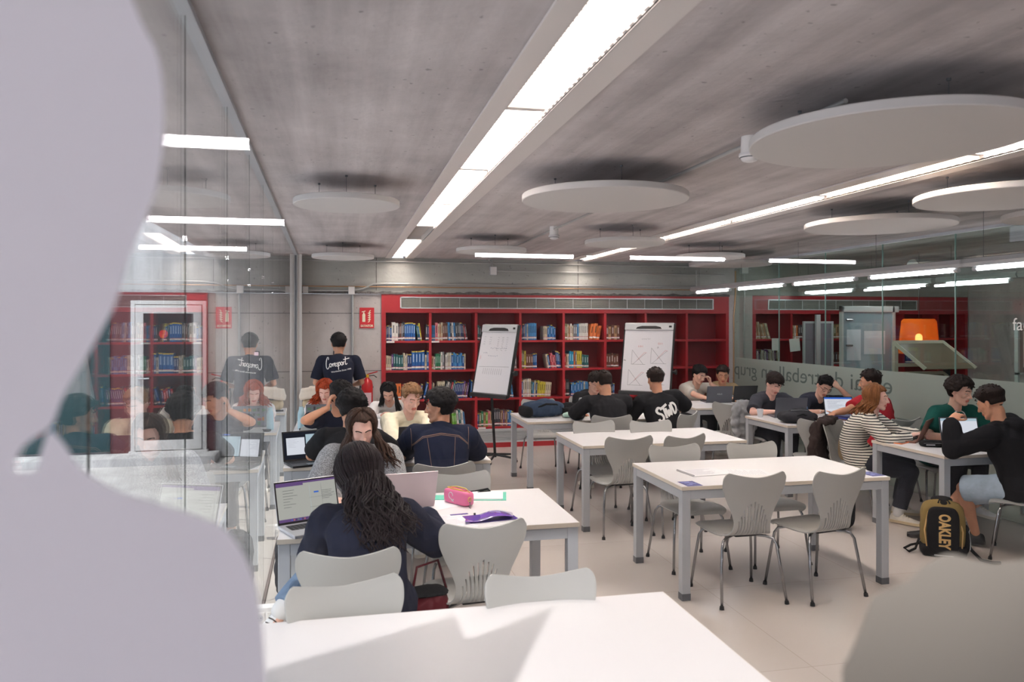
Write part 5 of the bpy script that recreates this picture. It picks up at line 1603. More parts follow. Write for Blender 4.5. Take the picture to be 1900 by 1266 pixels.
# ------------------------------------------------------------------ the students
navy = cloth('navy', (30, 34, 52)); navyt = cloth('navy_tee', (28, 31, 46)); blackc = cloth('black', (28, 28, 31)); blackc2 = cloth('black_sweat', (34, 34, 37))
char = cloth('charcoal', (62, 63, 70)); navyg = cloth('slate_navy', (52, 54, 66)); cream = cloth('cream', (232, 222, 196)); whitec = cloth('white', (232, 226, 222))
offw = cloth('off_white', (212, 204, 192)); tanc = cloth('tan', (176, 150, 116)); redc = cloth('red', (178, 44, 54)); greenc = cloth('dark_green', (24, 78, 70))
denim = cloth('dark_denim', (32, 37, 56), bump=0.5, bscale=320); greyk = heather('cloth_grey_knit', (112, 112, 114), (168, 168, 170)); stripes = striped_cloth()
HB = dict(name='black', rgb=(24, 20, 21)); HD = dict(name='dark_brown', rgb=(42, 31, 27)); HN = dict(name='brown', rgb=(76, 54, 44))
def H_(b, **k): d = dict(b); d.update(k); return d

def glasses(body, loc):
    hp = loc['hp_']; root = body.location
    mb = MB()
    for s in (-1, 1):
        mb.tube([hp(s * 0.032 + 0.021 * math.cos(a), 0.094 - abs(s * 0.032 + 0.021 * math.cos(a)) * 0.2, 0.004 + 0.017 * math.sin(a)) for a in [2 * PI * k / 14 for k in range(15)]], 0.0022, 5)
        mb.tube([hp(s * 0.053, 0.083, 0.010), hp(s * 0.074, 0.05, 0.012), hp(s * 0.082, -0.005, 0.010)], 0.0022, 5)
    mb.tube([hp(-0.011, 0.094, 0.006), hp(0, 0.097, 0.009), hp(0.011, 0.094, 0.006)], 0.0022, 5)
    g = mb.build('glasses', m_black, body, smooth='all')
    g.data.transform(Matrix.Translation(-root))

# 1 nearest, long black hair, seen from behind
p1, l1 = person('person from behind with long wavy black hair and navy sweatshirt, leaning over a laptop', (0.12, 3.60), (0.082, 3.72, 1.075), 14, pitch=38, roll=-6, facing=0, skin='fair', fem=True, sc=0.96, shoulder=0.175,
    hands={'L': (-0.06, 4.00, 0.80), 'R': (0.42, 4.02, 0.79)}, elbow={'L': (-0.45, -0.1, -1), 'R': (0.75, -0.1, -0.8)},
    feet={'R': (-0.27, 3.62, 0.50), 'L': (0.10, 3.75, 0.085)}, toes={'R': (-0.45, -0.55, -0.3)}, knees={'R': (0.8, 0.6, 0.5)}, shirt=dict(name='sweatshirt', mat=navy, sleeve='long', loose=0.034, amp=0.012, hem=-0.2),
    pants=dict(rgb=(112, 134, 160), w=0.012), shoes=dict(rgb=(232, 230, 228), sole=(60, 50, 46), sock=(222, 220, 218)), vox=0.0055,
    hair=dict(name='black_brown', rgb=(40, 28, 32), long=True, top=0.034, side=0.032, nape=-0.09, curl=0.004, freq=22, rough=0.42,
            locks=[(95, 265, 190, (0.18, 3.40, 0.85), 0.085, 0.024, 0, 0.62), (50, 150, 80, (0.28, 3.46, 0.89), 0.06, 0.030, 0, 0.58), (200, 310, 70, (0.07, 3.46, 0.92), 0.06, 0.022, 0, 0.6), (110, 250, 60, (0.16, 3.44, 0.92), 0.10, 0.03, 0, 0.5)]))
# 2 grey sweater opposite
p2, l2 = person('person in a fuzzy grey sweater with centre-parted long brown hair, reading head down', (0.10, 5.12), (0.118, 4.86, 1.145), 186, pitch=26, roll=3, facing=180, skin='pink', fem=True, shoulder=0.18,
    hands={'R': (-0.04, 4.58, 0.775), 'L': (0.22, 4.62, 0.775)}, elbow={'R': (-1, 0.1, -0.9), 'L': (0.6, 0.2, -1)}, shirt=dict(name='sweater', mat=greyk, sleeve='long', loose=0.034, amp=0.010),
    hair=H_(HN, long=True, top=0.014, side=0.014, nape=-0.08, part=(0.0,), front=0.084, rough=0.4, locks=[(62, 118, 40, (-0.03, 4.80, 0.90), 0.035, 0.010), (242, 298, 40, (0.30, 4.84, 0.93), 0.05, 0.012)]), vox=0.0055)
# 3 curly, black T-shirt, at the second table
p3, l3 = person('person from behind in a black T-shirt with dark curly hair, elbow on the table', (0.05, 5.46), (0.066, 5.72, 1.165), -8, pitch=22, facing=8, skin='tan', shoulder=0.19,
    hands={'L': (-0.12, 6.05, 0.80), 'R': (0.32, 6.0, 0.78)}, elbow={'L': (-1, 0.1, -0.7), 'R': (1, 0, -0.6)}, shirt=dict(mat=blackc, sleeve='short', loose=0.022, frac=0.72),
    hair=H_(HB, curl=0.014, top=0.034, side=0.014, fade=0.0, tufts=120, freq=55), vox=0.006)
# 4 hand at his ear
p4, l4 = person('person in a navy T-shirt with spiky black hair holding a hand to his ear', (-0.03, 7.14), (-0.012, 6.93, 1.145), 228, pitch=20, facing=180, skin='tan',
    hands={'R': (-0.125, 6.86, 1.06), 'L': (0.22, 6.5, 0.775)}, hand_dir={'R': (0.25, 0.1, 1)}, palm={'R': (1, 0.2, 0)}, elbow={'R': (-1, -0.4, -0.6)}, curl={'R': 22, 'L': 25},
    shirt=dict(mat=navyt, sleeve='short', loose=0.016), hair=H_(HB, top=0.030, side=0.008, curl=0.007, tufts=90, tuft_len=0.034), vox=0.006)
# 5 red hair
RED = dict(name='copper_red', rgb=(186, 72, 34))
p5, l5 = person('person with curly bright red hair and white T-shirt behind a laptop covered in stickers', (-0.16, 9.05), (-0.187, 8.83, 1.035), 172, pitch=26, facing=180, skin='pink', fem=True, sc=0.92,
    hands={'R': (-0.33, 8.45, 0.775), 'L': (0.0, 8.45, 0.775)}, shirt=dict(mat=whitec, sleeve='short', loose=0.008, frac=0.5), hair=H_(RED, long=True, top=0.022, side=0.03, curl=0.008, freq=30, part=(0.0,), rough=0.5,
    locks=[(60, 130, 60, (-0.30, 8.86, 0.90), 0.06, 0.02), (230, 300, 60, (-0.07, 8.86, 0.90), 0.06, 0.02), (130, 230, 40, (-0.19, 8.98, 0.90), 0.07, 0.02)]), vox=0.007)
# 6 standing
p6, l6 = person('standing person from behind in a navy T-shirt with white script lettering', (-0.05, 10.21), (-0.045, 10.25, 1.52), 0, pitch=4, facing=0, hz=0.90, stand=True, sc=1.0, skin='tan', shoulder=0.205,
    hands={'R': (0.16, 10.44, 0.98), 'L': (-0.24, 10.44, 0.98)}, elbow={'R': (0.5, -0.4, -1), 'L': (-0.5, -0.4, -1)}, shirt=dict(mat=navyt, sleeve='short', loose=0.024, frac=0.85, hem=-0.18),
    pants=(40, 42, 50), hair=H_(HB, top=0.026, side=0.007, nape=-0.04, fade=0.01), vox=0.007)
# 7 dark straight hair
p7, l7 = person('person with long straight dark hair and white top, reading beside the fire extinguisher', (0.57, 9.08), (0.515, 8.88, 1.005), 172, pitch=40, facing=180, skin='fair', fem=True, sc=0.9,
    shirt=dict(name='top', mat=whitec, sleeve='long', loose=0.012), hair=H_(HB, long=True, top=0.014, side=0.014, part=(0.0,), locks=[(70, 130, 40, (0.43, 8.86, 0.86), 0.03, 0.004), (230, 290, 50, (0.63, 8.84, 0.80), 0.035, 0.004)]), vox=0.007)
# 8 cream sweater
p8, l8 = person('person in a cream sweatshirt with short blond hair, glancing down at the table', (0.60, 7.16), (0.604, 6.95, 1.115), 200, pitch=20, facing=182, skin='pink', shoulder=0.195,
    hands={'R': (0.45, 6.52, 0.775), 'L': (0.72, 6.5, 0.775)}, elbow={'R': (-0.5, 0.1, -1), 'L': (0.5, 0.1, -1)}, eyes='open', shirt=dict(name='sweatshirt', mat=cream, sleeve='long', loose=0.024, amp=0.009),
    hair=dict(name='blond_brown', rgb=(150, 112, 78), top=0.022, side=0.006, quiff=0.014, curl=0.004, tufts=80, front=0.080), vox=0.0055)
# 9 denim jacket
p9, l9 = person('person from behind in a dark denim jacket with orange stitching, face turned left', (0.68, 5.46), (0.70, 5.66, 1.175), 70, pitch=4, facing=0, skin='tan', shoulder=0.20,
    hands={'L': (0.50, 6.08, 0.78), 'R': (0.92, 6.05, 0.78)}, elbow={'L': (-1, 0, -0.6), 'R': (1, 0.1, -0.6)}, eyes='open', shirt=dict(name='denim_jacket', mat=denim, sleeve='long', loose=0.032, amp=0.009, collar=0.05, neck=0.078),
    hair=H_(HB, top=0.032, side=0.010, curl=0.008, fade=0.0, tufts=110, freq=40), vox=0.0055)
# 10 glasses behind
p10, l10 = person('person with glasses and black sweatshirt partly hidden at the blue backpack table', (3.0, 9.22), (3.03, 9.0, 1.06), 200, pitch=25, facing=180, skin='fair', shirt=dict(name='sweatshirt', mat=blackc, sleeve='long', loose=0.02), eyes='open',
    hair=H_(HD, top=0.024, side=0.012), vox=0.0075)
glasses(p10, l10)
# 11 broad, black sweatshirt
p11, l11 = person('broad person from behind in a plain black sweatshirt, both arms on the table', (2.75, 7.68), (2.728, 7.84, 1.15), 22, pitch=24, facing=0, skin='tan', shoulder=0.215,
    hands={'L': (2.60, 8.22, 0.79), 'R': (2.95, 8.22, 0.79)}, elbow={'L': (-1, 0.0, -0.4), 'R': (1, 0, -0.4)}, shirt=dict(name='sweatshirt', mat=blackc2, sleeve='long', loose=0.03, amp=0.009),
    hair=H_(HD, top=0.018, side=0.006, nape=-0.035, fade=0.01), vox=0.0065)
# 12 STWD
p12, l12 = person('person from behind in a black T-shirt with big white slanted lettering', (3.40, 7.70), (3.32, 7.84, 1.178), 8, pitch=8, facing=-8, skin='tan', shoulder=0.20,
    hands={'L': (3.2, 8.15, 0.79), 'R': (3.62, 8.12, 0.80)}, elbow={'R': (1, -0.1, -0.35), 'L': (-0.7, 0, -0.8)}, shirt=dict(mat=blackc, sleeve='short', loose=0.024, frac=0.85),
    hair=H_(HD, top=0.020, side=0.005, nape=-0.03, fade=0.015, tufts=40), vox=0.0065)
# 13, 14 by the column
p13, l13 = person('person in an off-white T-shirt, cheek on his hand, next to the tan T-shirt', (4.85, 10.14), (4.85, 9.92, 1.07), 200, pitch=24, facing=180, skin='fair',
    hands={'R': (4.78, 9.5, 0.78), 'L': (4.965, 9.80, 0.955)}, hand_dir={'L': (-0.05, 0.15, 1)}, palm={'L': (-1, 0.3, 0)}, elbow={'L': (1, -0.5, -0.6), 'R': (-1, 0, -0.6)}, curl={'L': 45, 'R': 25},
    shirt=dict(mat=offw, sleeve='short', loose=0.018, frac=0.8), hair=H_(HB, top=0.03, side=0.007, quiff=0.01), vox=0.0075)
p14, l14 = person('person in a tan T-shirt talking, beside the off-white T-shirt', (5.26, 10.12), (5.20, 9.90, 1.065), 158, pitch=16, facing=176, skin='tan', hands={'R': (5.12, 9.5, 0.78), 'L': (5.42, 9.5, 0.78)}, eyes='open',
    shirt=dict(mat=tanc, sleeve='short', loose=0.018, frac=0.75), hair=H_(HD, top=0.022, side=0.006, quiff=0.01), vox=0.0075)
# 15, 16
p15, l15 = person('person in a charcoal T-shirt behind a laptop and the paper cup', (4.97, 8.40), (4.945, 8.17, 1.075), 186, pitch=32, facing=180, skin='pink', hands={'R': (4.80, 7.92, 0.785), 'L': (5.12, 7.85, 0.78)}, elbow={'R': (-1, -0.3, -0.5), 'L': (1, 0, -0.5)},
    shirt=dict(mat=char, sleeve='short', loose=0.020, frac=0.8), hair=H_(HD, top=0.030, side=0.010, curl=0.006, quiff=0.008, front=0.06, tufts=60), vox=0.0065)
p16, l16 = person('person with glasses in a slate T-shirt resting his forehead on his hand', (5.52, 8.36), (5.56, 8.10, 1.04), 168, pitch=30, roll=-16, facing=180, skin='fair', hands={'R': (5.34, 7.85, 0.785), 'L': (5.675, 7.98, 1.04)}, hand_dir={'L': (-0.75, 0.2, 0.55)}, palm={'L': (-0.3, 1, -0.2)},
    elbow={'L': (1, -0.3, -0.8), 'R': (-1, 0, -0.5)}, shirt=dict(mat=navyg, sleeve='short', loose=0.018, frac=0.75), hair=H_(HB, top=0.024, side=0.008), vox=0.0065)
glasses(p16, l16)
# 17 red T-shirt
p17, l17 = person('person from behind in a red T-shirt stretching his left arm over a chair back', (5.42, 6.92), (5.40, 7.08, 1.172), 48, pitch=6, facing=22, skin='tan', shoulder=0.195, hands={'L': (4.74, 6.78, 0.895), 'R': (5.58, 7.42, 0.78)}, elbow={'L': (0, 0.2, -1), 'R': (1, 0, -0.6)},
    hand_dir={'L': (-0.8, -0.2, -0.5)}, curl={'L': 30, 'R': 25}, eyes='open', shirt=dict(mat=redc, sleeve='short', loose=0.020, frac=0.7), pants=dict(rgb=(176, 152, 118), w=0.016), hair=H_(HD, top=0.024, side=0.006, nape=-0.04), vox=0.0065)
# 18 striped shirt
AUB = dict(name='auburn', rgb=(148, 96, 58))
p18, l18 = person('person in a black and cream striped top with wavy auburn hair, in profile', (4.76, 6.36), (4.84, 6.25, 1.10), -142, pitch=4, facing=-128, skin='pink', fem=True, hands={'R': (4.97, 5.98, 0.785), 'L': (5.12, 6.05, 0.785)}, elbow={'R': (-0.7, -0.7, -0.6), 'L': (0.5, 1, -0.6)},
    feet={'R': (4.88, 6.02, 0.085), 'L': (5.10, 6.28, 0.085)}, toes={'R': (0.5, -0.85, 0), 'L': (0.9, -0.5, 0)}, knees={'R': (0.8, -0.5, 0.8), 'L': (0.9, -0.3, 0.8)}, eyes='open',
    shirt=dict(name='striped_top', mat=stripes, sleeve='long', loose=0.020, amp=0.005), pants=dict(rgb=(36, 38, 48), w=0.016, frac=0.88), shoes=dict(rgb=(216, 208, 196), sole=(206, 186, 152), sock=(200, 196, 192)),
    hair=H_(AUB, long=True, top=0.016, side=0.022, curl=0.004, freq=26, locks=[(60, 150, 70, (4.74, 6.26, 0.93), 0.055, 0.024), (150, 260, 60, (4.70, 6.36, 0.93), 0.06, 0.024)]), vox=0.0055)
# 19 dark green T-shirt
p19, l19 = person('person in a dark green T-shirt with white chest print and dark curly hair', (5.50, 6.30), (5.515, 6.0, 1.165), 196, pitch=12, facing=180, skin='fair', shoulder=0.195, hands={'R': (5.30, 5.78, 0.775), 'L': (5.62, 5.72, 0.775)}, elbow={'R': (-1, 0.2, -0.6), 'L': (1, 0.2, -0.6)}, eyes='open',
    shirt=dict(mat=greenc, sleeve='short', loose=0.022, frac=0.8), hair=H_(HD, curl=0.012, top=0.034, side=0.014, fade=-0.01, tufts=130, freq=50), vox=0.0055, shoes=dict(rgb=(224, 222, 220)))
# 20 black hoodie
def hood(mb, L):
    N, sp, sf, sr = L['N'], L['sp'], L['sf'], L['sr']
    for a in range(-4, 5):
        q = a / 4 * 1.9
        c = N - sf * (0.085 * math.cos(q)) + sr * (0.10 * math.sin(q)) - sp * (0.01 + 0.012 * abs(a))
        mb.ell(c, 0.045, 0.045, 0.036)
    mb.ell(N - sf * 0.115 - sp * 0.045, 0.075, 0.06, 0.06)
p20, l20 = person('person from behind in a black hoodie and pale denim shorts at the frame edge', (5.10, 4.95), (4.955, 5.08, 1.165), 22, pitch=24, facing=45, twist=-25, skin='tan', shoulder=0.195, hands={'L': (4.66, 5.16, 1.04), 'R': (5.12, 5.45, 0.78)},
    hand_dir={'L': (0.85, 0.1, 0.45)}, palm={'L': (0.3, 0.3, -1)}, curl={'L': 30, 'R': 25}, elbow={'L': (-0.9, 0.1, -0.9), 'R': (1, -0.3, -0.6)}, feet={'L': (4.99, 5.27, 0.10), 'R': (4.80, 5.50, 0.085)}, toes={'L': (-0.7, 0.6, 0.0), 'R': (-0.7, 0.6, 0)}, knees={'L': (-0.7, 0.5, 1.2), 'R': (-0.7, 0.7, 1)},
    shirt=dict(name='hoodie', mat=blackc, sleeve='long', loose=0.030, amp=0.010, extra=hood), pants=dict(rgb=(176, 192, 206), w=0.022, frac=-0.02), shoes=dict(rgb=(34, 34, 36), sole=(40, 38, 38)),
    hair=H_(HD, top=0.030, side=0.004, nape=-0.02, fade=0.025), vox=0.0055)

# prints on the garments
m_print = mat('white_print', (228, 226, 222), 0.7)
def garment(b, n): return [c for c in kids(b) if c.name.split('.')[0] == n][0]
# script lettering on the standing person's back
core = [[(0.10, 0.48), (0.12, 0.62), (0.03, 0.60), (-0.06, 0.35), (-0.10, 0.05), (-0.05, -0.10), (0.03, -0.06), (0.10, 0.05)],
        [(0.16, 0.0), (0.12, 0.14), (0.2, 0.22), (0.26, 0.1), (0.2, 0.0), (0.16, 0.0)], [(0.26, 0.12), (0.32, 0.2), (0.34, 0.0), (0.36, 0.16), (0.44, 0.2)],
        [(0.44, 0.08), (0.52, 0.14), (0.5, 0.22), (0.44, 0.14), (0.48, 0.0), (0.58, 0.06)], [(0.66, 0.22), (0.6, 0.16), (0.68, 0.06), (0.62, -0.02), (0.58, 0.0)],
        [(0.72, 0.22), (0.66, -0.26)], [(0.71, 0.14), (0.8, 0.22), (0.82, 0.06), (0.72, 0.0)], [(0.9, 0.0), (0.86, 0.12), (0.93, 0.22), (0.99, 0.1), (0.93, 0.0), (0.9, 0.0)],
        [(1.02, 0.2), (1.02, 0.0), (1.05, 0.16), (1.12, 0.2)], [(1.22, 0.5), (1.16, 0.08), (1.2, 0.0), (1.28, 0.06)], [(1.06, 0.34), (1.46, 0.36)]]
def tr(lst, s, dx, dy, rot, w):
    c, q = math.cos(rot), math.sin(rot)
    return [('line', [((a * s) * c - (b * s) * q + dx, (a * s) * q + (b * s) * c + dy) for a, b in smooth_poly(p, 4)], w) for p in lst]
print_on(p6, garment(p6, 'tshirt'), (-0.05, 10.1, 1.235), (1, 0, 0.16), (-0.16, 0, 1), (0, -1, 0), tr(core, 0.19, -0.125, 0.02, 0.0, 0.009) + [('text', 'Worldwide Since 1998', 0.026, 0.03, -0.045, 0.25, 0)], m_print, 'script_lettering')
stw = [[(0.42, 0.92), (0.28, 1.0), (0.1, 0.86), (0.12, 0.68), (0.3, 0.52), (0.34, 0.3), (0.2, 0.12), (0.02, 0.16), (-0.02, 0.3)],
       [(0.34, 0.86), (0.95, 1.02)], [(0.62, 0.95), (0.54, 0.15)], [(0.74, 0.8), (0.76, 0.22), (0.92, 0.6), (0.98, 0.24), (1.16, 0.9)],
       [(1.26, 0.9), (1.24, 0.24), (1.46, 0.3), (1.58, 0.6), (1.46, 0.88), (1.2, 0.92)], [(1.64, 0.26), (1.67, 0.26)]]
print_on(p12, garment(p12, 'tshirt'), (3.42, 7.6, 0.86), (1, -0.1, 0.42), (-0.4, 0, 1), (0.1, -1, 0), tr(stw, 0.150, -0.17, -0.06, 0, 0.024), m_print, 'white_lettering')
print_on(p9, garment(p9, 'denim_jacket'), (0.69, 5.4, 1.0), (1, 0, 0), (0, 0, 1), (0, -1, 0.12), [('line', [(-0.20, -0.06), (-0.13, 0.0), (0, 0.02), (0.13, 0.0), (0.20, -0.06)], 0.004), ('line', [(-0.20, -0.068), (-0.13, -0.010), (0, 0.010), (0.13, -0.010), (0.20, -0.068)], 0.003), ('line', [(-0.21, 0.06), (-0.2, -0.1)], 0.003), ('line', [(0.21, 0.06), (0.2, -0.1)], 0.003), ('line', [(-0.1, -0.01), (-0.07, -0.3)], 0.003), ('line', [(0.1, -0.01), (0.07, -0.3)], 0.003)], mat('orange_stitch', (124, 98, 84), 0.8), 'stitching', lift=0.002)
print_on(p19, garment(p19, 'tshirt'), (5.51, 6.1, 0.90), (-1, 0, 0), (0, 0.2, 1), (0, -1, 0.2), [('line', [(0.075 * math.cos(a), 0.075 * math.sin(a)) for a in [2 * PI * k / 24 for k in range(25)]], 0.010), ('line', [(-0.04, 0.03), (-0.01, 0.03), (-0.025, -0.04)], 0.010), ('line', [(0.0, -0.04), (0.02, 0.03), (0.045, -0.04)], 0.010), ('line', [(-0.06, -0.01), (0.06, -0.01)], 0.007)], m_print, 'chest_print')
print_on(p16, garment(p16, 'tshirt'), (5.6, 8.2, 0.90), (-1, 0, 0), (0, 0.2, 1), (0, -1, 0.2), [('line', [(-0.09, 0), (-0.06, 0.012), (-0.05, -0.006), (-0.02, 0.008)], 0.004)], m_print, 'chest_print')
# ================================================================== laptops
m_spg = mat('space_grey', (120, 122, 128), 0.35, 0.5); m_silver = mat('silver_lid', (200, 200, 204), 0.3, 0.4); m_rose = mat('rose_brown_lid', (132, 92, 78), 0.35, 0.4)
m_lblack = mat('black_lid', (30, 31, 34), 0.4); m_lgrey = mat('graphite_lid', (86, 88, 96), 0.4, 0.2); m_keys = mat('key_black', (26, 26, 28), 0.5); m_pinkw = mat('pinkish_lid', (206, 190, 192), 0.3, 0.2)
SCR = {k: emat('screen_' + k, c, s * 0.62) for k, c, s in [('white', (226, 230, 240), 0.85), ('grey', (205, 206, 198), 0.62), ('dark', (36, 40, 52), 0.6), ('purple', (120, 90, 150), 0.6), ('blue', (60, 110, 210), 0.8), ('pale', (190, 214, 226), 0.75), ('ink', (70, 74, 84), 0.5), ('orange', (226, 130, 80), 0.8), ('green', (90, 180, 100), 0.8)]}
def laptop(label, x, y, rot, w=0.33, d=0.23, h=0.215, open_=106, body=m_spg, lid=None, ui=None, deco=None, z=0.7402):
    t = thing('laptop', label, 'laptop', (x, y, z), math.radians(rot), 'open laptops on the study tables')
    MB().box(-w / 2, w / 2, -d, 0, 0.0, 0.016).build('base', body, t, bevel=0.003)
    mb = MB()
    for r in range(5):
        for c in range(13):
            x0 = -w * 0.42 + c * w * 0.84 / 13
            mb.box(x0, x0 + w * 0.84 / 13 - 0.003, -0.035 - r * 0.019 - 0.016, -0.035 - r * 0.019, 0.016, 0.0175)
    mb.build('keyboard', m_keys, t)
    MB().box(-0.05, 0.05, -d + 0.015, -d + 0.08, 0.0158, 0.0166).build('trackpad', mat('trackpad_grey', (150, 152, 156), 0.3), t)
    a = math.radians(open_)
    u = V((0, -math.cos(a), math.sin(a)))       # up the lid
    n = V((0, -math.sin(a), -math.cos(a)))       # towards the user
    o = V((0, 0.002, 0.012))
    def L(p, q, e): return o + V((p, 0, 0)) + u * q + n * e
    def slab(p0, p1, q0, q1, e0, e1):
        vs = [L(p, q, e) for e in (e0, e1) for q in (q0, q1) for p in (p0, p1)]
        return MB().add(vs, [(0, 2, 3, 1), (4, 5, 7, 6), (0, 1, 5, 4), (2, 6, 7, 3), (0, 4, 6, 2), (1, 3, 7, 5)])
    ld = slab(-w / 2, w / 2, 0, h, -0.006, 0.0).build('lid', lid or body, t, bevel=0.002)
    slab(-w / 2 + 0.003, w / 2 - 0.003, 0.003, h - 0.003, 0.0, 0.0008).build('bezel', m_black, ld)
    sc = slab(-w / 2 + 0.010, w / 2 - 0.010, 0.014, h - 0.010, 0.0008, 0.0012).build('screen', SCR[(ui or [('grey',)])[0][0]], ld)
    W_, H_h = w - 0.02, h - 0.024
    by = {}
    for it in (ui or [('grey',)])[1:]:
        c, p0, p1, q0, q1 = it
        by.setdefault(c, []).append(slab(-w / 2 + 0.01 + W_ * p0, -w / 2 + 0.01 + W_ * p1, 0.014 + H_h * q0, 0.014 + H_h * q1, 0.0012, 0.0015))
    for c, ms in by.items():
        mb = MB()
        for m_ in ms: mb.add(m_.v, m_.f)
        q = mb.build('window_content', SCR[c], ld)
    if deco: deco(t, ld, L, slab, w, h)
    return t
def lines(c, p0, p1, q0, q1, n):
    return [(c, p0, p0 + (p1 - p0) * r2.uniform(0.4, 1), q1 - (q1 - q0) * i / n - 0.008, q1 - (q1 - q0) * i / n) for i in range(n)]
dock = [(c, 0.2 + i * 0.035, 0.222 + i * 0.035, 0.015, 0.055) for i, c in enumerate(['blue', 'orange', 'ink', 'green', 'blue', 'dark', 'orange', 'ink', 'purple', 'dark', 'blue', 'ink', 'orange', 'ink', 'ink'])]
laptop('laptop with maths notes on screen in front of the long black haired person', -0.165, 4.19, 24, 0.345, 0.235, 0.225, 108, m_silver,
       ui=[('grey',), ('purple', 0, 1, 0.95, 1), ('purple', 0, 0.45, 0.90, 0.95), ('pale', 0.55, 0.55 + 0.003, 0.1, 0.88), ('ink', 0.75, 0.752, 0.3, 0.88), ('purple', 0, 1, 0, 0.075)] + dock + lines('ink', 0.1, 0.35, 0.3, 0.8, 7) + lines('ink', 0.75, 0.98, 0.45, 0.7, 6) + [('blue', 0.62, 0.70, 0.66, 0.70), ('ink', 0.53, 0.98, 0.30, 0.304), ('ink', 0.53, 0.98, 0.55, 0.553)])
laptop('pinkish white laptop seen from its lid beside the purple folder', 0.355, 4.42, 188, 0.33, 0.225, 0.225, 112, m_pinkw, ui=[('white',)])
laptop('black laptop with two documents on screen at the black T-shirt student', -0.27, 6.08, 20, 0.34, 0.235, 0.225, 104, m_lblack, ui=[('dark',), ('white', 0.06, 0.5, 0.16, 0.8), ('pale', 0.53, 0.98, 0.16, 0.9)] + lines('ink', 0.1, 0.4, 0.4, 0.75, 7) + [('blue', 0.8, 0.95, 0.93, 0.98)])
laptop('dark laptop back between the cream sweater and the denim jacket', 0.60, 6.30, 186, 0.33, 0.23, 0.22, 104, m_lblack, ui=[('white',)])
def stickers(t, ld, L, slab, w, h):
    cols = [(210, 206, 196), (60, 58, 62), (190, 120, 60), (90, 120, 90), (150, 60, 60), (230, 226, 220), (120, 124, 140)]
    k = 0
    for i in range(7):
        for j in range(4):
            x0 = -w / 2 + 0.012 + i * (w - 0.02) / 7; y0 = 0.012 + j * (h - 0.02) / 4
            c = r2.choice(cols); k += 1
            slab(x0, x0 + r2.uniform(0.018, 0.038), y0, y0 + r2.uniform(0.02, 0.04), -0.0068, -0.006).build('sticker', mat('sticker_%d_%d_%d' % c, c, 0.5), ld)
laptop('grey laptop covered with stickers in front of the red haired student', -0.20, 8.20, 180, 0.33, 0.23, 0.22, 106, m_spg, ui=[('white',)], deco=stickers)
laptop('silver laptop back beside the blue backpack', 2.78, 8.62, 196, 0.31, 0.22, 0.21, 118, m_silver, ui=[('white',)])
def asus(t, ld, L, slab, w, h):
    text_obj('lid_logo', 'ASUS', 0.030, m_silver, lambda x, y, z: L(-x, h * 0.5 + y, -0.0066), ld)
laptop('graphite laptop with a small lid logo before the off-white T-shirt student', 4.86, 9.36, 172, 0.345, 0.235, 0.22, 104, m_lgrey, ui=[('white',)], deco=asus)
laptop('black laptop back before the tan T-shirt student', 5.25, 9.40, 180, 0.34, 0.235, 0.215, 104, m_lblack, ui=[('white',)])
laptop('dark laptop back before the charcoal T-shirt student', 4.86, 7.70, 168, 0.35, 0.24, 0.225, 104, m_lgrey, ui=[('white',)])
laptop('laptop with a bright document on screen in front of the red T-shirt student', 5.50, 7.72, -14, 0.33, 0.23, 0.215, 108, m_lblack, ui=[('white',), ('blue', 0, 1, 0.9, 1)] + lines('ink', 0.1, 0.9, 0.3, 0.8, 8))
laptop('rose brown laptop of the striped shirt student, seen from the side', 5.03, 5.93, -142, 0.31, 0.22, 0.21, 112, m_rose, ui=[('white',)])
laptop('laptop with a white web page on screen in front of the black hoodie', 5.29, 5.74, -14, 0.335, 0.23, 0.22, 104, m_spg, ui=[('white',), ('pale', 0, 1, 0.88, 1), ('pale', 0, 1, 0.0, 0.04), ('ink', 0.12, 0.2, 0.72, 0.73), ('ink', 0.3, 0.45, 0.62, 0.63), ('blue', 0.02, 0.4, 0.93, 0.95)])

# ================================================================== soft things
def soft(name, build, m, parent=None, vox=0.012, sm=4, amp=0.006, fr=14, loc=(0, 0, 0), seed=0.0):
    mb = MB(); build(mb)
    o = remesh(mb, name, vox, sm, [m], parent)
    nr = [v.normal.copy() for v in o.data.vertices]
    for v, n_ in zip(o.data.vertices, nr):
        c = v.co
        v.co = c + n_ * amp * (noise.noise(V((c.x * fr + seed, c.y * fr, c.z * fr))) + 0.6 * (0.5 - abs(noise.noise(V((c.x * fr * 1.7, c.y * fr * 1.7 + seed, c.z * fr * 0.8))) * 2)))
    o.location = loc
    return o
def rbox(mb, c, hx, hy, hz, e=0.35, M=None):
    """rounded block (superellipsoid)"""
    rings = []; n = 24; m_ = 14
    sg = lambda q, p: math.copysign(abs(q) ** p, q)
    for i in range(m_ + 1):
        a = -PI / 2 + PI * i / m_
        ring = []
        for k in range(n):
            b = 2 * PI * k / n
            ca = max(sg(math.cos(a), e), 1e-3)
            p = V((hx * ca * sg(math.cos(b), e), hy * ca * sg(math.sin(b), e), hz * sg(math.sin(a), e)))
            ring.append(V(c) + (M @ p if M else p))
        rings.append(ring)
    mb.rings(rings)
m_bk = cloth('bag_black', (30, 30, 32), bump=0.5); m_khaki = cloth('bag_khaki', (128, 108, 66)); m_blueb = cloth('bag_slate_blue', (52, 66, 86)); m_burg = cloth('burgundy_leather', (84, 18, 28), rough=0.5)
m_tan2 = mat('lettering_tan', (206, 168, 108), 0.6); m_beige = cloth('beige_canvas', (186, 164, 132)); m_furc = cloth('cream_fleece', (222, 206, 188)); m_greyj = cloth('grey_marl', (150, 150, 152)); m_brownc = cloth('dark_brown_coat', (58, 48, 46))
m_dkb = cloth('bag_dark_grey', (52, 52, 56), bump=0.5)

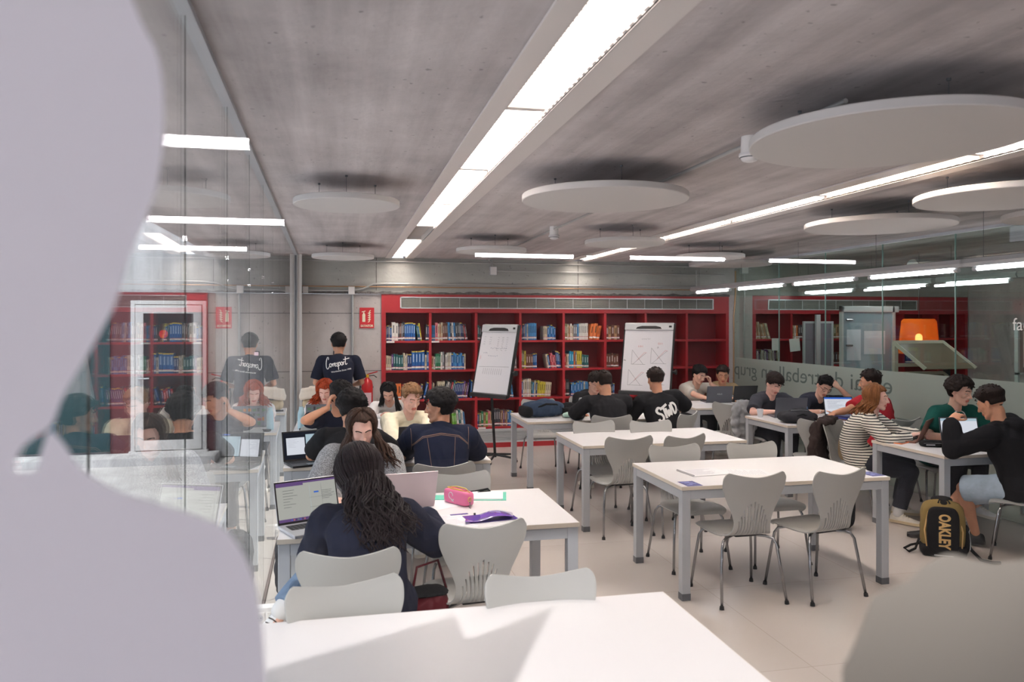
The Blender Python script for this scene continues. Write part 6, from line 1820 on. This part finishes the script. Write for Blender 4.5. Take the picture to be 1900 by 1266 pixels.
# sports backpack on the floor, lettering down the front
t = thing('backpack', 'black and khaki backpack standing on the floor with big tan lettering', 'backpack', (4.55, 5.12, 0), math.radians(-33))
def b_(mb):
    rbox(mb, (0, 0.02, 0.21), 0.155, 0.10, 0.205, 0.5); mb.ell((0, 0.03, 0.36), 0.12, 0.09, 0.07)
soft('main_body', b_, m_khaki, t, amp=0.004)
def b_(mb):
    rbox(mb, (-0.01, -0.075, 0.20), 0.112, 0.035, 0.185, 0.45)
fp = soft('front_pocket', b_, m_bk, t, amp=0.002, vox=0.008)
soft('base_panel', lambda mb: rbox(mb, (0, 0.005, 0.045), 0.160, 0.108, 0.048, 0.4), m_bk, t, amp=0.002)
soft('top_panel', lambda mb: (mb.ell((0.0, 0.06, 0.415), 0.085, 0.055, 0.03), mb.ell((0, 0.01, 0.395), 0.05, 0.07, 0.03)), m_bk, t, amp=0.002)
soft('side_pocket', lambda mb: rbox(mb, (0.155, 0.03, 0.13), 0.03, 0.07, 0.11, 0.6), m_bk, t, amp=0.006)
MB().tube([(-0.12, -0.085, 0.06), (-0.135, -0.07, 0.2), (-0.11, -0.06, 0.34), (-0.02, -0.055, 0.385), (0.09, -0.055, 0.35), (0.125, -0.07, 0.2), (0.115, -0.085, 0.06)], 0.006, 6).build('piping', m_tan2, t, smooth='all')
MB().tube([(-0.16, 0.04, 0.10), (-0.19, 0.0, 0.03), (-0.24, -0.04, 0.012), (-0.27, -0.02, 0.03), (-0.22, 0.02, 0.05), (-0.16, 0.05, 0.06)], 0.010, 6).build('strap', m_bk, t, smooth='all')
MB().tube([(0.15, 0.06, 0.14), (0.19, -0.02, 0.06), (0.24, -0.10, 0.012), (0.31, -0.14, 0.010), (0.36, -0.13, 0.012)], 0.012, 6).build('strap', m_bk, t, smooth='all')
MB().tube([(0.172, -0.03, 0.2), (0.188, 0.0, 0.12), (0.18, -0.03, 0.06), (0.185, 0.03, 0.1), (0.185, 0.06, 0.18), (0.183, 0.0, 0.21), (0.172, -0.03, 0.2)], 0.0025, 5).build('elastic_cord', m_alul, t)
MB().box(-0.075, 0.055, -0.114, -0.108, 0.018, 0.024).build('reflective_strip', m_alul, t)
text_obj('lettering', 'OAKLEY', 0.092, m_tan2, lambda x, y, z: V((-0.008 + y * 1.15, -0.1125 - z, 0.205 - x)), t, width=0.27, bold=0.004)
MB().tube([(-0.04, -0.05, 0.41), (-0.03, -0.03, 0.43), (0.03, -0.03, 0.43), (0.04, -0.05, 0.41)], 0.006, 6).build('handle', m_bk, t)

# slate blue backpack lying on the third middle table
t = thing('backpack', 'slate blue backpack lying on the white table in front of the bookcase', 'backpack', (2.22, 8.46, 0.742), math.radians(12))
soft('main_body', lambda mb: (rbox(mb, (0, 0, 0.085), 0.24, 0.15, 0.085, 0.6), mb.ell((0.03, 0, 0.12), 0.14, 0.12, 0.075)), m_blueb, t, amp=0.010)
soft('base_panel', lambda mb: rbox(mb, (-0.215, 0, 0.065), 0.05, 0.14, 0.065, 0.6), m_bk, t, amp=0.004)
MB().tube([(-0.16, -0.12, 0.10), (-0.03, -0.145, 0.15), (0.1, -0.13, 0.14), (0.22, -0.12, 0.07)], 0.012, 6).build('strap', m_bk, t, smooth='all')
MB().tube([(0.16, -0.1, 0.08), (0.27, -0.14, 0.02), (0.34, -0.10, 0.015), (0.28, -0.04, 0.04)], [0.02, 0.02, 0.016, 0.012], 6).build('strap', m_bk, t, smooth='all')
tag(soft('jacket', lambda mb: (rbox(mb, (0, 0, 0.05), 0.17, 0.12, 0.05, 0.8), mb.ell((-0.05, 0.03, 0.09), 0.10, 0.08, 0.05), mb.ell((0.1, -0.02, 0.05), 0.1, 0.09, 0.05)), blackc, loc=(2.60, 8.56, 0.742), amp=0.014), 'crumpled black jacket lying between the blue backpack and a silver laptop', 'jacket')
tag(soft('pouch', lambda mb: rbox(mb, (0, 0, 0.03), 0.10, 0.06, 0.03, 0.7), cloth('mint', (176, 204, 190)), loc=(2.50, 8.26, 0.742), amp=0.01), 'pale mint cloth pouch beside the blue backpack', 'pouch')
# dark backpack on table E
t = thing('backpack', 'dark grey backpack lying on the table next to the paper cup', 'backpack', (4.72, 7.34, 0.742), math.radians(-8))
soft('main_body', lambda mb: (rbox(mb, (0, 0, 0.06), 0.20, 0.13, 0.06, 0.7), mb.ell((0.02, 0.02, 0.09), 0.15, 0.1, 0.06)), m_dkb, t, amp=0.010)
MB().tube([(-0.13, -0.1, 0.05), (0.0, -0.125, 0.1), (0.12, -0.1, 0.06), (0.19, -0.11, 0.02)], 0.010, 6).build('strap', m_bk, t, smooth='all')
MB().tube([(-0.10, -0.06, 0.135), (0.0, -0.09, 0.14), (0.09, -0.06, 0.13)], 0.005, 5).build('zip', m_alud, t)
# black backpack hanging on a chair
cx, cy, _ = SEATS['T3nr']
t = thing('backpack', 'black backpack hung on the chair back behind the cream sweater student', 'backpack', (cx + 0.03, cy - 0.36, 0.52), math.radians(6))
soft('main_body', lambda mb: (rbox(mb, (0, 0, 0.20), 0.15, 0.075, 0.20, 0.55), mb.ell((0, 0, 0.36), 0.13, 0.07, 0.07)), m_bk, t, amp=0.006)
soft('front_pocket', lambda mb: rbox(mb, (0, -0.075, 0.13), 0.11, 0.035, 0.11, 0.6), m_bk, t, amp=0.004)
MB().tube([(0.02, -0.10, 0.05), (0.02, -0.112, 0.2), (0.02, -0.09, 0.36)], 0.008, 6).build('strap', m_dkb, t)
MB().tube([(-0.05, 0.05, 0.36), (-0.04, 0.10, 0.42), (0.04, 0.10, 0.42), (0.05, 0.05, 0.36)], 0.008, 6).build('handle', m_bk, t)
# black bag by the glass
t = thing('backpack', 'black bag on the floor against the left glass wall', 'backpack', (-0.33, 5.30, 0), math.radians(80))
soft('main_body', lambda mb: rbox(mb, (0, 0, 0.22), 0.15, 0.09, 0.22, 0.6), m_dkb, t, amp=0.012)
MB().tube([(-0.08, -0.09, 0.36), (-0.09, -0.14, 0.2), (-0.07, -0.1, 0.06)], 0.012, 6).build('strap', m_bk, t, smooth='all')
MB().tube([(-0.03, 0, 0.43), (-0.03, 0, 0.47), (0.03, 0, 0.47), (0.03, 0, 0.43)], 0.007, 6).build('handle', m_bk, t)
# dark bag under the nearest middle table
tag(soft('tote_bag', lambda mb: rbox(mb, (0, 0, 0.17), 0.15, 0.07, 0.17, 0.5), blackc, loc=(4.22, 5.95, 0), amp=0.008), 'black tote bag on the floor behind the nearest middle table corner', 'bag')
# burgundy bag on the chair
t = thing('handbag', 'burgundy leather bag sagging from the empty chair next to the black haired person', 'bag', (0.41, 3.78, 0.28), math.radians(10))
soft('pouch', lambda mb: (rbox(mb, (0, 0, 0.10), 0.11, 0.10, 0.11, 0.7), mb.ell((0.02, 0.0, 0.05), 0.10, 0.09, 0.06)), m_burg, t, amp=0.014)
soft('lining_edge', lambda mb: rbox(mb, (0, 0, 0.205), 0.10, 0.085, 0.012, 0.6), m_bk, t, amp=0.004)
MB().tube([(-0.08, 0, 0.2), (-0.05, 0.02, 0.32), (0.06, 0.03, 0.34), (0.1, 0.02, 0.2)], 0.007, 6).build('strap', m_burg, t, smooth='all')
# beige bag with fleece on the wall table
t = thing('beige_bag', 'beige canvas bag topped by a folded cream fleece by the white post', 'bag', (-0.30, 9.66, 0.742))
soft('canvas_body', lambda mb: rbox(mb, (0, 0, 0.075), 0.17, 0.10, 0.075, 0.6), m_beige, t, amp=0.008)
MB().box(-0.175, 0.175, -0.106, -0.10, 0.0, 0.02).tube([(0.16, -0.08, 0.02), (0.19, -0.06, 0.0), (0.2, -0.02, 0.06)], 0.008, 5).build('leather_trim', m_bk, t)
soft('fleece', lambda mb: [mb.tube([(-0.20 + 0.01 * k, -0.06, 0.16 + 0.035 * k), (-0.05, -0.09, 0.18 + 0.04 * k), (0.1, -0.08, 0.20 + 0.035 * k), (0.2 - 0.02 * k, -0.04, 0.16 + 0.03 * k), (0.1, 0.06, 0.19 + 0.03 * k), (-0.1, 0.06, 0.19 + 0.03 * k)], 0.036, 8) for k in range(3)], m_furc, t, amp=0.010)
soft('dark_scarf', lambda mb: rbox(mb, (0.02, -0.02, 0.155), 0.15, 0.095, 0.02, 0.6), m_bk, t, amp=0.01)
t = thing('tissue_pack', 'white crumpled tissue on the beige bag', 'tissue', (-0.15, 9.78, 0.99))
soft('tissue', lambda mb: (mb.ell((0, 0, 0.03), 0.05, 0.03, 0.035), mb.ell((0.03, 0.01, 0.06), 0.03, 0.02, 0.03)), m_lab, t, amp=0.02, fr=30)
# grey jacket over a chair, brown coat over a chair
def drape(name, key, m, label, cat, w=0.24, zb=0.34, back=-0.30, seed=1.0, ox=0.0):
    x, y, f = SEATS[key]
    t = thing(name, label, cat, (x, y, 0), math.radians(f))
    def b_(mb):
        rbox(mb, (ox, back, (0.86 + zb) / 2), w, 0.026, (0.88 - zb) / 2, 0.45)
        rbox(mb, (ox, back + 0.05, 0.845), w * 0.96, 0.06, 0.035, 0.5)
        for s_ in (-1, 1):
            chain(mb, [(V((ox + s_ * w * 0.9, back, 0.80)), 0.05), (V((ox + s_ * (w + 0.02), back - 0.02, 0.62)), 0.045), (V((ox + s_ * (w - 0.01), back - 0.03, 0.42)), 0.04)])
    soft('fabric', b_, m, t, amp=0.022, fr=17, seed=seed, vox=0.009, sm=2)
    return t
drape('jacket', 'TDn', m_greyj, 'light grey jacket hung over the chair back by the column', 'jacket', w=0.085, zb=0.36, ox=0.15)
drape('coat', 'TFfl', m_brownc, 'dark brown coat hung over the chair of the striped shirt student', 'coat', w=0.21, zb=0.22, seed=4.0)
t = thing('folded_garment', 'black folded garment with white mark over the grey jacket', 'garment', (4.78, 8.50, 0.80))
soft('fabric', lambda mb: rbox(mb, (0, 0, 0), 0.05, 0.07, 0.09, 0.7), blackc, t, amp=0.008)

# ================================================================== things on the tables
TZ = 0.7403
def flat(name, label, cat, x, y, rot, w, d, h, m, z=TZ, bev=0.0, parent=None):
    o = MB().box(-w / 2, w / 2, -d / 2, d / 2, 0, h).build(name, m, parent, loc=(x, y, z), rotz=math.radians(rot), bevel=bev)
    if label: tag(o, label, cat)
    return o
m_paper = mat('paper_white', (236, 234, 236), 0.7); m_mint = mat('mint_cover', (96, 196, 170), 0.5); m_ink = mat('pencil_ink', (150, 152, 170), 0.7)
# pink pencil case
t = thing('pencil_case', 'pink pencil case with open yellow zip and keyring', 'pencil case', (0.665, 4.47, TZ), math.radians(-58))
m_pink = mat('pink_silicone', (230, 116, 158), 0.4); m_ylw = mat('zip_yellow', (214, 190, 80), 0.5)
mb = MB(); rbox(mb, (0, 0, 0.042), 0.108, 0.034, 0.042, 0.35)
mb.build('case_body', m_pink, t, smooth='all')
MB().tube([(-0.10, 0.0, 0.083), (-0.04, -0.02, 0.087), (0.04, -0.018, 0.087), (0.10, 0.0, 0.08), (0.04, 0.02, 0.092), (-0.04, 0.022, 0.092), (-0.10, 0.0, 0.083)], 0.0032, 6).build('zip', m_ylw, t, smooth='all')
MB().box(-0.07, 0.07, -0.012, 0.014, 0.0845, 0.0865).build('opening', mat('case_inside', (190, 50, 90), 0.6), t)
MB().tube([V((0.112, -0.012, 0.045)) + V((0, 0.012 * math.cos(a), 0.012 * math.sin(a))) for a in [2 * PI * k / 12 for k in range(13)]], 0.002, 5).build('key_ring', m_ylw, t)
MB().tube([(0.113, -0.012, 0.034), (0.116, -0.014, 0.015), (0.13, -0.03, 0.004), (0.145, -0.035, 0.004)], 0.003, 5).build('chain', m_steel, t)
mb = MB()
mb.ribbon([(0.018 * math.cos(a) - 0.03, 0.018 * math.sin(a) + 0.05) for a in [2 * PI * k / 16 for k in range(13)]] + [(-0.018, 0.02)], 0.004, lambda u, v, h: (u, -0.0345 - h, v))
mb.ribbon([(-0.02, 0.018), (-0.005, 0.03)], 0.004, lambda u, v, h: (u, -0.0345 - h, v)); mb.ribbon([(-0.02, 0.03), (-0.005, 0.016)], 0.004, lambda u, v, h: (u, -0.0345 - h, v))
mb.build('white_emblem', m_paper, t)
# notebook with mint covers
t = thing('notebook', 'open notebook with mint green covers behind the pink pencil case', 'notebook', (0.83, 4.63, TZ), math.radians(-12))
MB().box(-0.16, 0.15, -0.11, 0.11, 0, 0.003).build('cover', m_mint, t)
MB().box(-0.145, 0.13, -0.10, 0.10, 0.003, 0.009).build('pages', m_paper, t)
MB().box(-0.29, -0.17, -0.10, 0.02, 0, 0.004).build('cover_flap', m_mint, t)
# purple folder
t = thing('folder', 'shiny purple plastic envelope folder curling up on the table', 'folder', (0.78, 4.11, TZ), math.radians(8))
m_pur = mat('purple_plastic', (136, 92, 196), 0.12, spec=0.7, coat=0.5)
mb = MB(); rows = []
for i in range(13):
    u = -1 + 2 * i / 12; row = []
    for j in range(9):
        v = -1 + 2 * j / 8
        row.append(V((u * 0.135 + v * 0.03, v * 0.085, 0.006 + 0.028 * (1 - v) * 0.5 * math.exp(-((u - 0.1) / 0.6) ** 2) + 0.012 * math.sin(u * 3 + v))))
    rows.append(row)
n = 9
vs = [p for r in rows for p in r] + [p - V((0, 0, 0.0015)) for r in rows for p in r]
fs = []
for i in range(12):
    for j in range(8):
        a = i * n + j; o = 13 * n
        fs += [(a, a + 1, a + n + 1, a + n), (o + a, o + a + n, o + a + n + 1, o + a + 1)]
for i in range(12): fs += [(i * n, (i + 1) * n, 117 + (i + 1) * n, 117 + i * n), (i * n + 8, 117 + i * n + 8, 117 + (i + 1) * n + 8, (i + 1) * n + 8)]
for j in range(8): fs += [(j, 117 + j, 117 + j + 1, j + 1), (108 + j, 108 + j + 1, 225 + j + 1, 225 + j)]
mb.add(vs, fs).build('flap', m_pur, t, smooth='all')
MB().box(-0.13, 0.14, -0.08, 0.08, 0.0, 0.0025).build('pocket', mat('purple_plastic_dark', (84, 56, 150), 0.2, spec=0.6), t)
MB().cyl((-0.07, 0.045, 0.012), (-0.07, 0.045, 0.022), 0.006, n=12).build('snap_button', m_black, t)
flat('violet_card', 'dark violet card sticking out beside the purple folder', 'card', 0.63, 4.22, 8, 0.10, 0.02, 0.002, mat('violet_card', (60, 40, 140), 0.4))
def sheet(label, x, y, rot, w=0.21, d=0.297, lines_=0, z=TZ, cat='paper'):
    t = thing('paper_sheet', label, cat, (x, y, z), math.radians(rot))
    MB().box(-w / 2, w / 2, -d / 2, d / 2, 0, 0.0006).build('sheet', m_paper, t)
    if lines_:
        mb = MB()
        for i in range(lines_):
            yy = d / 2 - 0.02 - i * (d - 0.04) / lines_
            mb.box(-w / 2 + 0.015, -w / 2 + 0.015 + (w - 0.03) * r2.uniform(0.5, 1), yy - 0.001, yy + 0.001, 0.0006, 0.0008)
        mb.build('handwriting', m_ink, t)
    return t
sheet('handwritten sheet beside the purple folder', 0.56, 4.07, 12, lines_=16)
sheet('white sheet half under the pinkish laptop', 0.60, 4.50, -60, lines_=0)
sheet('white sheet under the maths laptop', -0.07, 3.99, 20, w=0.2, d=0.14)
t = thing('calculator', 'white scientific calculator lying on the maths laptop', 'calculator', (-0.03, 4.03, 0.759), math.radians(62))
MB().box(-0.04, 0.04, -0.08, 0.08, 0, 0.012).build('body', m_paper, t, bevel=0.004)
mb = MB()
for r in range(7):
    for c in range(5): mb.box(-0.034 + c * 0.014, -0.024 + c * 0.014, -0.07 + r * 0.014, -0.061 + r * 0.014, 0.012, 0.0145)
mb.build('keys', mat('calc_keys', (50, 60, 100), 0.5), t)
MB().box(-0.03, 0.03, 0.035, 0.068, 0.012, 0.013).build('display', mat('calc_display', (150, 165, 150), 0.3), t)
t = thing('strap', 'black shoulder strap lying at the back edge of the purple folder table', 'strap', (0.76, 4.72, TZ))
MB().tube([(-0.12, -0.02, 0.006), (-0.10, 0.03, 0.04), (-0.06, 0.0, 0.008), (0.05, 0.02, 0.008), (0.13, 0.02, 0.02), (0.14, 0.0, 0.01), (0.06, -0.01, 0.006)], 0.007, 6).build('webbing', m_bk, t, smooth='all')
# middle table B
t = thing('notebook', 'open spiral notebook on the nearest middle table', 'notebook', (2.50, 5.03, TZ), math.radians(6))
MB().box(-0.15, 0.15, -0.12, 0.12, 0, 0.005).build('pages', m_paper, t)
mb = MB()
for i in range(18): mb.tube([(-0.152 + 0.006 * math.cos(a), -0.11 + i * 0.013, 0.005 + 0.006 * math.sin(a)) for a in [2 * PI * k / 8 for k in range(9)]], 0.0012, 4)
mb.build('spiral', m_black, t)
mb = MB()
for i in range(12): mb.box(-0.12, -0.12 + r2.uniform(0.12, 0.24), 0.09 - i * 0.016, 0.092 - i * 0.016, 0.005, 0.0054)
mb.build('handwriting', m_ink, t)
sheet('squared sheet on the nearest middle table', 2.80, 4.98, 80, lines_=14)
m_fly = mat('flyer_blue', (44, 44, 120), 0.4)
for x, y, r, l in ((2.235, 4.70, 2, 'small dark blue flyer at the left corner of the nearest middle table'), (3.62, 4.73, 4, 'small dark blue flyer at the right corner of the nearest middle table')):
    t = thing('flyer', l, 'flyer', (x, y, TZ), math.radians(r), 'dark blue flyers')
    MB().box(-0.055, 0.055, -0.075, 0.075, 0, 0.0008).build('card', m_fly, t)
    mb = MB()
    for i, (a, b) in enumerate([(-0.04, 0.02), (-0.03, 0.03), (-0.01, 0.04), (-0.04, 0.0)]): mb.box(a, b, 0.045 - i * 0.028, 0.056 - i * 0.028, 0.0008, 0.0012)
    mb.build('printed_blocks', mat('flyer_pale', (150, 160, 220), 0.5), t)
# flask, cup, bottle
def flask(label, x, y, m, h=0.22, r=0.034):
    t = thing('flask', label, 'flask', (x, y, TZ))
    MB().lathe([(0.001, 0), (r, 0), (r + 0.001, 0.01), (r, h * 0.70), (r * 0.72, h * 0.86), (r * 0.62, h * 0.88), (0.001, h * 0.88)], 28).build('bottle', m, t, smooth=50)
    MB().lathe([(0.001, h * 0.88), (r * 0.64, h * 0.88), (r * 0.64, h * 0.99), (r * 0.58, h), (0.001, h)], 24).build('cap', m, t, smooth=40)
flask('pale blue metal flask on the table edge by the left glass wall', -0.40, 7.97, mat('pale_blue_enamel', (168, 196, 204), 0.35))
t = thing('paper_cup', 'white paper cup at the corner of the right table', 'cup', (4.575, 7.84, TZ))
MB().lathe([(0.001, 0.0), (0.026, 0.0), (0.036, 0.088), (0.0375, 0.09), (0.036, 0.092), (0.034, 0.088), (0.025, 0.006), (0.001, 0.006)], 28).build('cup_wall', m_paper, t, smooth=50)
t = thing('water_bottle', 'small clear water bottle with blue label between the two laptops', 'bottle', (5.17, 7.90, TZ))
m_pet = glass_mat('clear_plastic', (0.85, 0.9, 0.93), base=0.08)
MB().lathe([(0.001, 0), (0.031, 0.002), (0.032, 0.12), (0.028, 0.135), (0.014, 0.165), (0.013, 0.175), (0.001, 0.175)], 24).build('bottle', m_pet, t, smooth=50)
MB().lathe([(0.0325, 0.05), (0.0325, 0.10)], 24, cap=False).build('label', mat('label_blue', (90, 140, 200), 0.5), t)
MB().cyl((0, 0, 0.175), (0, 0, 0.19), 0.0145, n=18).build('cap', mat('cap_blue', (60, 100, 180), 0.4), t)
# table F
t = thing('smartphone', 'orange backed phone at the left of the right front table', 'phone', (4.80, 5.88, TZ), math.radians(-62))
MB().box(-0.037, 0.037, -0.075, 0.075, 0, 0.009).build('case', mat('phone_orange', (226, 120, 60), 0.4), t, bevel=0.004)
MB().box(-0.033, 0.033, -0.07, 0.07, 0.009, 0.0098).build('screen', mat('phone_glass', (60, 44, 38), 0.1), t)
t = thing('pencil_case', 'black zipped pencil case on the right front table', 'pencil case', (4.95, 5.66, TZ), math.radians(-20))
soft('case_body', lambda mb: rbox(mb, (0, 0, 0.026), 0.12, 0.055, 0.026, 0.45), m_bk, t, amp=0.003, vox=0.007)
MB().tube([(-0.11, -0.056, 0.034), (0, -0.0595, 0.036), (0.11, -0.056, 0.034)], 0.003, 5).build('zip', m_alud, t)
MB().box(-0.09, -0.02, -0.06, -0.056, 0.018, 0.024).build('tag', m_alul, t)
sheet('white sheets near the elbow of the black hoodie', 5.02, 5.40, 60, lines_=10)
sheet('loose paper under the black hoodie elbow', 5.22, 5.44, 30, lines_=6)
flat('mouse', 'dark computer mouse beside the white web page laptop', 'mouse', 5.06, 5.55, 20, 0.06, 0.10, 0.03, m_lblack, bev=0.012)
# table E books and papers
for i, (c, l) in enumerate([((120, 84, 74), 'brown notebook, bottom of the pile before the red T-shirt'), ((44, 66, 150), 'blue notebook, middle of the pile before the red T-shirt'), ((36, 40, 90), 'navy booklet on top of the pile before the red T-shirt')]):
    flat('notebook', l, 'notebook', 5.40 - i * 0.01, 7.42 + i * 0.005, 5 + i * 6, 0.22, 0.16, 0.016, mat('cover_%d_%d_%d' % c, c, 0.5), z=TZ + i * 0.0165)
sheet('open white sheets under the writing hand of the student with glasses', 5.32, 7.76, 15, lines_=12)
flat('pen', 'white pen held over the sheets by the student with glasses', 'pen', 5.33, 7.83, 50, 0.14, 0.008, 0.008, m_paper, z=0.79)
# tables 2 and 3
flat('notebook', 'lilac notebook beside the cream sweater student', 'notebook', 0.36, 6.38, 20, 0.2, 0.15, 0.012, mat('lilac_cover', (170, 150, 196), 0.5))
flat('glasses_case', 'dark glasses case near the pale blue flask', 'case', -0.34, 7.86, 20, 0.15, 0.05, 0.022, m_lblack, bev=0.008)
sheet('sheet of paper on the table with the stickered laptop', 0.4, 8.3, 10, lines_=12)
sheet('sheet in front of the dark haired reader', 0.55, 8.35, -5, lines_=14)
sheet('sheet between the off-white and tan T-shirt students', 4.66, 9.3, 20, lines_=8)
# ================================================================== an unseen spot added in the hall to light the nearest table
sp_d = bpy.data.lights.new('added_hall_spot', 'SPOT'); sp_d.energy = 330; sp_d.spot_size = math.radians(38); sp_d.spot_blend = 0.5; sp_d.shadow_soft_size = 0.008; sp_d.color = (1, 0.97, 0.95)
sp_o = bpy.data.objects.new('added_hall_spot', sp_d); COL.objects.link(sp_o)
SP = V((0.35, -0.45, 3.25)); sp_o.location = SP
sp_o.rotation_euler = (V((0.55, 2.2, 0.74)) - SP).to_track_quat('-Z', 'Y').to_euler()
t = thing('added_spot_housing', 'small unseen spotlight added in the hall to light the front table', 'lamp', (SP.x, SP.y, SP.z))
MB().lathe([(0.03, 0.004), (0.035, 0.006), (0.035, 0.05), (0.001, 0.05), (0.001, 0.012), (0.028, 0.010)], 20, cap=False).build('housing', m_alud, t)  # casing added around the unseen spot
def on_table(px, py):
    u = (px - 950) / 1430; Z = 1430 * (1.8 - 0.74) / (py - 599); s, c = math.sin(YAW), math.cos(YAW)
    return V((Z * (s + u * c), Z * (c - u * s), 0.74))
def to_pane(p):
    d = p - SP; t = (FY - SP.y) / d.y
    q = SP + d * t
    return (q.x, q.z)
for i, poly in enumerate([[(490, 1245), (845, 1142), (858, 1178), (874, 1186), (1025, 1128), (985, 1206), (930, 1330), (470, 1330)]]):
    o = MB().prism([to_pane(on_table(*q)) for q in poly], 0, 0.0006, lambda p: (p[0], FY + p[2], p[1])).build('frosted_vinyl', m_film2)  # unseen vinyl added, cut to throw the shadow on the front table
    tag(o, 'unseen vinyl shape added above the view to shadow the front table', 'film', 'frosted vinyl shapes on the front glass')
bpy.data.scenes.remove(BENCH)
